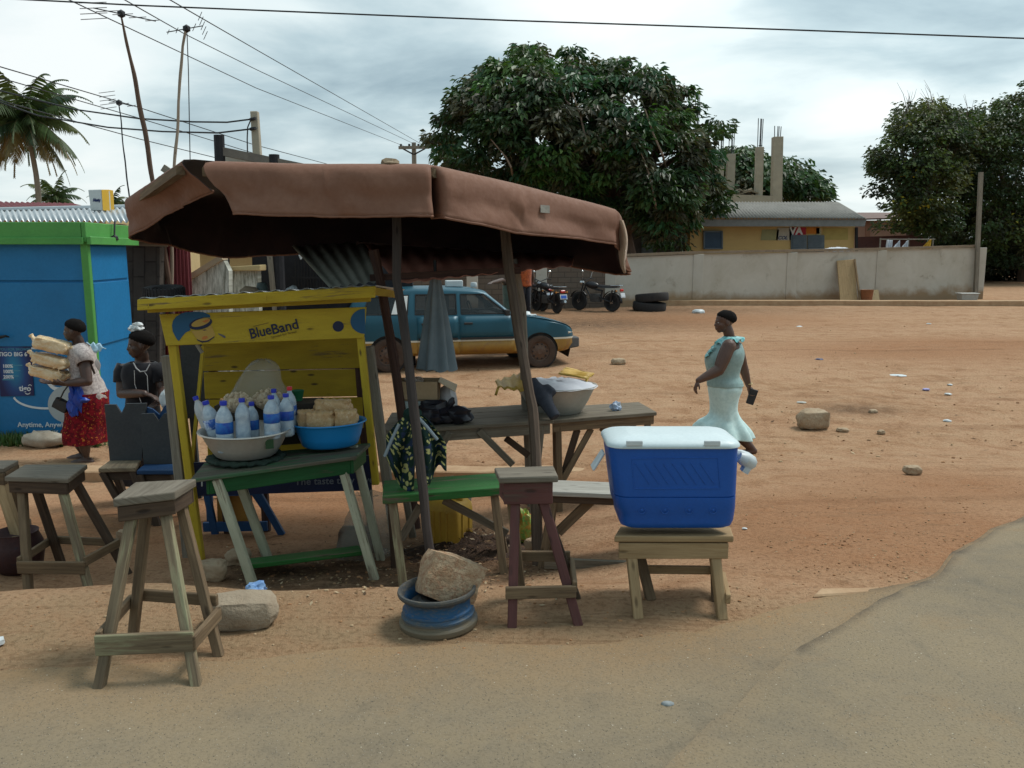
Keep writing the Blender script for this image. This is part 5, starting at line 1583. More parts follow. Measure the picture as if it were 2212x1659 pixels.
stool('low_stool', 'low tan wooden stool carrying the blue cooler', [P(1327, 1158, 3.80), P(1585, 1158, 3.78), P(1578, 1137, 4.10), P(1340, 1137, 4.10)], F5, .03,
      (NEWWOOD, NEWWOOD, [NEWWOOD, NEWWOOD, BARELEG, BARELEG], NEWWOOD), [(2, 3, .11, .04), (1, 2, .09, .045)], .045, .075, .05)
# ================================================================ cooler
ck = thing('cool_box', 'big blue cool box with a white lid standing on the low stool', 'cooler', P(1457, 1146, 3.95))
def rrect(c, hx, hy, r, n=6):
 out = []
 for sx, sy, a0 in ((1, -1, -90), (1, 1, 0), (-1, 1, 90), (-1, -1, 180)):
  for k in range(n + 1):
   a = rad(a0 + 90 * k / n)
   out.append(c + V3((sx * (hx - r) + r * math.cos(a), sy * (hy - r) + r * math.sin(a), 0)))
 return out
cb = P(1466, 1145, 3.80); cb = V3((cb.x, 3.97, cb.z))
zt = P(1450, 970, 3.79).z
hB, hT = .272, .298
rows = []
xo = -.028
prof = [(0, .90, .03), (.008, .955, .04), (.03, .985, .05), (.075, 1.0, .05)]
H = zt - cb.z
for h_, k, r in prof: rows.append(rrect(cb + V3((0, 0, h_)), hB * k, .155 * k, .06))
for u in (.25, .395, .40, .405, .41, .6, .8, .97, 1.0):
 k = hB + (hT - hB) * u
 dent = -.006 if u in (.40, .405) else 0
 rows.append(rrect(cb + V3((xo * u, 0, H * u)), k + dent, .16 + .015 * u + dent, .06))
s_ = MB(); s_.loft(rows); s_.build('body', COOLB, ck, smooth=True, angle=40)
rows = []
ct = cb + V3((xo, 0, H + .001))
for h_, k in ((0, .006), (.003, .010), (.013, .009), (.024, .000), (.034, -.020), (.042, -.052), (.047, -.10)):
 rows.append(rrect(ct + V3((0, 0, h_)), hT + k, .178 + k, max(.03, .07 + k * .4)))
s_ = MB(); s_.loft(rows); s_.build('lid', COOLW, ck, smooth=True, angle=60)
def cf(x, y, off=.0):
 """point on the cooler's front"""
 u = (P(x, y, 3.8).z - cb.z) / H
 q = P(x, y, 3.8)
 return V3((q.x, cb.y - (.16 + .015 * u) - off, q.z))
s_ = MB()
for a, b_ in (((1365, 990), (1550, 988)), ((1550, 988), (1556, 1055)), ((1556, 1055), (1370, 1056)), ((1370, 1056), (1365, 990))):
 s_.beam(cf(*a), cf(*b_), .005, .005)
for k in range(8):
 x = 1372 + k * 20
 s_.beam(cf(x, 1000), cf(min(1548, x + 32), 1046), .005, .006)
s_.build('embossing', COOLB, ck, bevel=.001)
for x in (1387, 1437, 1489, 1541):
 s_ = MB(); q = cf(x, 1103)
 s_.tube([q + V3((.017 * math.cos(a), 0, .017 * math.sin(a))) for a in [2 * math.pi * i / 16 for i in range(17)]], .002, 5, False)
 s_.blob(q, (.006, .003, .006), 1); s_.build('embossed_disc', COOLB, ck, smooth=True)
for x in (1372, 1541):
 s_ = MB(); q = P(x, 962, 3.76); s_.box(V3((q.x, ct.y - .187, q.z + .004)), (.075, .012, .026)); s_.build('latch_recess', WHITEB, ck, bevel=.005, segs=2)
s_ = MB(); a = P(1306, 976, 3.95); s_.slab([a + V3((0, -.04, .0)), a + V3((0, .04, .0)), P(1283, 1016, 3.9) + V3((0, .07, 0)), P(1283, 1016, 3.9) + V3((0, -.02, 0))], V3((-.012, 0, .006))); s_.build('handle', WHITEB, ck, bevel=.004)
s_ = MB(); a = P(1598, 990, 3.95); s_.tube([a + V3((-.015, -.05, .02)), a + V3((.012, -.05, .008)), a + V3((.036, -.03, -.010)), a + V3((.038, .03, -.014)), a + V3((.012, .06, .0)), a + V3((-.015, .06, .01))], [.022, .030, .038, .038, .03, .022], 10)
s_.box(a + V3((.02, -.03, -.045)), (.03, .05, .03), rot=Matrix.Rotation(.5, 3, 'Y')); s_.build('handle', WHITEB, ck, smooth=True)
# ================================================================ wheel rim, stone, block, rocks
rc = G(948, 1347); RS = .176
RIMB, nt, b = new_mat('dusty_blue_rim', .6, .1, .4)
tcr = nt.nodes.new('ShaderNodeTexCoord'); sr = nt.nodes.new('ShaderNodeSeparateXYZ'); nt.links.new(tcr.outputs['Generated'], sr.inputs[0])
v = coords(nt, 'Object', (1, 1, 2.5)); n1 = noise_n(nt, v, 8, 6, .65, .3); n2 = noise_n(nt, v, 45, 3)
zz_ = math_n(nt, 'ADD', sr.outputs['Z'], math_n(nt, 'MULTIPLY', math_n(nt, 'SUBTRACT', n1, .5), .45))
col = ramp(nt, zz_, [(.02, (.17, .135, .085)), (.22, (.15, .125, .085)), (.34, (.05, .085, .12)), (.50, (.018, .085, .19)), (.72, (.015, .075, .165)), (.80, (.04, .055, .07)), (.95, (.075, .075, .07))])
col = mixrgb(nt, ramp(nt, n2, [(.5, 0), (.72, .6)]), col, (.17, .14, .095))
nt.links.new(col, b.inputs['Base Color']); bump(nt, b, n2, .4, .004)
rt = thing('wheel_rim', 'dusty blue steel wheel rim lying flat with a big stone on it', 'wheel rim', rc)
pr = [(RS * .86, 0), (RS * .98, .003), (RS, .012), (RS, .026), (RS * .975, .033), (RS * .925, .036), (RS * .915, .046), (RS * .935, .050), (RS * .935, .060), (RS * .90, .064), (RS * .885, .072), (RS * .90, .077), (RS * .895, .085), (RS * .85, .090), (RS * .835, .102), (RS * .835, .124), (RS * .86, .134), (RS * .93, .142), (RS * .96, .146), (RS * .99, .152), (RS * 1.0, .162), (RS * .985, .170), (RS * .93, .171), (RS * .90, .162), (RS * .87, .148), (RS * .80, .125), (RS * .78, .08), (RS * .76, .02)]
s_ = MB(); s_.lathe(pr, 48, Matrix.Translation(rc) @ Matrix.Rotation(rad(-2.5), 4, 'Y')); s_.build('barrel', RIMB, rt, smooth=True, angle=28)
s_ = MB(); s_.lathe([(RS * .80, .085), (RS * .72, .105), (RS * .55, .11), (RS * .45, .128), (RS * .3, .125), (RS * .2, .1), (0, .098)], 40, Matrix.Translation(rc))
s_.build('disc', RIMT, rt, smooth=True)
M = Matrix.Rotation(rad(12), 3, 'Z') @ Matrix.Rotation(rad(23), 3, 'Y') @ Matrix.Rotation(rad(-14), 3, 'X')
s_ = MB(); rough_block(s_, P(971, 1249, 3.72), (.275, .21, .215), M, 3.3, 14, .04, .30)
o = s_.build('boulder', stain('mottled_rock', (.46, .35, .23), (.33, .21, .12), .92, 16, .35, .62, 60, .9, dirt=(.25, .11, .055), dirt_amt=.42, dist=.012), None, smooth=True, angle=55); tag(o, 'big pale squarish stone resting tilted on the blue wheel rim', 'stone')
q = G(510, 1366)
M = Matrix.Rotation(rad(8), 3, 'Z')
s_ = MB(); rough_block(s_, q + V3((0, .09, .064)), (.325, .205, .152), M, 8.1, 16, .04, .62)
o = s_.build('cement_block', BLOCKC, None, smooth=True, angle=55); tag(o, 'worn cement block lying on the sand behind the front stool', 'block')
ROCKS = [(1762, 928, 70, 44, 'big pale rock lying on the lot to the right of the walking woman', 1), (1974, 1026, 38, 20, 'small squared stone lying alone at the right of the lot', 2), (1337, 789, 32, 15, 'flat brown stone lying right of the car', 3), (1822, 934, 26, 9, 'flat dark stone beside the big pale rock', 4), (1888, 893, 20, 8, 'little pale stone beyond the big pale rock', 5), (1905, 938, 18, 9, 'little pale stone right of the flat dark one', 6), (455, 1258, 66, 48, 'pale stone at the foot of the grey stall post', 7), (512, 1222, 60, 36, 'brown stone behind the left legs of the green table', 8), (1152, 1192, 40, 30, 'grey stone under the crossed bench braces', 9), (262, 1170, 26, 26, 'pale chunk of stone by the leg of the grey plank chair', 10), (770, 1200, 90, 62, 'dark reddish rock under the right end of the green table', 11)]
for x, y, wpx, hpx, lab, sd in ROCKS:
 q = G(x, y); k = q.y / FOC
 o = stone('rock', lab, q + V3((0, wpx * k * .25, hpx * k * .45)), (wpx * k, wpx * k * .75, hpx * k * 1.05), rnd.uniform(-.4, .4), sd * 3.7, ROCK if sd != 11 else stain('dark_red_rock', (.115, .07, .045), (.07, .04, .03), .9, 10), (0, 0), 9, .10, .66)
# ================================================================ green table with basins
t = thing('green_table', 'worn green table with pale legs carrying the basins of bottles and bread', 'table', (G(520, 1285) + G(800, 1270)) / 2)
TL = pq((410, 1036, 4.98), (768, 985, 5.28), (800, 957, 5.80), (452, 987, 5.50))
s_ = MB(); mid0, mid1 = TL[0].lerp(TL[3], .49), TL[1].lerp(TL[2], .49)
s_.slab([TL[0], TL[1], mid1, mid0], V3((0, 0, -.025))); g0, g1 = TL[0].lerp(TL[3], .505), TL[1].lerp(TL[2], .505)
s_.slab([g0, g1, TL[2], TL[3]], V3((0, 0, -.025)))
s_.build('top', GREENTOP, t, bevel=.005, segs=2)
def tz(x, y):   # table surface height near a world x, y
 n_ = (TL[1] - TL[0]).cross(TL[3] - TL[0])
 return TL[0].z - (n_.x * (x - TL[0].x) + n_.y * (y - TL[0].y)) / n_.z
ap = pq((442, 1058, 5.03), (752, 1010, 5.30)); ap2 = pq((450, 1030, 5.03), (757, 985, 5.30))
s_ = MB()
zt0, zt1 = TL[0].lerp(TL[1], .1), TL[0].lerp(TL[1], .96)
off = V3((0, .03, -.027))
s_.slab([zt0 + off + V3((0, 0, -.09)), zt1 + off + V3((0, 0, -.09)), zt1 + off, zt0 + off], V3((0, .022, 0)))
zb0, zb1 = TL[3].lerp(TL[2], .08), TL[3].lerp(TL[2], .96)
s_.slab([zb0 + V3((0, -.05, -.115)), zb1 + V3((0, -.05, -.115)), zb1 + V3((0, -.05, -.027)), zb0 + V3((0, -.05, -.027))], V3((0, .022, 0)))
a0, a1 = zt0 + off, zb0 + V3((0, -.05, -.027))
s_.slab([a0, a1, a1 + V3((0, 0, -.09)), a0 + V3((0, 0, -.09))], V3((-.02, 0, 0)))
a0, a1 = zt1 + off, zb1 + V3((0, -.05, -.027))
s_.slab([a0, a1, a1 + V3((0, 0, -.09)), a0 + V3((0, 0, -.09))], V3((.02, 0, 0)))
s_.build('apron', DKGREEN, t, bevel=.003)
for (x0, y0, Y0), foot in (((470, 1052, 5.06), (522, 5.02)), ((735, 1020, 5.33), (797, 5.18)), ((505, 1045, 5.42), (562, 5.5)), ((765, 1000, 5.66), (812, 5.62))):
 a = P(x0, y0, Y0); f = GX(foot[0], foot[1])
 s_ = MB(); s_.beam(f - V3((0, 0, .02)), V3((a.x, a.y, tz(a.x, a.y) - .03)), .052, .052, V3((1, 0, 0))); s_.build('leg', WHITELEG, t, bevel=.004)
s_ = MB(); s_.slab(pq((520, 1222, 5.1), (782, 1190, 5.32), (775, 1178, 5.55), (530, 1207, 5.42)), V3((0, 0, -.03))); s_.build('stretcher', GREENT, t, bevel=.004)
def basin(name, label, c, r, hgt, rb, mat, rimr=.012, squash=1.0, tilt=0.0, cat='basin'):
 s_ = MB()
 M = Matrix.Translation(c) @ Matrix.Rotation(tilt, 4, 'Y')
 pr = [(0, .0), (rb * .9, .0), (rb, .012), (rb + (r - rb) * .45, hgt * .42), (r * .985, hgt * .93), (r * 1.0, hgt * .96), (r + rimr * 1.6, hgt), (r + rimr * 1.4, hgt + rimr * .7), (r, hgt + rimr * .3), (r * .965, hgt * .92), (rb + (r - rb) * .4, hgt * .42), (rb * .93, .022), (0, .022)]
 s_.lathe(pr, 48, M, squash)
 o = s_.build(name, mat, None, smooth=True, angle=60)
 return tag(o, label, cat)
bc = P(528, 985, 5.36); bc = V3((bc.x, 5.40, tz(bc.x, 5.40) + .022))
basin('metal_basin', 'aluminium basin full of water bottles on the green table', bc, .275, .165, .19, ALU)
s_ = MB()
for i in range(60):
 a = 2 * math.pi * i / 60
 rr = .215 + .014 * math.sin(i * 2.7)
 s_.blob(bc + V3((rr * math.cos(a), rr * math.sin(a), -.012 + .006 * math.sin(i * 1.9))), (.034, .026, .017), 1, .5, 3, i)
o = s_.build('ring_cloth', stain('dark_green_cloth', (.022, .045, .03), (.012, .02, .016), .9, 20), None, smooth=True, remesh=.008, relax=2); tag(o, 'dark green crumpled cloth ring under the aluminium basin', 'cloth')
s_ = MB(); q = P(731, 970, 5.1); s_ = None
st_ = MB(); a = V3((bc.x + .20, bc.y - .172, bc.z + .11)); st_.slab([a + V3((-.022, 0, -.03)), a + V3((.022, .02, -.03)), a + V3((.024, .012, .03)), a + V3((-.022, -.008, .03))], V3((.003, -.006, 0)))
o = st_.build('sticker', flat('green_sticker', (.02, .07, .03), .5), None); tag(o, 'small dark green sticker on the side of the aluminium basin', 'sticker')
c2 = P(714, 966, 5.6); c2 = V3((c2.x, 5.60, tz(c2.x, 5.60) + .002))
basin('plastic_basin', 'bright blue plastic basin holding packed bread on the green table', c2, .232, .158, .185, BLUEP, .012, .85, rad(-2))
# water bottles standing in the basin
def bottle(x, y, Y, label, cap, lab, H=.30, R=.043, wat=True, tilt=(0, 0)):
 top = P(x, y - 6, Y)
 b0 = top - (Matrix.Rotation(tilt[0], 3, 'Y') @ Matrix.Rotation(tilt[1], 3, 'X')) @ V3((0, 0, H))
 t = thing('water_bottle', label, 'bottle', b0, 0, 'bottles in the aluminium basin')
 M = Matrix.Translation(b0) @ Matrix.Rotation(tilt[0], 4, 'Y') @ Matrix.Rotation(tilt[1], 4, 'X')
 pr = [(R * .7, 0), (R, .012), (R, .05), (R * .94, .058), (R, .066), (R, H * .36), (R * .97, H * .38), (R * .97, H * .60), (R, H * .62), (R * .98, H * .68), (R * .78, H * .78), (R * .45, H * .86), (R * .34, H * .89), (R * .34, H * .93), (0, H * .93)]
 s_ = MB(); s_.lathe(pr, 20, M); s_.build('bottle_body', FROST if wat else PETP, t, smooth=True, angle=60)
 s_ = MB(); s_.lathe([(R * .36, H * .915), (R * .42, H * .92), (R * .42, H * .985), (R * .38, H), (0, H)], 16, M); s_.build('cap', cap, t, smooth=True)
 if lab is not None:
  s_ = MB(); s_.lathe([(R * .99, H * .385), (R * 1.02, H * .39), (R * 1.02, H * .595), (R * .99, H * .60)], 20, M); s_.build('label_band', lab, t, smooth=True, angle=60)
 return t
bottle(421, 862, 5.48, 'leftmost clear bottle in the basin, tilted outwards and half hidden', CAPB, None, .31, .043, False, (-.36, 0))
bottle(443, 872, 5.36, 'bottle with a white and blue label, second from the left of the basin', CAPB, LABW, .30, .05, True, (-.24, .05))
bottle(482, 872, 5.24, 'fat frosted bottle with a navy label below, third from the left', CAPB, LAB, .33, .053)
bottle(522, 866, 5.26, 'unlabelled frosted bottle in the middle of the basin', CAPB, None, .30, .046)
bottle(543, 874, 5.42, 'bottle with a blue label just behind the unlabelled one', CAPB, LAB, .29, .042)
bottle(585, 860, 5.30, 'bottle with a broad bright blue label at the right front of the basin', CAPB, LAB, .28, .05)
bottle(591, 846, 5.55, 'bottle showing only its blue cap behind the broad blue label', CAPB, None, .30, .042)
bottle(617, 856, 5.44, 'bottle with a dark blue label at the right rim of the basin', CAPB, LAB, .28, .047)
bottle(625, 841, 5.58, 'red-capped bottle behind the right side of the basin', CAPR, LABW, .31, .042)
def nuts(c, r, label, sd):
 s_ = MB()
 R_ = random.Random(sd)
 for i in range(70):
  u, a = R_.uniform(-.2, 1), R_.uniform(0, 6.28)
  k = math.sqrt(max(0, 1 - u * u))
  s_.blob(c + V3((r * k * math.cos(a), r * .8 * k * math.sin(a), r * .75 * u)), R_.uniform(.013, .02), 1, .3, 2, i)
 s_.blob(c, (r, r * .8, r * .7), 2)
 o = s_.build('groundnut_bag', stain('groundnuts', (.56, .46, .33), (.42, .32, .2), .6, 30), None, smooth=True)
 tag(o, label, 'bag of nuts')
nuts(P(512, 872, 5.5), .09, 'knotted bag of cream groundnuts behind the middle bottles', 1)
nuts(P(580, 866, 5.62), .095, 'knotted bag of cream groundnuts behind the blue-capped bottles on the right', 2)
s_ = MB(); q = P(643, 853, 5.85); s_.lathe([(.03, -.04), (.045, .03), (.047, .032), (.042, .028), (.03, -.03), (0, -.03)], 20, Matrix.Translation(q)); o = s_.build('green_cup', flat('green_cup', (.015, .12, .05), .5), None, smooth=True); tag(o, 'small green cup beside the red-capped bottle', 'cup')
s_ = MB(); q2 = V3((q.x, q.y, q.z - .20)); s_.hex8([V3((-2.0, 5.66, tz(-2.0, 5.66) + .002)), V3((q.x + .15, 5.74, tz(q.x, 5.74) + .002)), V3((q.x + .15, 5.98, tz(q.x, 5.8) + .002)), V3((-2.0, 5.90, tz(-2.0, 5.8) + .002))], [V3((-2.0, 5.66, q.z - .045)), V3((q.x + .15, 5.74, q.z - .04)), V3((q.x + .15, 5.98, q.z - .04)), V3((-2.0, 5.90, q.z - .045))])
o = s_.build('goods_box', stain('dark_box', (.05, .04, .03), (.03, .025, .02), .8, 6), None); tag(o, 'dark goods box behind the bottles on the green table', 'box')
# big knotted clear bag
s_ = MB()
rows = []
cb_ = P(556, 862, 5.82)
for j in range(12):
 u = j / 11
 r = .165 * (1 - u) ** .55 * (1.05 if u < .1 else 1) + .035
 rows.append([cb_ + V3((r * math.cos(a) * (1 + .12 * noise.noise(V3((math.cos(a) * 2, math.sin(a) * 2, u * 3)))) + .05 * u, r * .75 * math.sin(a), .27 * u + .012 * math.sin(a * 7))) for a in [2 * math.pi * i / 28 for i in range(28)]])
s_.loft(rows)
o = s_.build('plastic_bag', BAGC, None, smooth=True, angle=180); tag(o, 'big clear knotted plastic bag standing behind the bottles', 'bag')
# bread in the blue basin
def loaf_pack(c, size, rotz, label, sd, name='bread_pack', tilt=0.0, mat=BREAD, group=None, n=9, wrap=False):
 s_ = MB()
 M = Matrix.Rotation(rotz, 3, 'Z') @ Matrix.Rotation(tilt, 3, 'Y')
 rough_block(s_, c, size, M, sd, n, .07 if wrap else .045, .55 if wrap else .28)
 if wrap:
  e = c + M @ V3((-size[0] * .5, 0, size[2] * .12)); s_.tube([e + M @ V3((.03, 0, 0)), e, e + M @ V3((-.025, 0, .012)), e + M @ V3((-.05, .01, .03))], [.05, .025, .016, .03], 8)
  for k in range(9): s_.blob(c + M @ V3((size[0] * rnd.uniform(-.42, .42), -size[1] * .43, size[2] * rnd.uniform(-.3, .35))), (.05, .010, .012), 1, .6, 3, k, M @ Matrix.Rotation(rnd.uniform(-1, 1), 3, 'Y'))
 for k in range(0 if wrap else 5):
  q = c + M @ V3((size[0] * (-.4 + .2 * k), -size[1] * .08, size[2] * .47))
  s_.blob(q, (size[0] * .11, size[1] * .42, size[2] * .13), 2, .25, 2, sd + k, M.to_3x3())
 for e in (-1, 1):
  q = c + M @ V3((size[0] * .52 * e, 0, size[2] * .1))
  s_.blob(q, (size[0] * .06, size[1] * .2, size[2] * .25), 1, .5, 3, sd + 9, M)
 o = s_.build(name, mat, None, smooth=True, remesh=.007, relax=1)
 return tag(o, label, 'bread', group)
zb_ = c2.z + .155
loaf_pack(V3((c2.x - .155, 5.59, zb_ + .02)), (.11, .14, .12), .2, 'sliced bread pack at the left end of the blue basin', 1.2, group='bread packs in the blue basin')
loaf_pack(V3((c2.x - .045, 5.545, zb_ + .02)), (.185, .13, .12), -.05, 'widest sliced bread pack at the front of the blue basin', 2.2, group='bread packs in the blue basin')
loaf_pack(V3((c2.x + .115, 5.57, zb_ + .025)), (.15, .13, .125), .12, 'bread pack at the right end of the blue basin', 3.2, group='bread packs in the blue basin')
loaf_pack(V3((c2.x + .01, 5.68, zb_ + .07)), (.24, .14, .13), 0, 'bread pack lying highest at the back of the blue basin', 4.2, group='bread packs in the blue basin')
# ================================================================ yellow stall
st = thing('market_stall', 'yellow wooden market stall with painted advertising and open back boards', 'stall', (-1.8, 6.0, T(-1.8, 6.0)))
s_ = MB(); s_.slab(pq((296, 671, 5.30), (810, 643, 5.78), (811, 618, 5.78), (296, 647, 5.30)), V3((0, .03, 0))); s_.build('roof_fascia', YELLOW, st, bevel=.004)
s_ = MB(); s_.slab(pq((318, 676, 5.42), (800, 652, 5.88), (800, 640, 5.88), (318, 664, 5.42)), V3((0, .03, 0))); s_.build('eaves_board', YBACK, st, bevel=.003)
SG = pq((359, 747, 5.50), (787, 730, 5.96), (792, 663, 5.96), (344, 679, 5.50))
sgn = (SG[1] - SG[0]).cross(SG[3] - SG[0]).normalized()
if sgn.y > 0: sgn = -sgn
_d = ray(792, 663); SG[2] = V3((0, 0, CAMZ)) + _d * ((SG[0] - V3((0, 0, CAMZ))).dot(sgn) / _d.dot(sgn))
s_ = MB(); s_.slab(SG, -sgn * .02); sg_ = s_.build('sign_panel', YELLOW, st, bevel=.003)
def sp_(x, y, off=.004):
 d = ray(x, y); o = V3((0, 0, CAMZ))
 t = (SG[0] - o).dot(sgn) / d.dot(sgn)
 return o + d * t + sgn * off
def pane(pts, mat, name, off=.004, dpt=.003):
 s_ = MB(); s_.prism([sp_(x, y, off) for x, y in pts], -sgn * dpt)
 o = s_.build(name, mat, sg_, norm=True)
 return o
TEAL = flat('sign_teal_paint', (.008, .085, .19), .5)
INK = flat('sign_navy_paint', (.006, .012, .05), .5)
CREAMP = flat('sign_cream_paint', (.46, .30, .06), .5)
ORNP = flat('sign_orange_paint', (.50, .17, .03), .5)
k1 = .0735; X0, Y0_ = 366.0, 650.6     # the close-up of the painted tub, scaled to the photo grid
def z(px_, py_): return (X0 + px_ * k1, Y0_ + py_ * k1)
pane([z(*q) for q in [(100, 900), (75, 720), (105, 580), (190, 460), (330, 370), (480, 320), (760, 310), (1000, 320), (1180, 400), (1210, 480), (1010, 470), (760, 540), (640, 640), (590, 740), (620, 850), (480, 920), (380, 1030), (300, 1150), (260, 1165), (200, 1090)]], TEAL, 'painted_swoosh')
pane([(X0 + (915 + 335 * math.cos(a) * .99 + 75 * math.sin(a)) * k1, Y0_ + (660 - 100 * math.cos(a) * 1.0 + 150 * math.sin(a)) * k1) for a in [2 * math.pi * i / 30 for i in range(30)]], INK, 'painted_lid', .0055)
pane([(X0 + (920 + 270 * math.cos(a) + 40 * math.sin(a)) * k1, Y0_ + (625 - 90 * math.cos(a) + 95 * math.sin(a)) * k1) for a in [2 * math.pi * i / 30 for i in range(30)]], CREAMP, 'painted_spread', .007)
pane([z(*q) for q in [(960, 600), (1080, 540), (1180, 520), (1150, 590), (1060, 630)]], ORNP, 'painted_swirl', .0085)
pane([z(*q) for q in [(640, 870), (900, 860), (1080, 790), (1230, 700), (1350, 1000), (1240, 1110), (1050, 1170), (860, 1150), (790, 1090)]], CREAMP, 'painted_tub', .0055)
pane([z(*q) for q in [(800, 1110), (960, 1180), (1130, 1150), (1320, 1030), (1320, 1060), (1140, 1190), (960, 1215), (820, 1150)]], INK, 'painted_shadow', .007)
pane([z(*q) for q in [(950, 1080), (1010, 1020), (1110, 1020), (1130, 1080), (1040, 1130), (960, 1130)]], ORNP, 'painted_bread', .007)
pane([z(*q) for q in [(970, 850), (1060, 830), (1100, 850), (1010, 865)]], INK, 'painted_mark', .007)
pane([z(*q) for q in [(1440, 940), (1640, 1020), (1650, 1080), (1600, 1075), (1430, 965)]], flat('sign_grey_paint', (.10, .10, .12), .5), 'painted_knife')
pane([(730.5 + 12 * math.cos(a), 705 + 11.5 * math.sin(a)) for a in [2 * math.pi * i / 28 for i in range(28)]], INK, 'painted_dot')
pane([(789, 721)] + [(788 - 31 * math.sin(a), 694 - 27 * math.cos(a)) for a in [math.pi * (1 - i / 20) for i in range(21)]], TEAL, 'painted_half_disc')
su = (sp_(655, 707) - sp_(540, 734)).normalized()
letters('Blue', sg_, INK, sp_(541, 732), su, (0, 0, 1), .096, .003, .0012, name='lettering', fit=.138)
letters('Band', sg_, INK, sp_(588, 722.5), su, (0, 0, 1), .096, .003, .0012, name='lettering', fit=.175)
letters('Spread for Bread', sg_, flat('faint_print', (.22, .15, .02), .6), sp_(586, 731), su, (0, 0, 1), .022, .002, name='lettering', fit=.17)
s_ = MB(); s_.slab([sp_(547, 706), sp_(580, 698), sp_(580, 696.5), sp_(547, 704.5)], sgn * .001); s_.build('painted_line', flat('faint_line', (.20, .13, .02), .6), sg_)
for a, b_, w_, mt, nm in ((( 374, 745, 5.56), (411, 1035, 5.60), .052, YELLOW, 'post'), ((779, 728, 6.0), (812, 1046, 6.02), .050, YELLOW, 'post'), ((361, 768, 5.66), (392, 1060, 5.68), .062, GREYW, 'post'), ((796, 748, 6.1), (838, 1050, 6.12), .070, GREYW, 'post')):
 A, B = P(*a), P(*b_)
 d = (B - A).normalized()
 kk = (T(B.x, B.y) - .03 - B.z) / d.z if nm == 'post' and mt is GREYW or nm == 'post' else 0
 if mt is YELLOW and a[0] > 700: kk = 0
 s_ = MB(); s_.beam(B + d * kk, A, w_, w_, V3((1, 0, 0))); s_.build(nm, mt, st, bevel=.004)
s_ = MB(); s_.beam(P(439, 748, 5.9), P(414, 1010, 5.72), .022, .022); s_.build('prop_stick', YELLOW, st)
s_ = MB(); s_.beam(P(425, 744, 5.75), P(437, 762, 5.75), .02, .02); s_.build('prop_stick', WHITETOP, st)
seams = [(742, 720), (803, 796), (863, 857), (935, 926), (1003, 990)]
for i in range(4):
 (yl0, yr0), (yl1, yr1) = seams[i], seams[i + 1]
 xl0, xr0 = 436 + i * 3.5, 784 + i * 3
 jit = .018 * (i % 2)
 s_ = MB(); s_.slab([P(xl0 + 3, yl1 - 1.2, 6.25 + jit), P(xr0 + 3, yr1 - 1.2, 6.6 + jit), P(xr0, yr0 + 1.2, 6.6 + jit), P(xl0, yl0 + 1.2, 6.25 + jit)], V3((0, .02, 0)))
 s_.build('back_board', YBACK, st, bevel=.003)
for x, Y, x1 in ((452, 6.33, 470), (548, 6.42, 556), (770, 6.62, 790)):
 a = P(x, 720, Y); s_ = MB(); s_.beam(GX(x1, Y) - V3((0, 0, .03)), a, .055, .055, V3((1, 0, 0))); s_.build('rear_post', REDPOST, st, bevel=.003)
NS = pq((418, 1072, 5.72), (803, 1059, 6.08), (800, 984, 6.08), (416, 1000, 5.72))
s_ = MB(); s_.slab(NS, V3((0, .02, 0))); ns = s_.build('lower_sign', NAVY, st, bevel=.002)
LGREY = flat('faded_white_print', (.16, .18, .22), .6)
nu = (NS[1] - NS[0]).normalized()
letters('The taste they love', ns, LGREY, NS[0].lerp(NS[1], .555) + V3((0, -.004, .058)), nu, (0, 0, 1), .072, .003, .0006)
letters('T', ns, WHITEP, NS[0].lerp(NS[1], .03) + V3((0, -.004, .07)), nu, (0, 0, 1), .075, .003, .001)
s_ = MB()
rf = [P(296, 646, 5.28), P(812, 617, 5.76)]
rfb = [rf[0] + V3((-.08, 1.35, -.075)), rf[1] + V3((.05, 1.15, -.075))]
corr(s_, rf[0] + V3((0, .035, .001)), rf[1] + V3((0, .035, .001)), rfb[1], rfb[0], 15, .007, 6, 3, .03)
s_.build('roof_sheet', ZINC, st, smooth=True, angle=180, solid=.003)
s_ = MB()
for k in (.02, .5, .97): s_.beam(rf[0].lerp(rf[1], k) + V3((0, .03, -.035)), rfb[0].lerp(rfb[1], k) + V3((0, 0, -.04)), .05, .05)
s_.build('rafter', YBACK, st)
# bits lying on that roof
s_ = MB()
q = P(342, 643, 5.8)
s_.lathe(tyre_profile(.135, .075, .07), 36, Matrix.Translation(q + V3((0, .1, .035))) @ Matrix.Rotation(.12, 4, 'X'))
for k in range(36):
 a = 2 * math.pi * k / 36
 s_.box(q + V3((.136 * math.cos(a), .1 + .136 * math.sin(a), .035)), (.010, .006, .06), rotz=a + math.pi / 2)
o = s_.build('old_tyre', RUB, None, smooth=True); tag(o, 'old ribbed tyre lying on the left end of the stall roof', 'tyre')
s_ = MB(); q = P(632, 628, 6.1); s_.blob(q, (.05, .05, .035), 2, .4, 3, 4, clip=-.012); o = s_.build('plastic_scrap', WHITEB, None, smooth=True); tag(o, 'white crumpled scrap lying on the yellow stall roof', 'scrap')
s_ = MB(); s_.tube([P(520, 632, 6.0), P(532, 628, 6.0), P(548, 630, 6.0), P(556, 636, 6.0)], [.02, .035, .035, .03], 10); o = s_.build('bundle', SAND, None, smooth=True); tag(o, 'brown rolled bundle on the stall roof beside the dark post', 'bundle')
s_ = MB(); s_.lathe([(0, -.04), (.04, -.04), (.045, .0), (.03, .05), (0, .055)], 16, Matrix.Translation(P(566, 626, 6.05))); o = s_.build('pot', stain('greenish_pot', (.06, .085, .075), (.04, .055, .05), .5, 5), None, smooth=True); tag(o, 'small greenish pot on the stall roof', 'pot')
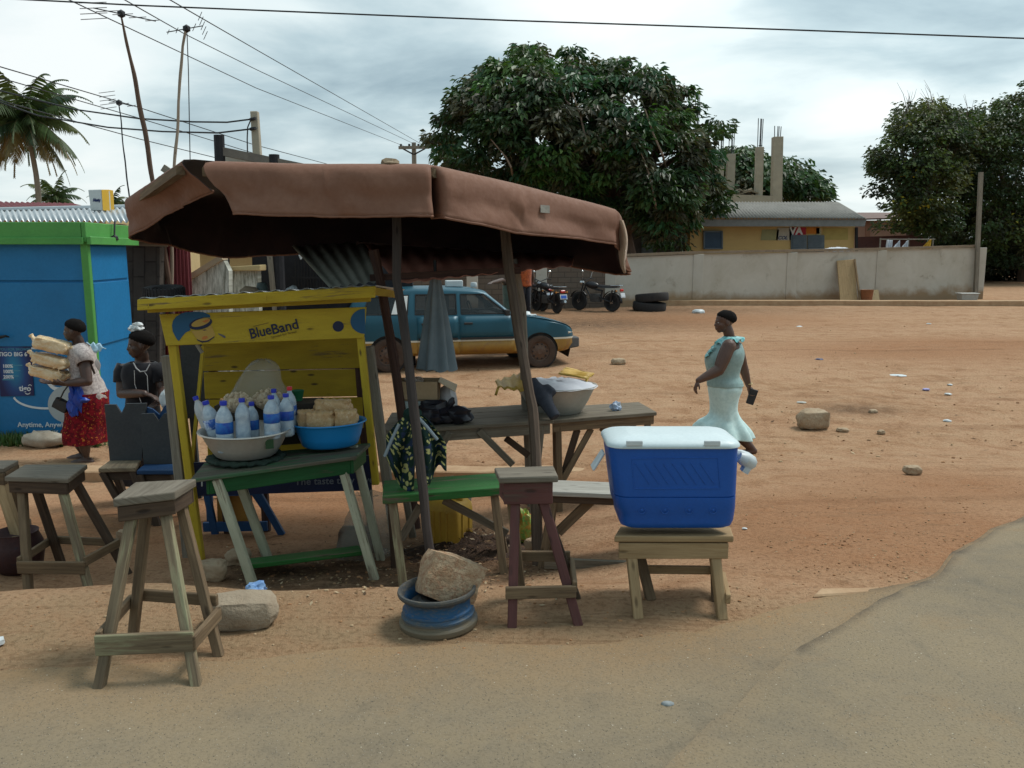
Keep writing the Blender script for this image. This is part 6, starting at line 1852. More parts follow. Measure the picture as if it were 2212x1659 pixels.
# dark panel behind the left of the stall
s_ = MB(); s_.slab(pq((398, 905, 7.6), (452, 900, 7.6), (446, 742, 7.6), (388, 742, 7.6)), V3((0, .05, 0)))
for x in (402, 446): s_.beam(GX(x + 8, 7.65), P(x, 760, 7.65), .04, .04)
o = s_.build('screen_panel', stain('dark_screen', (.045, .052, .055), (.035, .04, .042), .7, 4), None); tag(o, 'dark grey screen panel seen through the left side of the stall', 'panel')
# blue stand with an orange panel under the stall
bs = thing('blue_stand', 'blue wooden stand with an orange panel under the yellow stall', 'stand', GX(510, 6.5))
s_ = MB(); s_.slab(pq((470, 1130, 6.35), (545, 1128, 6.35), (543, 1066, 6.35), (468, 1066, 6.35)), V3((0, .02, 0))); s_.build('panel', stain('orange_panel', (.40, .19, .03), (.32, .14, .025), .6, 4), bs)
s_ = MB(); s_.beam(P(440, 1138, 6.3), P(578, 1136, 6.3), .03, .07); s_.beam(P(440, 1064, 6.3), P(565, 1062, 6.3), .03, .05); s_.build('rail', CHBLUE, bs)
for xa, xb, Y in ((446, 440, 6.3), (556, 590, 6.3), (452, 430, 6.75), (548, 572, 6.75)):
 s_ = MB(); s_.beam(GX(xb, Y), P(xa, 1062, Y), .05, .035, V3((1, 0, 0))); s_.build('leg', CHBLUE, bs, bevel=.003)
# sack, bag and jerrycan on the ground
q = GX(775, 5.75)
s_ = MB()
rows = []
for j in range(14):
 u = j / 13
 r = .20 * (1 - .35 * u) * (1 - .5 * max(0, u - .35)) + .01
 rows.append([q + V3((.04 * u + r * math.cos(a) * (1 + .13 * noise.noise(V3((2 * math.cos(a), 2 * math.sin(a), u * 4)))), r * .75 * math.sin(a), .44 * u + .012 * math.sin(5 * a))) for a in [2 * math.pi * i / 30 for i in range(30)]])
s_.loft(rows)
o = s_.build('waste_sack', BAGC, None, smooth=True, angle=180); tag(o, 'half-clear sack of rubbish standing behind the right legs of the green table', 'sack')
jc = thing('jerrycan', 'yellow plastic jerrycan standing behind the green bench', 'jerrycan', GX(965, 5.8), rad(-28))
jm = world_of(jc)
s_ = MB()
rows = []
for h_, k in ((0, .92), (.012, 1), (.30, 1.0), (.345, .97), (.375, .80), (.385, .6)):
 rows.append([jm @ p for p in rrect(V3((0, 0, h_)), .135 * k, .115 * k, .03, 4)])
s_.loft(rows); s_.build('body', JERRY, jc, smooth=True, angle=50)
s_ = MB()
for sx in (-.055, 0, .055):
 for sy in (-.117, .117): s_.tube([jm @ V3((sx, sy, .03)), jm @ V3((sx, sy, .31))], .008, 6)
for sy in (-.045, .045): s_.tube([jm @ V3((.137, sy, .03)), jm @ V3((.137, sy, .31))], .007, 6)
for sy in (-.045, .045): s_.tube([jm @ V3((-.137, sy, .03)), jm @ V3((-.137, sy, .31))], .007, 6)
s_.build('rib', JERRY, jc, smooth=True)
s_ = MB(); s_.tube([jm @ V3((-.07, 0, .375)), jm @ V3((-.06, 0, .42)), jm @ V3((.03, 0, .43)), jm @ V3((.05, 0, .38))], .014, 8); s_.build('handle', JERRY, jc, smooth=True)
s_ = MB(); s_.tube([jm @ V3((.085, 0, .37)), jm @ V3((.09, 0, .41))], .026, 12); s_.build('cap', JERRY, jc, smooth=True)
def crumple(name, label, c, r, mat, sd, cat, sub=3, amp=.45, fr=2.2):
 s_ = MB(); s_.blob(c, r, sub, amp, fr, sd)
 o = s_.build(name, mat, None, smooth=True, angle=35); return tag(o, label, cat)
q = GX(1134, 5.75)
crumple('snack_bag', 'colourful yellow, green and orange bag under the crossed bench legs', q + V3((0, 0, .13)), (.06, .05, .14), stain('bright_wrapper', (.42, .50, .10), (.10, .30, .06), .4, 16, .42, .58, 60, .1, dirt=(.62, .15, .02), dirt_amt=.42), 3, 'bag')
q = G(553, 1283); crumple('plastic_bag', 'crushed blue plastic bag on the ground behind the cement block', q + V3((0, 0, .022)), (.052, .045, .035), stain('pale_blue_plastic', (.10, .22, .48), (.25, .40, .60), .4, 20), 5, 'bag')
q = GX(975, 6.6); crumple('waste_sack', 'flat white printed sack lying behind the green bench', q + V3((0, 0, .17)), (.13, .1, .2), stain('white_sack', (.50, .44, .36), (.36, .24, .16), .7, 9), 7, 'sack')
s_ = MB(); q = GX(1208, 7.4); s_.lathe([(.07, 0), (.065, .1), (.062, .17), (0, .17)], 12, Matrix.Translation(q)); o = s_.build('log_seat', BARELEG, None, smooth=True); tag(o, 'short upright log standing in the lot behind the grey bench', 'log')
# ================================================================ plank chairs at the left
def plank_chair(label, back, seat, feet, mb_back, mb_seat, legm, second=None):
 t = thing('plank_chair', label, 'chair', sum(feet, V3()) / 4, 0, 'plank chairs with notched backs')
 s_ = MB(); s_.prism(back, V3((0, .022, 0))); s_.build('backrest', mb_back, t, norm=True, bevel=.002)
 if second: s_ = MB(); s_.prism(second, V3((0, .02, 0))); s_.build('backrest', CHBLUE, t, norm=True)
 s_ = MB(); s_.slab(seat, V3((0, 0, -.035))); s_.build('seat', mb_seat, t, bevel=.005)
 cen = sum(seat, V3()) / 4
 ins = [p.lerp(cen, .18) - V3((0, 0, .036)) for p in seat]
 s_ = MB()
 for a, b_ in ((0, 1), (1, 2), (2, 3), (3, 0)): s_.slab([ins[a], ins[b_], ins[b_] - V3((0, 0, .07)), ins[a] - V3((0, 0, .07))], (V3((ins[b_] - ins[a]).normalized().yx.to_3d()) * .015) if False else V3((.004, .015, 0)))
 s_.build('apron', legm, t)
 for k in range(4):
  s_ = MB(); s_.beam(feet[k] - V3((0, 0, .01)), ins[k], .05, .05, V3((1, 0, 0))); s_.build('leg', legm, t, bevel=.003)
bk = [P(x, y, 7.02) for x, y in [(225, 874), (250, 874), (262, 893), (272, 872), (316, 871), (306, 996), (237, 996)]]
se = pq((212, 1012, 6.66), (293, 1010, 6.66), (304, 994, 7.0), (236, 995, 7.0))
plank_chair('grey-backed plank chair with a bare wooden seat in front of the bread seller', bk, se, [GX(256, 6.62), GX(300, 6.62), GX(318, 7.0), GX(256, 7.02)], CHGREY, timber('bare_seat', (.30, .235, .15), (.16, .12, .08)), DARKLEG)
bk = [P(x, y, 6.98) for x, y in [(304, 894), (331, 893), (342, 909), (354, 893), (372, 892), (381, 1003), (310, 1003)]]
bk2 = [P(x, y, 7.04) for x, y in [(300, 878), (318, 880), (330, 884), (344, 896), (356, 876), (374, 875), (381, 990), (309, 990)]]
se = pq((295, 1016, 6.62), (384, 1016, 6.62), (380, 1002, 6.96), (311, 1003, 6.96))
plank_chair('grey-backed plank chair with a bright blue seat beside the stall post', bk, se, [GX(312, 6.6), GX(380, 6.6), GX(384, 6.95), GX(322, 6.95)], CHGREY, CHBLUE, DARKLEG, bk2)
# ================================================================ benches and tables on the right of the stall
def bench(name, label, top, feet, th, mt, ml, ap_=None, apm=None, extra=None, cat='bench'):
 t = thing(name, label, cat, sum(feet, V3()) / len(feet))
 s_ = MB()
 a, b_, c, d = top
 if name == 'trestle_table':
  for i in range(3):
   u0, u1 = i / 3 + (.004 if i else 0), (i + 1) / 3 - .004
   s_.slab([a.lerp(d, u0), b_.lerp(c, u0), b_.lerp(c, u1), a.lerp(d, u1)], V3((0, 0, -th)))
 else: s_.slab(top, V3((0, 0, -th)))
 s_.build('top', mt, t, bevel=.005, segs=2)
 if ap_:
  s_ = MB()
  e0, e1 = a.lerp(b_, .02), a.lerp(b_, .98)
  s_.slab([e0 + V3((0, .03, -th - ap_)), e1 + V3((0, .03, -th - ap_)), e1 + V3((0, .03, -th - .002)), e0 + V3((0, .03, -th - .002))], V3((0, .022, 0)))
  e0, e1 = d.lerp(c, .02), c.lerp(d, .02)
  s_.slab([e0 + V3((0, -.05, -th - ap_)), e1 + V3((0, -.05, -th - ap_)), e1 + V3((0, -.05, -th - .002)), e0 + V3((0, -.05, -th - .002))], V3((0, .022, 0)))
  s_.build('apron', apm or ml, t, bevel=.003)
 for k, f in enumerate(feet):
  p = (a.lerp(b_, .07), a.lerp(b_, .93), c.lerp(d, .07), c.lerp(d, .93))[k] + V3((0, .06 if k < 2 else -.06, -th - .002))
  s_ = MB(); s_.beam(f - V3((0, 0, .015)), p, .05, .05, V3((1, 0, 0))); s_.build('leg', ml if not isinstance(ml, list) else ml[k], t, bevel=.004)
 for (pa, pb, w_, h_, m_) in (extra or []):
  s_ = MB(); s_.beam(pa, pb, w_, h_, V3((0, 1, 0)) if abs((pb - pa).z) > .1 else None); s_.build('brace', m_, t, bevel=.003)
 return t
bench('bench', 'green painted bench with bare legs under the hanging printed cloth', pq((826, 1072, 5.02), (1085, 1053, 5.16), (1082, 1021, 5.62), (829, 1038, 5.46)), [GX(861, 4.98), GX(1088, 5.1), GX(1090, 5.55), GX(842, 5.45)], .052, GREENT, [PALELEG, BARELEG, BARELEG, DARKLEG], 0, None,
      [(P(866, 1165, 5.2), P(908, 1092, 5.2), .02, .05, GREYTOP), (P(958, 1080, 5.3), P(1096, 1152, 5.3), .02, .05, GREYTOP)])
bench('bench', 'bare whitened bench running behind the blue cooler', pq((1180, 1061, 5.06), (1440, 1072, 4.96), (1436, 1046, 5.34), (1180, 1036, 5.46)), [GX(1172, 5.1), GX(1412, 4.98), GX(1405, 5.3), GX(1186, 5.42)], .03, WHITETOP, BARELEG, .05, DARKLEG,
      [(P(1205, 1150, 5.15), P(1280, 1078, 5.15), .025, .06, BARELEG), (P(1176, 1216, 5.0), P(1420, 1226, 4.9), .03, .065, GREYTOP)])
TA = pq((822, 931, 6.15), (1196, 907, 6.55), (1183, 870, 7.22), (846, 891, 6.82))
bench('trestle_table', 'weathered grey table with crossed braces holding the carton and black bag', TA, [GX(884, 6.2), GX(1150, 6.5), GX(1142, 7.1), GX(890, 6.8)], .03, GREYTOP, GREYTOP, .085, GREYTOP,
      [(P(1034, 930, 6.4), P(1108, 1004, 6.4), .025, .05, GREYTOP), (P(1092, 946, 6.6), P(1142, 984, 6.6), .025, .05, DARKLEG), (P(971, 934, 6.3), P(905, 1050, 6.3), .025, .05, GREYTOP)], 'table')
TB = pq((1190, 908, 6.62), (1419, 890, 6.86), (1380, 868, 7.46), (1184, 880, 7.24))
bench('trestle_table', 'weathered grey table with splayed brown legs under the big white-lined basin', TB, [GX(1213, 6.66), GX(1392, 6.86), GX(1372, 7.4), GX(1206, 7.2)], .03, GREYTOP, BARELEG, .075, BARELEG,
      [(P(1247, 928, 6.75), P(1216, 1030, 6.75), .025, .055, DARKLEG), (P(1277, 926, 6.8), P(1214, 1040, 6.7), .025, .05, BARELEG), (P(1299, 924, 6.9), P(1335, 960, 6.9), .025, .05, BARELEG)], 'table')
def az(x, y, Q):
 n_ = (Q[1] - Q[0]).cross(Q[3] - Q[0])
 return Q[0].z - (n_.x * (x - Q[0].x) + n_.y * (y - Q[0].y)) / n_.z
# goods on the first table
q = P(903, 896, 6.55)
s_ = MB(); zq = az(q.x, q.y, TA)
for_ = [V3((dx, dy, 0)) for dx, dy in [(-.13, -.1), (.13, -.1), (.13, .1), (-.13, .1)]]
s_.hex8([V3((q.x, q.y, zq + .002)) + p * .9 for p in for_], [V3((q.x, q.y, zq + .165)) + p for p in for_]); o = s_.build('plastic_tub', stain('pale_blue_tub', (.48, .56, .54), (.42, .5, .49), .45, 4), None, bevel=.015, segs=3); tag(o, 'pale bluish plastic tub under the cardboard carton', 'tub')
bx_ = thing('carton', 'open cardboard carton with raised flaps on the weathered table', 'carton', V3((q.x, q.y, zq + .168)))
b4 = [V3((q.x + .02, q.y, zq + .168)) + V3((dx, dy, 0)) for dx, dy in [(-.165, -.11), (.15, -.11), (.15, .12), (-.165, .12)]]
s_ = MB()
for a, b_ in ((0, 1), (1, 2), (2, 3), (3, 0)):
 n_ = (b4[b_] - b4[a]).normalized(); n_ = V3((-n_.y, n_.x, 0)) * .006
 s_.slab([b4[a], b4[b_], b4[b_] + V3((0, 0, .145)), b4[a] + V3((0, 0, .145))], n_)
s_.slab([p + V3((0, 0, .004)) for p in b4], V3((0, 0, .005)))
s_.build('box', CARD, bx_)
s_ = MB(); a, b_ = b4[1] + V3((0, 0, .145)), b4[2] + V3((0, 0, .145)); s_.slab([a, b_, b_ + V3((.13, .0, -.06)), a + V3((.13, .0, -.08))], V3((0, 0, .005))); s_.build('flap', stain('flap_card', (.50, .41, .28), (.44, .35, .23), .85, 5), bx_)
s_ = MB(); a, b_ = b4[0] + V3((0, 0, .145)), b4[3] + V3((0, 0, .145)); s_.slab([a, b_, b_ + V3((-.03, .0, .17)), a + V3((-.03, .0, .17))], V3((.005, 0, 0))); s_.build('flap', CARD, bx_)
s_ = MB()
for i in range(9): s_.blob(b4[0].lerp(b4[2], .5) + V3((rnd.gauss(-.04, .06), rnd.gauss(0, .04), .135 + rnd.gauss(0, .012))), (.035, .03, .022), 2, .5, 3, i)
o = s_.build('wrapped_goods', stain('foil_goods', (.42, .36, .30), (.22, .14, .09), .4, 20), None, smooth=True); tag(o, 'crinkled wrapped goods filling the cardboard carton', 'goods')
q = P(968, 880, 6.62)
crumple('shopping_bag', 'white printed plastic bag between the carton and the black bag', V3((q.x, q.y, az(q.x, q.y, TA) + .13)), (.075, .06, .14), stain('white_printed_bag', (.60, .58, .57), (.50, .48, .48), .4, 9, .35, .65, 50, .1, dirt=(.55, .32, .30), dirt_amt=.3), 12, 'bag', 3, .3)
s_ = MB(); q = P(945, 905, 6.42); z0 = az(q.x, q.y, TA)
s_.blob(V3((q.x - .03, q.y, z0 + .065)), (.15, .11, .10), 3, .5, 2.4, 5, clip=-.062); s_.blob(V3((q.x + .14, q.y + .02, z0 + .06)), (.12, .10, .075), 3, .5, 2.4, 8, clip=-.058)
s_.blob(V3((q.x + .10, q.y - .01, z0 + .15)), (.03, .02, .055), 2, .5, 3, 2, Matrix.Rotation(.5, 3, 'Y')); s_.blob(V3((q.x - .04, q.y, z0 + .155)), (.09, .03, .03), 2, .5, 3, 3)
o = s_.build('black_bag', BLACKP, None, smooth=True, angle=40); tag(o, 'crumpled black plastic bag slumped on the weathered table', 'bag')
# furled grey parasol standing in the carton
MB_ = MB(); rows = []
top, bot = P(940, 596, 6.6), P(944, 798, 6.6)
for j in range(16):
 u = j / 15
 c = top.lerp(bot, u)
 r = (.03 + .108 * u ** .9)
 rows.append([c + V3((r * math.cos(a) * (1 + .20 * math.cos(a * 7 + u)), r * .8 * math.sin(a) * (1 + .20 * math.cos(a * 7 + u)), (.012 * math.cos(a * 7) if j == 15 else 0))) for a in [2 * math.pi * i / 84 for i in range(84)]])
MB_.loft(rows)
fp = thing('furled_parasol', 'furled grey-blue parasol cloth hanging under the rusty sheet roof', 'parasol', bot)
MB_.build('canopy', cloth('grey_canvas', (.23, .29, .325), (.175, .225, .255), 3), fp, smooth=True, angle=60)
s_ = MB(); s_.tube([top + V3((0, 0, .12)), bot - V3((0, 0, .02))], .012, 8); s_.build('pole', STEEL, fp, smooth=True)
# big basin on the second table
q = P(1200, 888, 6.98); bb = V3((q.x, 6.98, az(q.x, 6.98, TB) + .002))
basin('metal_basin', 'big pale enamel basin lined with white plastic on the second grey table', bb, .325, .225, .215, stain('pale_enamel', (.50, .49, .44), (.41, .40, .355), .4, 3, .35, .65, 30, .1, metal=.3, dirt=(.25, .21, .16), dirt_amt=.18), .012, .9)
s_ = MB()
rows = []
for j in range(8):
 u = j / 7
 r = .33 * (1 - u) + .02
 rows.append([bb + V3((r * math.cos(a), r * .9 * math.sin(a), .222 + .05 * math.sin(u * 2.2) + .022 * noise.noise(V3((math.cos(a) * 3, math.sin(a) * 3, u * 4))))) for a in [2 * math.pi * i / 40 for i in range(40)]])
s_.loft(rows); o = s_.build('plastic_lining', LINEN, None, smooth=True, angle=180); tag(o, 'white plastic sheet heaped inside the big pale basin', 'sheet')
YB = stain('yellow_bag', (.58, .38, .07), (.46, .29, .05), .5, 10)
def fan(pts, label, mat):
 s_ = MB(); P_ = [P(*t_) for t_ in pts]; n = 9
 a, b_, c, d = P_
 R_ = [[a.lerp(b_, i / n).lerp(d.lerp(c, i / n), j / 5) + V3((0, .015 * math.sin(i * 2.2 + j), .012 * math.sin(i * 2.4))) for i in range(n + 1)] for j in range(6)]
 s_.grid(R_); s_.tube([d, d + V3((-.02, 0, -.06))], .008, 5)
 o = s_.build('yellow_bag', mat, None, smooth=True, angle=180, solid=.008); return tag(o, label, 'bag')
fan([(1069, 824, 7.0), (1130, 804, 7.0), (1138, 846, 6.75), (1076, 837, 6.75)], 'yellow plastic bag spilling over the left rim of the big pale basin', YB)
fan([(1206, 808, 7.1), (1222, 795, 7.25), (1284, 808, 7.25), (1268, 818, 7.0)], 'yellow plastic bag tucked behind the right rim of the big pale basin', YB)
s_ = MB()
for pts, r in (([(1148, 818, 6.7), (1164, 846, 6.66), (1176, 862, 6.62), (1186, 880, 6.55), (1200, 902, 6.5)], [.03, .06, .065, .05, .045]), ([(1150, 818, 6.72), (1158, 858, 6.7), (1166, 872, 6.66)], [.04, .06, .05]), ([(1160, 850, 6.66), (1184, 842, 6.66), (1196, 850, 6.62)], [.05, .05, .035])):
 s_.tube([P(*t_) for t_ in pts], r, 12)
o = s_.build('dark_jacket', stain('dark_denim', (.022, .024, .034), (.05, .06, .08), .85, 8), None, smooth=True, remesh=.012, relax=3); tag(o, 'dark jacket slung against the left side of the big pale basin', 'jacket')
q = P(1330, 890, 7.0); crumple('plastic_bag', 'small blue and white plastic bag on the right end of the second table', V3((q.x, q.y, az(q.x, q.y, TB) + .03)), (.045, .035, .042), stain('blue_white_bag', (.55, .62, .72), (.20, .32, .55), .4, 20), 9, 'bag', 3, .6)
# ================================================================ brown tarpaulin awning and its frame
aw = thing('awning', 'brown tarpaulin awning on rough posts covering the stall and tables', 'awning', (-.7, 6, T(-.7, 6)))
apex = V3((-.75, 6.3, 2.255))
# corner: top of the drape and hem; between them the cloth sags
RING = [  # (top, hem) clockwise seen from above, starting at the gap in the front left corner
 (P(436, 361, 4.98), P(512, 464, 4.94)), (P(700, 368, 4.98), P(720, 469, 4.93)), (P(930, 368, 4.98), P(938, 468, 4.92)),
 (P(1120, 410, 5.5), P(1130, 506, 5.40)), (P(1330, 462, 6.25), P(1316, 527, 6.18)),
 (P(1338, 480, 6.9), P(1352, 586, 6.95)), (P(1310, 500, 7.3), P(1334, 594, 7.3)), (P(1120, 470, 7.6), P(1130, 560, 7.6)), (P(880, 440, 7.6), P(880, 536, 7.6)),
 (P(560, 430, 7.4), P(600, 552, 7.4)), (P(470, 430, 7.2), P(484, 557, 7.2)), (P(330, 428, 6.9), P(372, 530, 6.9)), (P(277, 432, 6.5), P(284, 515, 6.5)), (P(335, 394, 5.75), P(392, 452, 5.75)), (P(388, 358, 5.1), P(468, 414, 5.12))]
def ring_pt(t, which):
 n = len(RING) - 1
 i = min(int(t * n), n - 1)
 u = t * n - i
 p0 = RING[max(0, i - 1)][which]; p1 = RING[i][which]; p2 = RING[i + 1][which]; p3 = RING[min(n, i + 2)][which]
 k = .12
 m1 = (p2 - p0) * k; m2 = (p3 - p1) * k
 u2, u3 = u * u, u * u * u
 return p1 * (2 * u3 - 3 * u2 + 1) + m1 * (u3 - 2 * u2 + u) + p2 * (-2 * u3 + 3 * u2) + m2 * (u3 - u2)
NA = 360
RING = [(a + V3((0, 0, .052)), b_ + V3((0, 0, .012))) for a, b_ in RING]
rows = []
for j in range(9):
 v_ = j / 9
 r = []
 for i in range(NA + 1):
  a = ring_pt(i / NA, 0)
  q = apex.lerp(a, v_)
  q = q + V3((0, 0, -.05 * math.sin(v_ * math.pi) + .018 * noise.noise(q * 2.2) * v_))
  r.append(q)
 rows.append(r)
for j in range(13):
 v_ = j / 12
 r = []
 for i in range(NA + 1):
  t = i / NA
  a, b_ = ring_pt(t, 0), ring_pt(t, 1)
  q = a.lerp(b_, v_)
  out = V3((a.x - apex.x, a.y - apex.y, 0)).normalized()
  bul = .035 * math.sin(min(1, v_ * 1.6) * math.pi) + .045 * max(0, v_ - .35)
  fold = .06 * noise.noise(V3((t * 26 + v_ * 1.1, v_ * .8, 3))) * v_ + .030 * noise.noise(V3((t * 52 - v_ * 2.2, v_ * .9, 5))) * v_ ** .6 + .012 * noise.noise(V3((t * 80, v_ * 2.5, 8))) * v_ + .005 * noise.noise(V3((t * 210, v_ * 5, 1)))
  hemw = (.010 * noise.noise(V3((t * 34, 4, 4))) + .004 * noise.noise(V3((t * 160, 4, 4)))) * (v_ ** 3)
  # pinched fold at the middle front corner
  pin = math.exp(-((t * (len(RING) - 1) - 2.06) / .07) ** 2) * min(1, v_ * 2.5)
  q = q + out * (bul + fold - .26 * pin) + V3((0, 0, hemw - .01 * v_))
  r.append(q)
 rows.append(r)
for it in range(3):
 new = [list(r) for r in rows]
 for j in range(5, 15):
  for i in range(NA + 1): new[j][i] = rows[j][i] * .5 + (rows[j - 1][i] + rows[j + 1][i]) * .25
 rows = new
s_ = MB(); s_.grid(rows)
tp = s_.build('tarpaulin', [cloth('tarp_shaded_underside', (.030, .015, .014), (.02, .011, .011), 3), TARP], aw, smooth=True, angle=180, solid=.004, off=-1)  # inner side near black: the shade under the awning is put into its colour
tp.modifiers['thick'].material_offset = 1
# rolled hem
s_ = MB(); s_.tube(rows[-1], .007, 6); s_.build('hem', TARP, aw, smooth=True)
# loose torn tip at the right end
s_ = MB(); a = ring_pt(4.25 / 14, 0)
R_ = []
for j in range(12):
 u = j / 11
 c = P(1331, 476, 6.3).lerp(P(1356, 590, 6.35), u) + V3((.02 * math.sin(u * 5), 0, 0))
 wv_ = .08 * (1 - u) ** .7 + .014
 R_.append([c + V3((-wv_ * .5 + wv_ * i / 6, .05 * math.sin(i + u * 3), 0)) for i in range(7)])
s_.grid(R_); s_.build('torn_strip', cloth('tarp_backing', (.40, .29, .20), (.32, .22, .15), 5), aw, smooth=True, angle=180, solid=.006)
# darned patch
s_ = MB(); q = P(1178, 452, 5.52);
s_.slab([q + V3((-.03, .0, -.022)), q + V3((.03, .045, -.024)), q + V3((.03, .06, .024)), q + V3((-.03, .018, .026))], V3((0, -.004, .002))); s_.build('patch', stain('grey_patch', (.28, .26, .22), (.2, .18, .15), .8, 12), aw)
# crumpled bit of sheet on top
s_ = MB(); s_.blob(P(845, 353, 5.06), (.055, .06, .030), 2, .9, 3, 3); s_.build('weight_rag', SAND, aw, smooth=True)
def awpost(name, pts, w_, mat, par, foot=True):
 P_ = [P(*q) for q in pts]
 if foot:
  d = (P_[-1] - P_[-2]).normalized()
  e = P_[-1]
  P_[-1] = e + d * ((T(e.x, e.y) - .05 - e.z) / d.z)
 s_ = MB()
 fine = []
 for a, b_ in zip(P_, P_[1:]):
  for k in range(5): fine.append(a.lerp(b_, k / 5))
 fine.append(P_[-1])
 fine = [p + V3((.006 * noise.noise(p * 4), 0, 0)) for p in fine]
 s_.tube(fine, [w_ * (1 + .12 * noise.noise(p * 6)) for p in fine], 8)
 s_.build(name, mat, par, smooth=True)
awpost('post', [(856, 430, 5.25), (858, 606, 5.2), (886, 807, 5.06), (909, 1017, 4.93), (927, 1184, 4.84)], .028, timber('dark_grey_post', (.075, .060, .052), (.036, .029, .027)), aw)
awpost('post', [(1090, 490, 5.95), (1100, 588, 5.85), (1122, 731, 5.7), (1150, 882, 5.55), (1157, 968, 5.45), (1160, 1200, 5.2)], .034, timber('brown_post', (.14, .10, .07), (.07, .048, .036)), aw)
s_ = MB(); s_.beam(P(440, 372, 5.02), P(936, 372, 5.02), .05, .05); s_.build('pole_beam', BARELEG, aw)
s_ = MB(); s_.beam(P(930, 374, 5.02), P(1322, 470, 6.25), .05, .05); s_.build('pole_beam', BARELEG, aw)
s_ = MB(); s_.beam(P(390, 368, 5.1), P(290, 440, 6.45), .05, .05); s_.build('pole_beam', BARELEG, aw)
# lower roof of rusty sheets behind, on its own posts
rr_ = thing('sheet_roof', 'low lean-to roof of rusty and grey corrugated sheets under the awning', 'roof', (0, 6.8, T(0, 6.8)))
s_ = MB(); corr(s_, P(858, 612, 6.35), P(1236, 574, 6.5), P(1240, 552, 7.7), P(786, 526, 7.5), 11, .007, 6, 2); s_.build('rusty_sheet', RUSTY, rr_, smooth=True, angle=180, solid=.004)
s_ = MB(); corr(s_, P(712, 622, 6.5), P(832, 606, 6.5), P(800, 520, 7.6), P(618, 518, 7.6), 6, .010, 6, 2); s_.build('grey_sheet', stain('mossy_sheet', (.34, .35, .30), (.22, .23, .19), .8, 3, .35, .65, 40, .2), rr_, smooth=True, angle=180, solid=.004)
s_ = MB(); s_.beam(P(800, 600, 6.42), P(1125, 584, 6.46), .04, .05); s_.build('beam', REDPOST, rr_)
s_ = MB(); s_.beam(P(770, 528, 7.5), P(1235, 560, 7.7), .05, .05); s_.build('beam', REDPOST, rr_)
awpost('post', [(806, 540, 6.4), (823, 618, 6.4), (856, 807, 6.42), (872, 930, 6.44)], .036, REDPOST, rr_)
awpost('post', [(1108, 560, 6.9), (1128, 664, 6.9), (1135, 870, 6.92), (1143, 1000, 6.94)], .035, GREYW, rr_)
# printed cloth tied round the awning post
s_ = MB()
kn = P(893, 893, 5.2)
rows = []
NC = 44
for j in range(20):
 v_ = j / 19
 r = []
 for i in range(NC + 1):
  u = i / NC
  x = 834 + (964 - 834) * u
  if u < .55:
   bot = 986 + 78 * math.sin(u / .55 * math.pi * .72)
  else:
   bot = 1050 - 45 * ((u - .55) / .45) + 14 * math.sin(u * 20)
  if .47 < u < .60: bot -= 55
  topx = 884 + (908 - 884) * u
  topy = 892 + 6 * math.sin(u * 9)
  s1 = min(1, v_ * 1.9) ** .75
  xx = topx + (x - topx) * s1
  yy = topy + (bot - topy) * v_
  dp = 5.20 + .05 * math.cos(u * 6.2) + .045 * math.sin(u * 23 + v_ * 2) * min(1, v_ * 2) + .03 * noise.noise(V3((u * 9, v_ * 4, 1)))
  r.append(P(xx, yy, dp))
 rows.append(r)
s_.grid(rows)
o = s_.build('printed_cloth', PRINT, None, smooth=True, angle=180, solid=.005); tag(o, 'dark green and yellow printed cloth tied round the awning post above the green bench', 'cloth')
s_ = MB(); s_.blob(kn + V3((0, -.02, 0)), (.06, .05, .045), 2, .5, 3, 3); s_.build('knot', PRINT, o, smooth=True)
s_ = MB();
for pts in ([(862, 916, 5.13), (846, 950, 5.10), (831, 986, 5.10)], [(898, 896, 5.13), (922, 922, 5.08), (945, 950, 5.08)]): s_.tube([P(*q) for q in pts], .010, 6)
s_.build('seam_binding', stain('pale_binding', (.24, .30, .33), (.18, .23, .26), .8, 8), o, smooth=True)
s_ = MB()
hp = G(1015, 1195)
hp = V3((hp.x, 5.75, 0))
R_ = []
for j in range(13):
 u = j / 12
 R_.append([V3((hp.x + .62 * u * math.cos(a), hp.y + .42 * u * math.sin(a), T(hp.x + .62 * u * math.cos(a), hp.y + .42 * u * math.sin(a)) - .03 + .17 * (1 - u) ** 1.2 * (1 + .5 * noise.noise(V3((u * 3 * math.cos(a), u * 3 * math.sin(a), 1)))) + .018 * noise.noise(V3((u * 14 * math.cos(a), u * 14 * math.sin(a), 3))))) for a in [2 * math.pi * i / 48 for i in range(48)]])
s_.loft(R_, False)
o = s_.build('soil', stain('dark_soil', (.075, .043, .027), (.045, .026, .017), .95, 14, .35, .65, 60, 1.0, dirt=(.16, .095, .05), dirt_amt=.36, dist=.02), None, smooth=True, angle=180); o['kind'] = 'stuff'
dl = MB()
for i in range(420):
 u, a = R2.random() ** .6, R2.uniform(0, 6.28)
 q = V3((hp.x + .6 * u * math.cos(a), hp.y + .4 * u * math.sin(a), 0)); q.z = T(q.x, q.y) - .02 + .17 * (1 - u) ** 1.2 + .012
 t_ = V3((R2.uniform(-1, 1), R2.uniform(-1, 1), R2.uniform(-.3, .5))) * R2.uniform(.012, .03); n_ = V3((t_.y, -t_.x, .004)) * .4
 dl.col = R2.choice([(.16, .09, .05), (.09, .05, .03), (.28, .18, .1), (.4, .32, .22), (.06, .035, .02)])
 dl.add([q - t_, q + n_, q + t_, q - n_], [[0, 1, 2, 3]])
o = dl.build('leaf_litter', stone_m); o['kind'] = 'stuff'
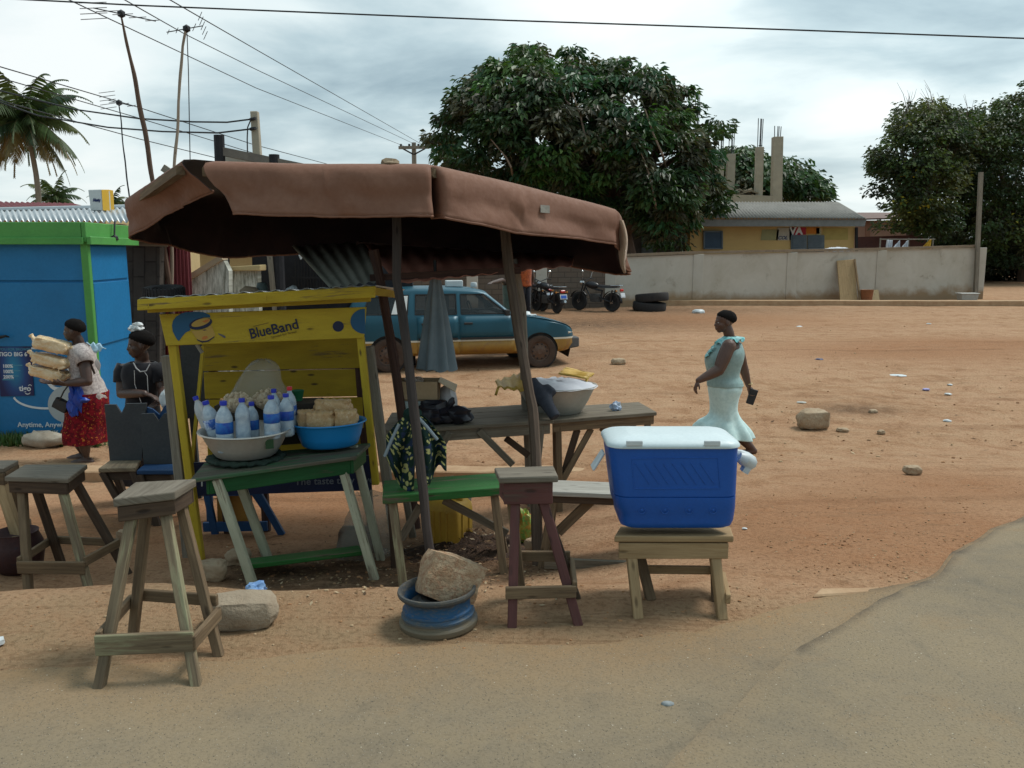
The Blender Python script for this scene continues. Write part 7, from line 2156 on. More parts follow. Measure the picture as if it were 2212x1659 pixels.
# odd things at the left: sack, pot, plank in the dirt
s_ = MB(); q = G(86, 972)
rows = []
for j in range(9):
 u = j / 8
 k = math.sin(math.pi * (.12 + .88 * u)) ** .5 if u < 1 else .02
 rows.append([q + V3((-.24 + .48 * u, .15, .0)) + V3((.02 * math.sin(j * 2), .13 * k * math.cos(a), max(-.01, .10 * k * (1 + .5 * noise.noise(V3((u * 5, a * 1.5, 2)))) * math.sin(a) + .085 + .02 * noise.noise(V3((u * 14, a * 3, 5)))))) for a in [2 * math.pi * i / 20 for i in range(20)]])
s_.loft(rows); o = s_.build('filled_sack', stain('dirty_sack', (.40, .36, .29), (.27, .22, .16), .85, 7, .35, .65, 60, .4, dirt=(.15, .09, .05), dirt_amt=.25), None, smooth=True, angle=60); tag(o, 'dirty white filled sack lying at the foot of the blue kiosk', 'sack')
s_ = MB(); q = GX(-8, 5.35); s_.lathe([(.0, 0), (.10, 0), (.145, .05), (.16, .14), (.155, .2), (.13, .26), (.135, .275), (.12, .27), (.10, .24), (0, .22)], 24, Matrix.Translation(q)); o = s_.build('cooking_pot', stain('sooty_red_pot', (.06, .022, .022), (.03, .014, .016), .6, 5, dirt=(.01, .02, .04), dirt_amt=.3), None, smooth=True, angle=50); tag(o, 'dark reddish cooking pot behind the stool at the left edge', 'pot')
s_ = MB(); q = P(-2, 1428, 3.42); q.z = .02; s_.blob(q, (.03, .03, .02), 2, .4, 3, 2); o = s_.build('plastic_scrap', WHITEB, None, smooth=True); tag(o, 'white scrap of plastic at the left edge of the road', 'scrap')
LIT = [(1508, 676, 30, 13, 'white plastic bag lying before the yard wall', WHITEB, .09), (1496, 655, 24, 12, 'pale bent offcut lying on the kerb by the yard wall', WHITETOP, .05), (1940, 812, 36, 6, 'white paper strip on the lot right of the woman', WHITEB, .02), (1770, 777, 18, 4, 'dark violet scrap on the lot', NAVYP, .02), (2000, 842, 20, 4, 'pale violet scrap on the right of the lot', flat('violet_scrap', (.3, .28, .5), .6), .02), (2048, 852, 16, 4, 'white scrap on the right of the lot', WHITEB, .02), (2046, 910, 18, 5, 'white scrap lower right on the lot', WHITEB, .02), (1732, 870, 22, 3, 'pale stick lying right of the black purse', WHITETOP, .02), (1441, 1524, 28, 11, 'small grey stone chip on the road', stain('grey_chip', (.30, .32, .32), (.22, .24, .24), .7, 6), .03), (2052, 832, 12, 4, 'tiny white scrap beyond the pale violet one', WHITEB, .02), (2006, 700, 10, 4, 'tiny white scrap far out on the lot', WHITEB, .02), (1726, 706, 14, 4, 'white strip far out on the lot', WHITEB, .02), (1608, 1143, 12, 4, 'white scrap right of the cooler stool', WHITEB, .02)]
for x, y, wpx, hpx, lab, mt, hz in LIT:
 q = G(x, y); k = q.y / FOC
 s_ = MB(); s_.blob(q + V3((0, 0, min(hz, hpx * k) * .35)), (wpx * k * .5, wpx * k * .35, max(.006, min(hz, hpx * k * .6))), 2, .55, 2.5, x)
 o = s_.build('litter_scrap' if hz < .05 else 'plastic_bag', mt, None, smooth=True, angle=40); tag(o, lab, 'litter')
# ================================================================ people
SKIN = stain('dark_skin', (.115, .060, .042), (.092, .047, .032), .45, 9, .35, .65, 90, .12, spec=.45)
SKIN2 = stain('darker_skin', (.080, .044, .033), (.062, .034, .025), .45, 9, .35, .65, 90, .12, spec=.45)
HAIR = stain('black_hair', (.009, .008, .008), (.014, .012, .011), .95, 30, .35, .65, 140, .5, spec=.08)
EYEW = flat('eye_white', (.30, .27, .24), .3)
EYED = flat('eye_dark', (.01, .008, .007), .2)
def frame3(f, u=V3((0, 0, 1))):
 f = V3(f).normalized()
 s = V3(u).cross(f).normalized()      # points to the figure's left
 u2 = f.cross(s).normalized()
 return f, s, u2, Matrix((f, s, u2)).transposed()
def head_parts(mb, c, f, u, h):
 """skull, jaw, nose, lips, brow and ears about the head centre c; h is chin to crown"""
 f, s, u, M = frame3(f, u)
 k = h / .225
 def e(ff, ss, uu, r, sub=2): mb.blob(c + f * ff * k + s * ss * k + u * uu * k, tuple(x * k for x in r), sub, M=M)
 e(-.012, 0, .028, (.094, .074, .084), 3)
 e(.022, 0, -.028, (.064, .060, .078), 3)
 e(.048, 0, -.088, (.028, .032, .024))
 e(.070, 0, .012, (.018, .046, .014))
 e(.086, 0, -.030, (.020, .018, .018)); e(.080, 0, -.008, (.014, .010, .026))
 e(.077, 0, -.060, (.018, .026, .010)); e(.074, 0, -.074, (.016, .024, .010))
 for sg in (-1, 1):
  e(.045, .042 * sg, -.03, (.026, .018, .024))
  e(-.012, .074 * sg, -.012, (.020, .010, .032))
def face_bits(par, c, f, u, h):
 f, s, u, M = frame3(f, u)
 k = h / .225
 for sg in (-1, 1):
  b_ = MB(); b_.blob(c + (f * .0735 + s * .031 * sg + u * -.004) * k, (.010 * k, .014 * k, .008 * k), 2, M=M); e_ = b_.build('eye', EYEW, par, smooth=True)
  b_ = MB(); b_.blob(c + (f * .0815 + s * .031 * sg + u * -.004) * k, (.004 * k, .007 * k, .007 * k), 1, M=M); b_.build('pupil', EYED, e_, smooth=True)
def hair_cap(par, c, f, u, h, grow=.010, back=.0, name='hair', line=.0):
 f, s, u, M = frame3(f, u)
 k = h / .225
 b_ = MB()
 vs, fs = ico(4)
 out, keep = [], []
 for v in vs:
  # hair line: high on the brow, low at the nape
  lim = .10 + .80 * max(0, v.x) ** 1.4 + line - .85 * max(0, -v.x)
  ok = v.z > lim * .75 - .24
  r = 1 + .05 * noise.noise(v * 5)
  g_ = .002 + grow * smooth(0, .45, v.z - (lim * .75 - .24))
  q = V3((v.x * (.094 + g_ + (back * smooth(0, .45, v.z - (lim * .75 - .24)) if v.x < 0 else 0)), v.y * (.074 + g_), v.z * (.084 + g_))) * r
  out.append(c + (f * -.012 + u * .028) * k + M @ (q * k)); keep.append(ok)
 idx = {}
 nv = []
 for i, o_ in enumerate(keep):
  if o_: idx[i] = len(nv); nv.append(out[i])
 b_.add(nv, [[idx[i] for i in fc] for fc in fs if all(i in idx for i in fc)])
 return b_.build(name, HAIR, par, smooth=True, angle=180, solid=.006, off=-1)
def limb(mb, pts, r):
 """tapered limb through joints with rounded joints"""
 fine, fr_ = [], []
 n = len(pts)
 for i in range(n - 1):
  for k in range(6):
   u = k / 6
   fine.append(V3(pts[i]).lerp(V3(pts[i + 1]), u));
   bul = 1 + .10 * math.sin(math.pi * u)
   fr_.append((r[i] + (r[i + 1] - r[i]) * u) * bul)
 fine.append(V3(pts[-1])); fr_.append(r[-1])
 mb.tube(fine, fr_, 12)
 for p, rr in zip(pts, r): mb.blob(p, rr, 2)
def hand(mb, wrist, d, palm_n, size=.17, curl=.5, side=1):
 """palm with four unequal bent fingers and a thumb from the side of the palm"""
 d = V3(d).normalized()
 palm_n = V3(palm_n)
 palm_n = (palm_n - d * palm_n.dot(d)).normalized()
 s = d.cross(palm_n).normalized() * side
 k = size / .18
 M = Matrix((d, s, palm_n)).transposed()
 mb.blob(wrist + d * .045 * k, (.052 * k, .038 * k, .017 * k), 2, M=M)
 for i, (L, off) in enumerate(((.070, .030), (.080, .011), (.075, -.009), (.058, -.028))):
  b0 = wrist + (d * .082 + s * off) * k
  p = [b0]
  ang = 0
  for q, fr_ in enumerate((.42, .33, .25)):
   ang += curl * (.5 if q == 0 else .75)
   p.append(p[-1] + (d * math.cos(ang) + palm_n * math.sin(ang)) * L * fr_ * k)
  limb(mb, p, [.0095 * k, .009 * k, .0082 * k, .007 * k])
 b0 = wrist + (d * .03 + s * .034) * k
 limb(mb, [b0, b0 + (d * .028 + s * .022 + palm_n * .012) * k, b0 + (d * .055 + s * .02 + palm_n * .026) * k], [.013 * k, .0105 * k, .008 * k])
def ring(c, a, b_, rot=0.0, n=44, ruf=0.0, nr=9, ph=0.0):
 out = []
 for i in range(n):
  t = 2 * math.pi * i / n
  k = 1 + ruf * math.sin(nr * t + ph)
  x, y = a * k * math.cos(t), b_ * k * math.sin(t)
  out.append(V3((c.x + x * math.cos(rot) - y * math.sin(rot), c.y + x * math.sin(rot) + y * math.cos(rot), c.z)))
 return out
def contour(rows, Y, dep, n=44, ruf=None):
 """rings from measured front / back edges: rows of (y, x left, x right), dep: half depths"""
 R_ = []
 for i, (y, xl, xr) in enumerate(rows):
  a, b_ = P(xl, y, Y), P(xr, y, Y)
  c = (a + b_) / 2
  rf = ruf[i] if ruf else 0
  R_.append(ring(c, (b_ - a).length / 2, dep[i], 0, n, rf, 8, i * .15))
 return R_
def densify(R_, m=4):
 out = []
 for i in range(len(R_) - 1):
  p0, p1, p2, p3 = R_[max(0, i - 1)], R_[i], R_[i + 1], R_[min(len(R_) - 1, i + 2)]
  for k in range(m):
   u = k / m
   out.append([(b_ * 2 + (c - a) * u + (a * 2 - b_ * 5 + c * 4 - d) * u * u + (b_ * 3 - a - c * 3 + d) * u ** 3) * .5 for a, b_, c, d in zip(p0, p1, p2, p3)])
 out.append(R_[-1])
 return out
def foot_(mb, ankle, d, L=.22, lift=0.0):
 """foot from heel to toes along d, sole on the ground"""
 d = V3(d).normalized()
 s = V3((0, 0, 1)).cross(d).normalized()
 g = ankle - V3((0, 0, .07))
 fine = [g - d * L * .22 + V3((0, 0, lift)), g + V3((0, 0, .01 + lift * .6)), g + d * L * .35 + V3((0, 0, -.005 + lift * .2)), g + d * L * .72 + V3((0, 0, -.018))]
 limb(mb, fine, [.034, .042, .038, .026])
 for k in range(5): limb(mb, [g + d * L * .68 + s * (k - 2) * .016 + V3((0, 0, -.022)), g + d * L * (.86 - .02 * abs(k - 1)) + s * (k - 2) * .017 + V3((0, 0, -.028))], [.013, .010])
# ---------------------------------------------------------------- the woman walking across the lot
YA = 9.2
MINT = cloth('mint_dress', (.56, .735, .715), (.48, .66, .645), 30, .85, 200, .42, .58, .2)
TEALR = cloth('teal_ruffle', (.16, .46, .46), (.42, .66, .66), 26, .85, 200, .42, .58)
wa = thing('person', 'woman in a sleeveless pale mint dress striding left across the lot with a black purse', 'person', G(1575, 992))
b_ = MB()
hc = P(1564, 695, YA); hf = V3((-1, -.12, -.03)); hh_ = .238
head_parts(b_, hc, hf, V3((0.06, 0, 1)), hh_)
limb(b_, [P(1571, 708, YA), P(1577, 730, YA), P(1579, 745, YA)], [.052, .054, .075])
tors = densify(contour([(736, 1562, 1594), (748, 1548, 1601), (765, 1535, 1602), (790, 1534, 1596), (812, 1534, 1592), (838, 1536, 1598), (862, 1540, 1592)], YA, [.07, .14, .155, .14, .125, .16, .15], 28), 3)
b_.loft(tors)
limb(b_, [P(1574, 747, 9.04), P(1553, 799, 8.98), P(1509, 822, 8.94)], [.074, .062, .034])
b_.blob(P(1575, 748, 9.06), (.078, .07, .08), 2)
hand(b_, P(1508, 823, 8.94), P(1500, 843, 8.93) - P(1508, 823, 8.94), V3((.8, .2, 0)), .165, .55, 1)
limb(b_, [P(1590, 748, 9.38), P(1604, 788, 9.44), P(1617, 833, 9.46)], [.070, .055, .031])
hand(b_, P(1617, 834, 9.46), P(1621, 853, 9.46) - P(1617, 834, 9.46), V3((.6, -.8, 0)), .16, .8, -1)
hipn, hipf = P(1566, 855, 9.14), P(1556, 855, 9.30)
ka, an_ = P(1570, 912, 9.14), P(1629, 974, 9.11)
limb(b_, [hipn, ka, P(1600, 944, 9.12), an_], [.075, .058, .058, .034])
kb, ab = P(1545, 908, 9.28), P(1514, 974, 9.30); gz = T(ab.x, 9.3); ab.z = gz + .08
limb(b_, [hipf, kb, kb.lerp(ab, .35), ab], [.095, .064, .06, .034])
d_ = V3((-1, 0, 0))
foot_(b_, ab, d_, .22)
an2 = V3((an_.x, an_.y, an_.z))
toe = G(1622, 994); toe.y = 9.11; toe.z = T(toe.x, 9.11) + .02
limb(b_, [an2, an2.lerp(toe, .5) + V3((.01, 0, -.01)), toe], [.036, .034, .024])
for k in range(5): limb(b_, [toe + V3((.01, (k - 2) * .016, 0)), toe + V3((-.035, (k - 2) * .017, -.008))], [.013, .010])
b_.build('body', SKIN, wa, remesh=.0065, relax=3, smooth=True)
face_bits(wa, hc, hf, V3((.06, 0, 1)), hh_)
hair_cap(wa, hc, hf, V3((.06, 0, 1)), hh_, .006, .018, line=.10)
b_ = MB();
rows_ = [(741, 1552, 1601), (750, 1540, 1604), (762, 1528, 1607), (778, 1523, 1605), (800, 1527, 1598), (814, 1528, 1597), (824, 1528, 1603), (833, 1528, 1605)]
R_ = densify(contour(rows_, YA, [.085, .135, .168, .17, .148, .15, .175, .185]), 4)
b_.loft(R_, False); b_.build('bodice', MINT, wa, smooth=True, angle=180, solid=.006, norm=True)
rows_ = [(826, 1530, 1601), (840, 1530, 1602), (859, 1533, 1595), (880, 1534, 1592), (892, 1532, 1595), (903, 1523, 1601), (913, 1508, 1610), (923, 1501, 1620), (933, 1503, 1626)]
R_ = densify(contour(rows_, YA, [.172, .185, .175, .165, .165, .18, .21, .24, .26], 72, [0, 0, 0, .012, .02, .05, .085, .10, .11]), 5)
for j, r in enumerate(R_):      # the hem hangs lower behind than before
 k = j / (len(R_) - 1)
 for q in r:
  q.z -= .07 * k ** 3 * smooth(P(1500, 900, YA).x, P(1626, 900, YA).x, q.x) - .03 * k ** 3 * (1 - smooth(P(1500, 900, YA).x, P(1560, 900, YA).x, q.x))
  if k < .6: q.y += .012 * noise.noise(V3((q.x * 9, q.z * 5, 2)))
b_.loft(R_, False); b_.build('skirt', MINT, wa, smooth=True, angle=180, solid=.006, norm=True)
b_ = MB()
R_ = []
cn = P(1577, 724, YA)
for j in range(7):
 u = j / 6
 rr = []
 for i in range(90):
  t = 2 * math.pi * i / 90
  a_ = .066 + .085 * u; bb_ = .075 + .075 * u
  dz = -.035 * u - .05 * u * max(0, -math.cos(t)) + .022 * u * math.sin(t * 11)
  rr.append(V3((cn.x + a_ * math.cos(t) * (1 + .08 * u * math.sin(t * 11 + 1)), cn.y + bb_ * math.sin(t), cn.z - .012 + dz)))
 R_.append(rr)
b_.loft(R_, False)
# ruffled front edge running down the chest
R_ = []
for j in range(14):
 u = j / 13
 c = P(1548, 744, YA - .09).lerp(P(1527, 772, YA - .06), u)
 R_.append([c + V3((-.012 - .018 * math.sin(u * 20 + i), -.03 + .02 * i, .012 * math.cos(u * 20 + i))) for i in range(4)])
b_.grid(R_)
b_.build('ruffle_collar', TEALR, wa, smooth=True, angle=180, solid=.004)
b_ = MB(); q = P(1618, 828, 9.46); b_.tube([q + V3((.034 * math.cos(t), .034 * math.sin(t), .006 * math.sin(t))) for t in [2 * math.pi * i / 20 for i in range(21)]], .006, 6, False); b_.build('bracelet', flat('bracelet_gold', (.55, .42, .2), .35, .6), wa, smooth=True)
b_ = MB(); b_.slab(pq((1612, 871, 9.43), (1627, 876, 9.43), (1639, 844, 9.43), (1622, 839, 9.43)), V3((0, .03, 0)))
o = b_.build('purse', stain('black_purse', (.014, .014, .017), (.02, .02, .024), .45, 10), None, bevel=.006, segs=2); tag(o, 'flat black purse in the hand of the woman in mint', 'purse')
# ---------------------------------------------------------------- the woman carrying bread
YB_ = 8.95
wb = thing('person', 'woman in a grey blouse and red skirt carrying stacked bread before the blue kiosk', 'person', GX(180, YB_))
BLOUSE = cloth('grey_blouse', (.46, .41, .385), (.30, .26, .25), 42, .9, 200, .44, .58, .2)
REDSK, nt, bb = new_mat('red_printed_skirt', .9, 0, .15)
v = coords(nt, 'Object', (1, 1, 1), False)
n1 = noise_n(nt, v, 22, 4, .6, .4); n2 = noise_n(nt, v, 40, 3)
col = mixrgb(nt, ramp(nt, n1, [(.42, 0), (.55, 1)]), (.20, .008, .016), (.09, .006, .011))
col = mixrgb(nt, ramp(nt, n2, [(.60, 0), (.66, .9)]), col, (.46, .17, .03))
col = mixrgb(nt, ramp(nt, n1, [(.20, .9), (.34, 0)]), col, (.05, .008, .014))
nt.links.new(col, bb.inputs['Base Color'])
bump(nt, bb, noise_n(nt, v, 240, 2), .3, .004)
b_ = MB()
hc = P(158, 714, YB_ - .05); hf = V3((-1, -.10, -.02)); hh_ = .222
head_parts(b_, hc, hf, V3((-.08, 0, 1)), hh_)
limb(b_, [P(164, 726, YB_ - .03), P(171, 742, YB_), P(174, 752, YB_)], [.05, .054, .075])
b_.loft(densify(contour([(742, 158, 190), (756, 152, 196), (780, 156, 203), (810, 160, 210), (840, 162, 222), (870, 162, 224)], YB_, [.07, .14, .15, .145, .165, .17], 28), 3))
sh_, el_, wr_ = P(178, 762, 8.80), P(189, 824, 8.72), P(147, 828, 8.66)
limb(b_, [sh_, el_, wr_], [.056, .050, .032])
hand(b_, P(145, 828, 8.66), V3((-1, .15, .10)), V3((0, .3, 1)), .17, .25, -1)
sh2, el2, wr2 = P(164, 762, 9.10), P(160, 826, 9.15), P(116, 826, 9.05)
limb(b_, [sh2, el2, wr2], [.054, .046, .030])
hand(b_, P(116, 826, 9.05), V3((-1, -.1, .05)), V3((0, -.3, 1)), .17, .3, 1)
for sx, Yq in ((0, 8.87), (-9, 9.06)):
 an_ = P(187 + sx, 992, Yq); an_.z = T(an_.x, Yq) + .075
 limb(b_, [P(186 + sx, 880, Yq), P(179 + sx, 935, Yq), P(182 + sx, 958, Yq), an_], [.10, .066, .060, .034])
 foot_(b_, an_, V3((-1, .1, 0)), .22)
b_.build('body', SKIN2, wb, remesh=.0065, relax=3, smooth=True)
face_bits(wb, hc, hf, V3((-.08, 0, 1)), hh_)
hair_cap(wb, hc, hf, V3((-.08, 0, 1)), hh_, .014, .010)
b_ = MB()
R_ = densify(contour([(744, 160, 188), (752, 151, 196), (766, 150, 202), (785, 152, 205), (810, 155, 211), (835, 157, 222), (850, 160, 229), (860, 163, 230)], YB_, [.085, .145, .165, .165, .165, .18, .19, .195], 60), 4)
for r in R_:
 for q in r: q += V3((0, .010 * noise.noise(q * 14), .0)) + V3((.012 * noise.noise(q * 11), 0, 0))
b_.loft(R_, False); b_.build('blouse', BLOUSE, wb, smooth=True, angle=180, solid=.006)
b_ = MB(); b_.tube([P(174, 755, 8.86), P(179, 768, 8.79), P(184, 786, 8.75)], [.082, .085, .082], 14, False); b_.build('sleeve', BLOUSE, wb, smooth=True, angle=180, solid=.005); b_ = MB(); b_.tube([P(166, 755, 9.04), P(164, 768, 9.10), P(163, 784, 9.13)], [.08, .082, .08], 14, False); b_.build('sleeve', BLOUSE, wb, smooth=True, angle=180, solid=.005)
b_ = MB()
R_ = densify(contour([(846, 161, 230), (862, 155, 231), (884, 147, 231), (905, 143, 230), (928, 140, 229), (946, 139, 230), (954, 141, 230)], YB_, [.19, .205, .21, .21, .22, .225, .23], 60, [0, 0, .01, .02, .035, .04, .045]), 4)
for r in R_:
 for q in r: q += V3((.010 * noise.noise(q * 9), .014 * noise.noise(q * 8), 0))
b_.loft(R_, False); b_.build('skirt', REDSK, wb, smooth=True, angle=180, solid=.006)
STRAP = flat('brown_strap', (.045, .035, .032), .7)
b_ = MB()
b_.grid([[p + V3((0, -.004, .0)) for p in pq((164, 752, 8.79), (178, 748, 8.80), (188, 760, 8.80), (198, 785, 8.80), (207, 806, 8.85))], [p + V3((0, -.004, .0)) for p in pq((163, 757, 8.79), (177, 753, 8.79), (184, 764, 8.79), (194, 788, 8.80), (203, 809, 8.84))]])
o = b_.build('bag_strap', STRAP, wb, solid=.006)
b_ = MB(); b_.blob(P(206, 790, 9.0), (.035, .09, .085), 2, .2, 3); o = b_.build('back_bundle', cloth('grey_bundle', (.20, .19, .185), (.15, .14, .14)), None, smooth=True); tag(o, 'grey bundle tied on the back of the bread carrier', 'bundle')
rag_ = MB()
A = pq((186, 741, 8.86), (210, 742, 8.9), (229, 751, 8.9), (208, 762, 8.86))
R_ = [[A[0].lerp(A[3], i / 8).lerp(A[1].lerp(A[2], i / 8), j / 8) + V3((0, -.012 * math.sin(i * 1.3 + j), .014 * math.sin(j * 1.6 + i * .7))) for i in range(9)] for j in range(9)]
rag_.grid(R_); o = rag_.build('shoulder_cloth', cloth('pale_blue_cloth', (.40, .58, .68), (.33, .5, .6)), None, smooth=True, angle=180, solid=.008); tag(o, 'pale blue cloth fluttering over the shoulder of the bread carrier', 'cloth')
BREADW = stain('wrapped_bread', (.72, .55, .33), (.60, .41, .21), .25, 13, .35, .65, 60, .5, dirt=(.76, .68, .52), dirt_amt=.36, spec=.7)
# three wrapped loaves on her forearms
base_ = P(108, 818, 8.86)
for k, (x, y, w_, lab) in enumerate([(107, 806, .385, 'lowest of the three wrapped loaves on the woman\'s arms'), (111, 779, .385, 'middle one of the three wrapped loaves on the woman\'s arms'), (115, 746, .375, 'topmost of the three wrapped loaves on the woman\'s arms')]):
 loaf_pack(P(x, y, 8.82), (w_, .20, .128 if k < 2 else .15), 0.06 * k - .04, lab, 5.1 + k * 2.3, 'wrapped_loaf', .20 + .03 * k, BREADW, 'wrapped loaves carried by the woman', 10, True)
s_ = MB()
s_.blob(P(165, 858, 8.74), (.07, .05, .15), 3, .5, 2.2, 4); s_.blob(P(158, 880, 8.73), (.055, .045, .10), 3, .5, 2.4, 6); s_.blob(P(180, 864, 8.72), (.06, .03, .03), 2, .5, 3, 7)
s_.tube([P(150, 832, 8.68), P(155, 845, 8.70), P(160, 860, 8.73)], [.012, .02, .03], 8)
o = s_.build('plastic_bag', stain('blue_bag', (.010, .065, .42), (.008, .04, .26), .35, 14), None, smooth=True, angle=40); tag(o, 'blue plastic bag hanging from the arm of the bread carrier', 'bag')
s_ = MB(); M = Matrix.Rotation(.5, 3, 'Y'); rough_block(s_, P(133, 875, 8.75), (.16, .08, .12), M, 2, 6, .04, .3); s_.tube([P(128, 866, 8.72), P(138, 845, 8.70), P(148, 832, 8.68)], .008, 6)
o = s_.build('handbag', stain('black_bag_leather', (.014, .016, .018), (.02, .024, .026), .5, 10), None, smooth=True); tag(o, 'small black handbag dangling beside the blue plastic bag', 'handbag')
# ---------------------------------------------------------------- the seller in black behind the plank chairs
YC = 7.5
wc = thing('person', 'woman in a black shirt with a white bundle on her head behind the plank chairs', 'person', GX(305, YC))
BLACKT = cloth('black_shirt', (.012, .012, .016), (.018, .018, .022), 8)
b_ = MB()
hc = P(301, 744, YC - .06); hf = V3((-.92, -.42, -.06)); hh_ = .232
head_parts(b_, hc, hf, V3((0, 0, 1)), hh_)
limb(b_, [P(306, 762, YC - .03), P(307, 778, YC), P(307, 788, YC)], [.052, .054, .075])
b_.loft(densify(contour([(784, 282, 332), (796, 266, 342), (820, 268, 340), (850, 276, 338), (880, 274, 340), (915, 270, 344)], YC, [.07, .12, .13, .12, .14, .15], 28), 3))
limb(b_, [P(267, 798, YC), P(263, 850, YC - .05), P(312, 850, YC - .25)], [.054, .046, .030])
hand(b_, P(313, 850, YC - .25), V3((.9, -.2, -.25)), V3((0, -.1, -1)), .17, .45, 1)
limb(b_, [P(342, 798, YC), P(352, 842, YC - .05), P(352, 866, YC - .22)], [.054, .045, .03])
hand(b_, P(352, 866, YC - .22), V3((-.5, -.5, -.2)), V3((-.3, 0, -1)), .17, .5, -1)
for sx in (-14, 16):
 g = GX(307 + sx, YC); an_ = g + V3((0, 0, .075))
 limb(b_, [P(307 + sx, 905, YC), P(307 + sx, 995, YC - .03), an_], [.09, .06, .034]); foot_(b_, an_, V3((-.6, -.6, 0)), .22)
b_.build('body', SKIN2, wc, remesh=.0065, relax=3, smooth=True)
face_bits(wc, hc, hf, V3((0, 0, 1)), hh_)
hair_cap(wc, hc, hf, V3((0, 0, 1)), hh_, .012, .012)
b_ = MB(); R_ = densify(contour([(782, 280, 334), (790, 266, 344), (806, 262, 346), (830, 268, 342), (855, 275, 339), (885, 272, 342), (905, 269, 345)], YC, [.09, .125, .145, .145, .135, .15, .165], 56), 4)
for r in R_:
 for q in r: q += V3((.008 * noise.noise(q * 12), .010 * noise.noise(q * 10), 0))
b_.loft(R_, False); b_.build('shirt', BLACKT, wc, smooth=True, angle=180, solid=.006)
b_ = MB(); b_.tube([P(272, 792, YC), P(265, 806, YC - .01), P(264, 826, YC - .03)], [.078, .075, .072], 14, False); b_.build('sleeve', BLACKT, wc, smooth=True, angle=180, solid=.005); b_ = MB(); b_.tube([P(336, 792, YC), P(345, 806, YC - .01), P(349, 826, YC - .03)], [.078, .075, .072], 14, False); b_.build('sleeve', BLACKT, wc, smooth=True, angle=180, solid=.005)
b_ = MB(); R_ = densify(contour([(892, 272, 344), (920, 266, 348), (980, 262, 352), (1040, 262, 354)], YC, [.16, .175, .18, .19], 56, [0, .01, .03, .04]), 4); b_.loft(R_, False); b_.build('wrap_skirt', cloth('dark_wrap', (.03, .022, .022), (.02, .016, .02), 14), wc, smooth=True, angle=180, solid=.006)
PIPE = flat('white_piping', (.45, .45, .45), .6)
b_ = MB(); b_.tube([P(288, 783, YC - .145), P(294, 795, YC - .165), P(303, 803, YC - .175), P(316, 801, YC - .17), P(324, 786, YC - .145)], .005, 6); b_.tube([P(312, 803, YC - .175), P(318, 812, YC - .175), P(320, 850, YC - .165)], .003, 6); b_.tube([P(290, 800, YC - .165), P(291, 830, YC - .16), P(305, 870, YC - .165)], .003, 6); b_.build('piping', PIPE, wc, smooth=True)
s_ = MB(); s_.blob(P(294, 710, YC - .05), (.062, .05, .035), 3, .5, 2.5, 4); s_.blob(P(297, 702, YC - .05), (.04, .04, .028), 2, .5, 3, 5)
o = s_.build('white_bundle', WHITEB, None, smooth=True, angle=40); tag(o, 'small white wrapped bundle balanced on the head of the woman in black', 'bundle')
s_ = MB(); s_.blob(P(360, 864, YC - .33), (.055, .05, .095), 3, .35, 2.2, 6); o = s_.build('white_bag', WHITEB, None, smooth=True); tag(o, 'white plastic bag in the hands of the woman in black', 'bag')
# ---------------------------------------------------------------- two people by the car and motorcycles, mostly hidden
def stander(label, x, Y, yaw, H, shirt, trous, pose=None, pname='person'):
 g = GX(x, Y)
 t = thing(pname, label, 'person', g)
 f = V3((math.cos(yaw), math.sin(yaw), 0)); s = V3((-f.y, f.x, 0)); k = H / 1.7
 def q(a, b_, c): return g + f * a * k + s * b_ * k + V3((0, 0, c * k))
 b_ = MB()
 hc = q(.02, 0, 1.585)
 head_parts(b_, hc, f, V3((0, 0, 1)), .225 * k)
 limb(b_, [q(.0, 0, 1.50), q(-.01, 0, 1.42), q(-.01, 0, 1.38)], [.052 * k, .055 * k, .07 * k])
 limb(b_, [q(0, 0, 1.32), q(0, 0, 1.1), q(0, 0, .92)], [.13 * k, .12 * k, .135 * k])
 for sg in (-1, 1):
  b_.blob(q(0, .16 * sg, 1.37), .065 * k, 2)
  if pose and sg == pose[0]:
   limb(b_, [q(0, .18 * sg, 1.38), V3(pose[1]), V3(pose[2])], [.05 * k, .042 * k, .028 * k]); hand(b_, V3(pose[2]), V3(pose[2]) - V3(pose[1]), V3((0, 0, -1)), .17, .3, sg)
  else:
   limb(b_, [q(0, .19 * sg, 1.38), q(-.02, .24 * sg, 1.1), q(.05, .24 * sg, .86)], [.05 * k, .042 * k, .028 * k]); hand(b_, q(.05, .24 * sg, .86), V3((.1, 0, -1)), s * -sg, .17, .4, -sg)
  limb(b_, [q(0, .09 * sg, .9), q(.01, .10 * sg, .5), q(0, .11 * sg, .08)], [.085 * k, .058 * k, .036 * k]); foot_(b_, q(0, .11 * sg, .08), f, .24)
 b_.build('body', SKIN2, t, remesh=.009, relax=3, smooth=True)
 hair_cap(t, hc, f, V3((0, 0, 1)), .225 * k, .006, .004)
 face_bits(t, hc, f, V3((0, 0, 1)), .225 * k)
 ry = math.atan2(s.y, s.x)
 b_ = MB(); b_.loft(densify([ring(q(0, 0, z_), a * k, c * k, ry) for z_, a, c in ((1.43, .10, .08), (1.39, .2, .11), (1.28, .205, .135), (1.05, .19, .135), (.86, .195, .14))], 4), False); b_.build('shirt', shirt, t, smooth=True, angle=180, solid=.006)
 b_ = MB()
 for sg in (-1, 1): b_.tube([q(0, .08 * sg, .92), q(.01, .10 * sg, .5), q(0, .11 * sg, .10)], [.115 * k, .085 * k, .075 * k], 16)
 b_.build('trousers', trous, t, smooth=True, angle=180)
 return t
DENIM = cloth('dark_trousers', (.02, .022, .03), (.015, .016, .022))
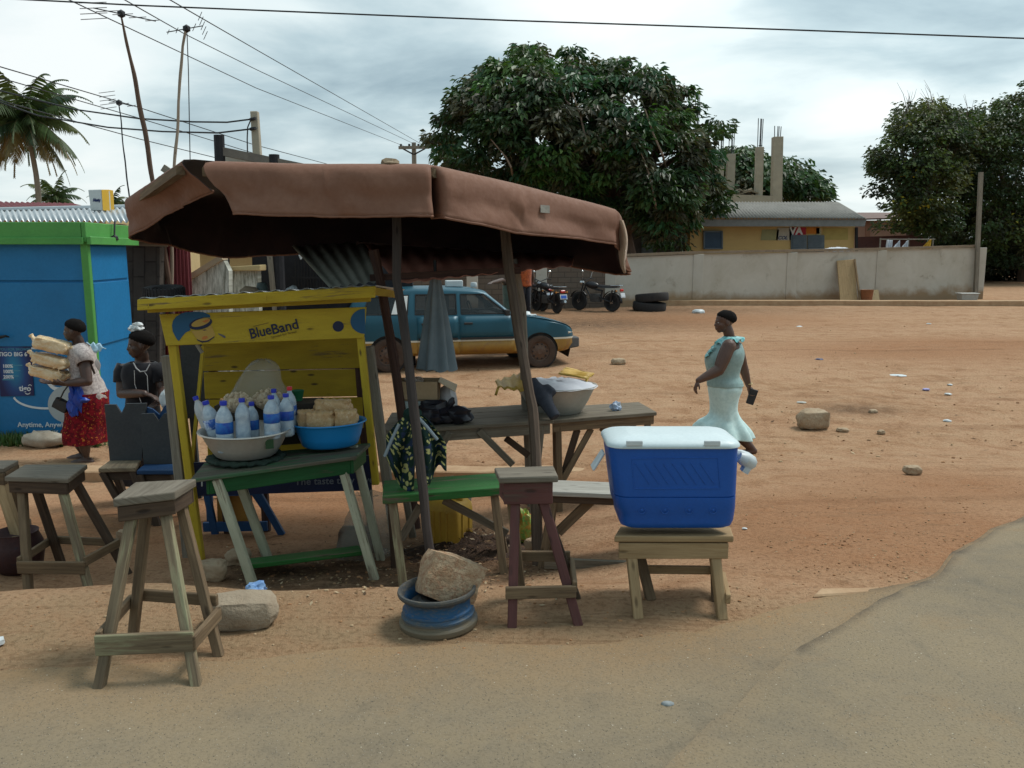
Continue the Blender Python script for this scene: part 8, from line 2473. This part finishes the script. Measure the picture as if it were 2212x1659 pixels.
stander('man in a faded green shirt leaning a hand on the roof of the car', 1104, 16.6, rad(-140), 1.66, cloth('faded_green_shirt', (.10, .14, .11), (.07, .10, .08)), DENIM, (-1, P(1085, 605, 16.1), P(1062, 611, 15.5)))
stander('person in an orange shirt standing behind the nearest motorcycle', 1133, 24.0, rad(120), 1.78, cloth('orange_shirt', (.42, .10, .03), (.22, .05, .02), 20), DENIM)
# ================================================================ the parked car
rearG, frontG = GX(837, 14.25), GX(1166, 14.85)
cd = (frontG - rearG); wb_len = V3((cd.x, cd.y, 0)).length; yaw = math.atan2(cd.y, cd.x)
CW = .79                                   # half width
cside = V3((-math.sin(yaw), math.cos(yaw), 0))
base = frontG + cside * (CW - .06); base.z = (frontG.z + rearG.z) / 2
pitch_c = math.atan2(frontG.z - rearG.z, wb_len)
car = thing('parked_car', 'teal estate car with a yellow lower half and dusty wheels parked behind the stall', 'car', base, yaw)
CM = world_of(car)
WBL = wb_len
TEALC = stain('teal_car_paint', (.013, .088, .130), (.011, .070, .104), .38, 1.6, .3, .7, 60, .03, metal=.15, dirt=(.14, .13, .11), dirt_amt=.22)
YELC2 = stain('yellow_car_paint', (.36, .205, .035), (.29, .155, .03), .5, 3, .3, .7, 60, .03, dirt=(.22, .11, .045), dirt_amt=.38)
WHS = flat('white_stripe', (.58, .55, .46), .5)
BLK = stain('black_trim', (.018, .018, .02), (.03, .028, .026), .6, 6)
GLASS = bpy.data.materials.new('car_glass'); GLASS.use_nodes = True
_b = GLASS.node_tree.nodes['Principled BSDF']
_b.inputs['Base Color'].default_value = (.02, .03, .032, 1); _b.inputs['Roughness'].default_value = .06; _b.inputs['Alpha'].default_value = .55; _b.inputs['Specular IOR Level'].default_value = .6
HUBM = stain('dusty_hub', (.16, .10, .07), (.10, .062, .045), .7, 9, .35, .65, 50, .3, metal=.2)
TYRED = stain('dusty_tyre', (.085, .052, .036), (.05, .034, .026), .9, 6, .35, .65, 60, .3)
LAMPG = flat('lamp_glass', (.50, .46, .38), .15)
SEATM = cloth('car_seat', (.06, .055, .05), (.045, .04, .04))
def prof(pts, x): return curve(pts, x)
ZT = [(-3.36, .86), (-3.30, .98), (-3.12, 1.30), (-2.9, 1.375), (-2.2, 1.405), (-1.5, 1.405), (-1.08, 1.375), (-.92, 1.335), (-.50, .985), (-.42, .945), (.1, .865), (.45, .78), (.60, .70), (.66, .60)]
ZB = [(-3.36, .42), (-3.2, .30), (-2.9, .26), (.3, .26), (.55, .29), (.66, .38)]
HW = [(-3.36, .66), (-3.25, .73), (-3.0, .77), (-2.0, .79), (-.6, .79), (.2, .765), (.5, .71), (.62, .62), (.66, .55)]
xs_c = [-3.36, -3.33, -3.27, -3.18, -3.08, -2.95, -2.8, -2.6, -2.4, -2.2, -2.0, -1.8, -1.6, -1.4, -1.2, -1.08, -.98, -.92, -.8, -.68, -.56, -.50, -.44, -.36, -.2, -.05, .1, .25, .38, .48, .56, .61, .64, .66]
def section(x):
 zt, zb_, w_ = prof(ZT, x), prof(ZB, x), prof(HW, x)
 belt = min(.92, zt - .035)
 def zz(z_): return min(max(z_, zb_ + .01), belt - .01)
 gh = max(0, min(1, (zt - .95) / .35))
 wr = w_ * (1 - .20 * gh)
 pts = [(w_ * .90, zb_), (w_ * .985, min(zb_ + .05, belt - .02)), (w_, zz(.40)), (w_ * 1.0, zz(.495)), (w_ * 1.0, zz(.525)), (w_ * 1.004, zz(.66)), (w_ * .992, zz(.80)), (w_ * .965, belt), (w_ * .945 * (1 - .0 * gh), belt + .018 + .01 * gh), (wr + (.0 if gh > 0 else -.02), max(belt + .022, zt - .065)), (wr - .035, max(belt + .026, zt - .03)), (wr * .75, zt - .008), (wr * .4, zt)]
 return pts
rows = []
for x in xs_c:
 s_ = section(x)
 r = [CM @ V3((x, -y, z_)) for y, z_ in s_] + [CM @ V3((x, y, z_)) for y, z_ in s_[::-1]]
 rows.append(r)
mb = MB()
npts = len(rows[0])
mb.loft(rows)
k_ = 0
for i in range(len(rows) - 1):
 for k in range(npts):
  kk = k if k < 13 else npts - 2 - k
  mb.m[k_] = 1 if kk <= 2 else (2 if kk == 3 else 0)
  if k == npts - 1: mb.m[k_] = 1
  k_ += 1
shell = mb.build('body', [TEALC, YELC2, WHS, BLK], car, smooth=True, angle=38, norm=True)
def cutter(mbk):
 o = mbk.build('cutter', BLK, car, norm=True); return o
def pxz(pts, y0, y1):
 b_ = MB(); b_.prism([CM @ V3((x, y0, z_)) for x, z_ in pts], CM.to_3x3() @ V3((0, y1 - y0, 0))); return b_
def pyz(pts, x0, x1):
 b_ = MB(); b_.prism([CM @ V3((x0, y, z_)) for y, z_ in pts], CM.to_3x3() @ V3((x1 - x0, 0, 0))); return b_
AX = (0.0, -WBL)
cuts = []
for ax in AX:
 for sg in (-1, 1):
  pts = [(ax + .335 * math.cos(t), .285 + .335 * math.sin(t)) for t in [2 * math.pi * i / 32 for i in range(32)]]
  cuts.append(cutter(pxz(pts, sg * .50, sg * 1.0)))
W1 = [(-1.38, .955), (-1.38, 1.285), (-.98, 1.285), (-.60, .975), (-.60, .955)]
W2 = [(-2.16, .955), (-2.14, 1.285), (-1.46, 1.29), (-1.46, .955)]
W3 = [(-3.02, .965), (-2.92, 1.25), (-2.26, 1.28), (-2.29, .96)]
for w_ in (W1, W2, W3): cuts.append(cutter(pxz(w_, -1.0, 1.0)))
cuts.append(cutter(pyz([(-.60, .985), (.60, .985), (.53, 1.30), (-.53, 1.30)], -1.4, .3)))
cuts.append(cutter(pyz([(-.56, 1.0), (.56, 1.0), (.52, 1.25), (-.52, 1.25)], -3.6, -2.8)))
cuts.append(cutter(pxz([(-3.0, .50), (-.62, .50), (-.62, .95), (-1.0, 1.29), (-2.95, 1.29)], -.58, .58)))
for c in cuts:
 m_ = shell.modifiers.new('cut', 'BOOLEAN'); m_.operation = 'DIFFERENCE'; m_.object = c; m_.solver = 'EXACT'
bpy.context.view_layer.update()
dg = bpy.context.evaluated_depsgraph_get()
nm = bpy.data.meshes.new_from_object(shell.evaluated_get(dg))
shell.modifiers.clear()
shell.data = nm
nm.name = 'body'
for c in cuts:
 d_ = c.data; WM.pop(c.name, None); bpy.data.objects.remove(c); bpy.data.meshes.remove(d_)
def cw(x, y, z_): return CM @ V3((x, y, z_))
def hw(x): return prof(HW, x)
def roofy(x, z_):
 """half width of the glasshouse at height z"""
 s_ = section(x); a, b_ = s_[8], s_[9]
 u = max(0, min(1, (z_ - a[1]) / max(.01, b_[1] - a[1])))
 return a[0] + (b_[0] - a[0]) * u
for sg in (-1, 1):
 for nmn, w_ in (('window', W1), ('window', W2), ('window', W3)):
  b_ = MB()
  cx_, cz_ = sum(p[0] for p in w_) / len(w_), sum(p[1] for p in w_) / len(w_)
  q = [cw(x + (x - cx_) * .02, sg * (roofy(x, z_) - .012), z_) for x, z_ in w_]
  b_.add(q, [list(range(len(q)))])
  b_.build(nmn, GLASS if w_ is not W3 or sg > 0 else GLASS, car)
  b_ = MB()
  for (xa, za), (xb, zb2) in zip(w_, w_[1:] + w_[:1]):
   b_.beam(cw(xa, sg * (roofy(xa, za) - .002), za), cw(xb, sg * (roofy(xb, zb2) - .002), zb2), .016, .016)
  b_.build('window_seal', BLK, car)
b_ = MB(); q = [cw(-.555, -.59, .985), cw(-.555, .59, .985), cw(-.945, .52, 1.30), cw(-.945, -.52, 1.30)]; b_.add(q, [[0, 1, 2, 3]]); b_.build('windscreen', GLASS, car)
b_ = MB(); q = [cw(-3.27, -.55, 1.0), cw(-3.27, .55, 1.0), cw(-3.14, .5, 1.25), cw(-3.14, -.5, 1.25)]; b_.add(q, [[0, 1, 2, 3]]); b_.build('rear_window', GLASS, car)
# white panel on the rear quarter glass: the sky's reflection put in as colour
b_ = MB(); q = [cw(x, -(roofy(x, z_) + .004), z_) for x, z_ in [(-2.56, .965), (-2.31, .965), (-2.27, 1.27), (-2.46, 1.265)]]; b_.add(q, [[0, 1, 2, 3]]); b_.build('sky_reflection_panel', flat('white_panel', (.72, .74, .72), .5), car, solid=.004)
# doors: panels proud of the shell
for sg in (-1, 1):
 for xa, xb in ((-1.42, -.46), (-2.14, -1.44)):
  b_ = MB()
  X_ = [xa + (xb - xa) * i / 8 for i in range(9)]
  for lo, hi, mi in ((1, 3, 1), (3, 4, 2), (4, 7, 0)):
   b_.mi = mi
   g_ = [[cw(x, sg * (section(x)[k][0] + .006), section(x)[k][1]) for x in X_ if not (xa < -2 and x < -2.6)] for k in range(lo, hi + 1)]
   b_.grid(g_)
  dr = b_.build('door', [TEALC, YELC2, WHS], car, solid=.006, off=-1, smooth=True, angle=40)
  b_ = MB(); hx = xa + .15; b_.box(cw(hx, sg * (hw(hx) + .016), .80), (.15, .02, .035), yaw); b_.build('handle', BLK, dr, bevel=.006)
  b_ = MB(); b_.beam(cw(xa + .02, sg * (hw(xa) + .012), .545), cw(xb - .01, sg * (hw(xb) + .012), .545), .02, .035); b_.build('side_moulding', BLK, dr)
 b_ = MB(); b_.box(cw(-.62, sg * .90, .98), (.08, .15, .10), yaw); b_.build('mirror', BLK, car, bevel=.015, segs=2)
 b_ = MB(); b_.tube([cw(.50, sg * .66, .60), cw(.60, sg * .56, .60)], .062, 4); b_.build('headlight', LAMPG, car, bevel=.01)
 b_ = MB(); b_.box(cw(-3.30, sg * .66, .72), (.05, .10, .22), yaw); b_.build('tail_light', flat('tail_red', (.35, .02, .02), .3), car, bevel=.01)
 for ax in AX:
  wt_ = thing('wheel', '', '', cw(ax, sg * .69, .285)) if False else None
  M = CM @ Matrix.Translation(V3((ax, sg * .69, .285))) @ Matrix.Rotation(rad(90), 4, 'X')
  b_ = MB(); b_.lathe(tyre_profile(.285, .175, .19), 40, M); tr_ = b_.build('wheel', TYRED, car, smooth=True, angle=50)
  b_ = MB(); M2 = CM @ Matrix.Translation(V3((ax, sg * .74, .285))) @ Matrix.Rotation(rad(90) * sg * -1 if False else rad(90 if sg < 0 else -90), 4, 'X')
  b_.lathe([(.185, -.03), (.180, .012), (.165, .0), (.15, -.012), (.10, .006), (.06, .02), (.05, .03), (0, .03)], 36, M2); b_.build('rim', HUBM, tr_, smooth=True, angle=40)
  b_ = MB()
  for k in range(10):
   t_ = 2 * math.pi * k / 10
   b_.blob(M2 @ V3((.128 * math.cos(t_), .128 * math.sin(t_), .002)), (.016, .016, .016), 1)
  b_.build('rim_holes', BLK, tr_)
  b_ = MB(); b_.lathe([(.33, -.1), (.33, .08)], 32, CM @ Matrix.Translation(V3((ax, sg * .62, .285))) @ Matrix.Rotation(rad(90), 4, 'X')); b_.build('wheel_well', BLK, car)
b_ = MB(); b_.hex8([cw(.56, -.62, .30), cw(.56, .62, .30), cw(.80, .50, .32), cw(.80, -.50, .32)], [cw(.56, -.64, .52), cw(.56, .64, .52), cw(.79, .52, .50), cw(.79, -.52, .50)]); b_.build('bumper', stain('grey_bumper', (.10, .10, .10), (.07, .07, .07), .7, 5), car, bevel=.03, segs=3)
b_ = MB(); b_.hex8([cw(-3.48, -.62, .38), cw(-3.48, .62, .38), cw(-3.30, .68, .36), cw(-3.30, -.68, .36)], [cw(-3.46, -.62, .56), cw(-3.46, .62, .56), cw(-3.30, .68, .58), cw(-3.30, -.68, .58)]); b_.build('bumper', BLK, car, bevel=.03, segs=3)
b_ = MB(); b_.box(cw(.665, 0, .58), (.03, .8, .10), yaw); b_.build('grille', BLK, car)
b_ = MB(); b_.slab([cw(.60, -.45, .14), cw(.60, .4, .18), cw(.64, .4, .31), cw(.64, -.45, .31)], V3((.01, 0, 0))); b_.build('torn_apron', BLK, car)
for y in (-.34, .34):
 b_ = MB(); b_.slab([cw(-1.62, y - .22, .55), cw(-1.62, y + .22, .55), cw(-1.72, y + .2, 1.06), cw(-1.72, y - .2, 1.06)], CM.to_3x3() @ V3((-.12, 0, 0))); b_.box(cw(-1.80, y, 1.14), (.09, .24, .15), yaw); b_.box(cw(-1.42, y, .56), (.5, .46, .12), yaw); b_.build('seat', SEATM, car, bevel=.03, segs=2)
b_ = MB(); b_.slab([cw(-2.5, -.55, .55), cw(-2.5, .55, .55), cw(-2.6, .52, 1.06), cw(-2.6, -.52, 1.06)], CM.to_3x3() @ V3((-.12, 0, 0))); b_.build('seat', SEATM, car, bevel=.03, segs=2)
b_ = MB(); b_.box(cw(-.72, 0, .86), (.25, 1.1, .14), yaw); b_.build('dashboard', BLK, car, bevel=.02)
b_ = MB()
b_.tube([cw(-1.02 - .05 * math.sin(t), .34 + .18 * math.cos(t), .95 + .17 * math.sin(t)) for t in [2 * math.pi * i / 24 for i in range(25)]], .014, 6, False); b_.tube([cw(-1.02, .17, .95), cw(-1.02, .51, .95)], .012, 6); b_.tube([cw(-1.02, .34, .95), cw(-.8, .34, .86)], .02, 6)
b_.build('steering_wheel', BLK, car, smooth=True)
b_ = MB(); b_.box(cw(-.93, -.18, 1.23), (.03, .16, .06), yaw); b_.build('rear_mirror', BLK, car)
# plates on the roof
b_ = MB(); b_.box(cw(-1.42, -.25, 1.455), (.30, .12, .11), yaw); b_.build('roof_sign', WHITEB, car, bevel=.012)
b_ = MB(); b_.lathe([(.05, 0), (.06, .02), (.055, .07), (.05, .085), (0, .09)], 16, Matrix.Translation(cw(-1.06, -.2, 1.385))); b_.build('roof_lamp', WHITEB, car, smooth=True)
s_ = MB(); s_.blob(cw(-.16, -.45, .91), (.09, .07, .05), 2, .5, 3, 4); s_.blob(cw(-.06, -.5, .895), (.07, .05, .03), 2, .5, 3, 6)
o = s_.build('white_rag', WHITEB, None, smooth=True, angle=40); tag(o, 'white crumpled rag on the bonnet of the car', 'rag')
# ================================================================ motorcycles by the wall
MOTB = stain('bike_black', (.014, .014, .017), (.03, .03, .034), .35, 8)
MOTR = stain('bike_red', (.14, .012, .014), (.10, .01, .012), .35, 8)
CHROME = flat('chrome', (.55, .55, .55), .18, .95)
REDL = flat('tail_lamp_red', (.50, .02, .015), .25)
def motorcycle(label, R0, F0, tank, plate, group='motorcycles parked by the yard wall'):
 d = F0 - R0; yw = math.atan2(d.y, d.x)
 t = thing('motorcycle', label, 'motorcycle', R0, yw, group)
 M = world_of(t)
 def q(x, y, z_): return M @ V3((x, y, z_))
 WBm, rw = 1.22, .29
 for ax, nm_ in ((0, 'wheel'), (WBm, 'wheel')):
  MM = M @ Matrix.Translation(V3((ax, 0, rw))) @ Matrix.Rotation(rad(90), 4, 'X')
  b_ = MB(); b_.lathe(tyre_profile(rw, .215, .085), 32, MM); wl = b_.build(nm_, RUB, t, smooth=True)
  b_ = MB(); b_.lathe([(.215, -.03), (.2, -.02), (.2, .02), (.215, .03)], 32, MM); b_.lathe([(.06, -.05), (.06, .05)], 14, MM)
  for k in range(12):
   a = 2 * math.pi * k / 12; b_.tube([MM @ V3((.05 * math.cos(a), .05 * math.sin(a), .03)), MM @ V3((.205 * math.cos(a + .3), .205 * math.sin(a + .3), 0))], .004, 4)
  b_.build('rim', CHROME, wl, smooth=True)
 b_ = MB()
 for y in (-.09, .09):
  b_.tube([q(0, y, rw), q(.45, y * .8, .42)], .02, 6); b_.tube([q(.02, y, rw), q(-.05, y, .66)], .022, 8)
  b_.tube([q(WBm, y * .8, rw), q(WBm - .16, y * .8, .72), q(WBm - .21, y * .8, .86)], .022, 8)
 b_.tube([q(.35, 0, .62), q(.75, 0, .70), q(WBm - .2, 0, .80)], .03, 8); b_.tube([q(WBm - .22, 0, .74), q(.72, 0, .30), q(.42, 0, .30), q(.38, 0, .6)], .022, 8)
 b_.build('frame', MOTB, t, smooth=True)
 b_ = MB(); rough_block(b_, q(.58, 0, .40), (.36, .24, .26), Matrix.Rotation(yw, 3, 'Z'), 3, 6, .05, .25); b_.build('engine', stain('engine_grey', (.10, .10, .10), (.05, .05, .05), .5, 20, metal=.4), t, smooth=True)
 b_ = MB(); b_.blob(q(.74, 0, .80), (.26, .13, .11), 3, M=Matrix.Rotation(yw, 3, 'Z') @ Matrix.Rotation(-.12, 3, 'Y')); b_.build('fuel_tank', tank, t, smooth=True)
 b_ = MB(); b_.loft([[q(x, y, z_) for y, z_ in ((-w_, h_), (-w_ * .9, h_ + .06), (0, h_ + .085), (w_ * .9, h_ + .06), (w_, h_), (0, h_ - .01))] for x, w_, h_ in ((-.22, .08, .74), (0, .12, .72), (.3, .13, .72), (.5, .09, .74))]); b_.build('seat', MOTB, t, smooth=True, norm=True)
 b_ = MB(); b_.tube([q(WBm - .32, -.33, .98), q(WBm - .26, -.2, 1.0), q(WBm - .22, 0, .92), q(WBm - .26, .2, 1.0), q(WBm - .32, .33, .98)], .014, 8); b_.build('handlebar', MOTB, t, smooth=True)
 b_ = MB(); b_.lathe([(0, -.07), (.07, -.05), (.085, .03), (.08, .045), (0, .05)], 16, M @ Matrix.Translation(V3((WBm - .10, 0, .86))) @ Matrix.Rotation(rad(90), 4, 'Y')); b_.build('headlight', CHROME, t, smooth=True)
 for sg in (-1, 1):
  b_ = MB(); b_.tube([q(WBm - .27, .22 * sg, 1.0), q(WBm - .30, .27 * sg, 1.20)], .006, 5); b_.blob(q(WBm - .31, .28 * sg, 1.22), (.02, .055, .04), 2, M=Matrix.Rotation(yw, 3, 'Z')); b_.build('mirror', CHROME, t, smooth=True)
 for ax, a0, a1 in ((0, 20, 185), (WBm, 20, 150)):
  b_ = MB()
  b_.grid([[q(ax + .335 * math.cos(rad(a0 + (a1 - a0) * i / 12)), y, rw + .335 * math.sin(rad(a0 + (a1 - a0) * i / 12))) for i in range(13)] for y in (-.055, 0, .055)]); b_.build('mudguard', MOTB if ax == 0 else tank, t, smooth=True, angle=180, solid=.006)
 b_ = MB(); b_.box(q(-.33, 0, .66), (.06, .15, .08), yw); b_.build('tail_light', REDL, t, bevel=.015)
 b_ = MB(); b_.slab([q(-.40, -.12, .44), q(-.40, .12, .44), q(-.37, .12, .58), q(-.37, -.12, .58)], M.to_3x3() @ V3((.01, 0, 0))); pl_ = b_.build('number_plate', flat('plate_white', (.62, .66, .70), .5), t)
 b_ = MB(); b_.slab([q(-.404, -.095, .465), q(-.404, .095, .465), q(-.377, .095, .555), q(-.377, -.095, .555)], M.to_3x3() @ V3((.004, 0, 0))); b_.build('plate_field', plate, pl_)
 b_ = MB(); b_.tube([q(.55, -.14, .34), q(.1, -.16, .30), q(-.2, -.17, .36)], [.022, .04, .045], 10); b_.build('exhaust', CHROME, t, smooth=True)
 b_ = MB(); b_.tube([q(-.02, -.14, .80), q(-.32, -.12, .80), q(-.34, 0, .80), q(-.32, .12, .80), q(-.02, .14, .80)], .012, 6); b_.build('grab_rail', CHROME, t, smooth=True)
 for sg in (-1, 1):
  b_ = MB(); b_.tube([q(-.24, .08 * sg, .64), q(-.26, .17 * sg, .64)], .008, 5); b_.blob(q(-.26, .19 * sg, .64), .03, 1); b_.build('indicator', flat('amber', (.5, .2, .03), .3), t, smooth=True)
 return t
PLB = flat('plate_blue', (.02, .10, .45), .5)
PLP = flat('plate_pale', (.40, .52, .66), .5)
PLW = flat('plate_grey', (.55, .58, .60), .5)
def place(label, x, y, ang, tank, plate):
 r0 = G(x, y); d = V3((math.cos(ang), math.sin(ang), 0)); f0 = r0 + d * 1.22
 motorcycle(label, r0, f0, tank, plate)
place('black motorcycle with a pale plate, nearest the awning post', 1172, 672, rad(125), MOTR, PLP)
place('black motorcycle with a bright blue number plate', 1203, 677, rad(118), MOTB, PLB)
place('black motorcycle standing apart, right of the blue-plated one', 1322, 673, rad(141), MOTB, PLW)
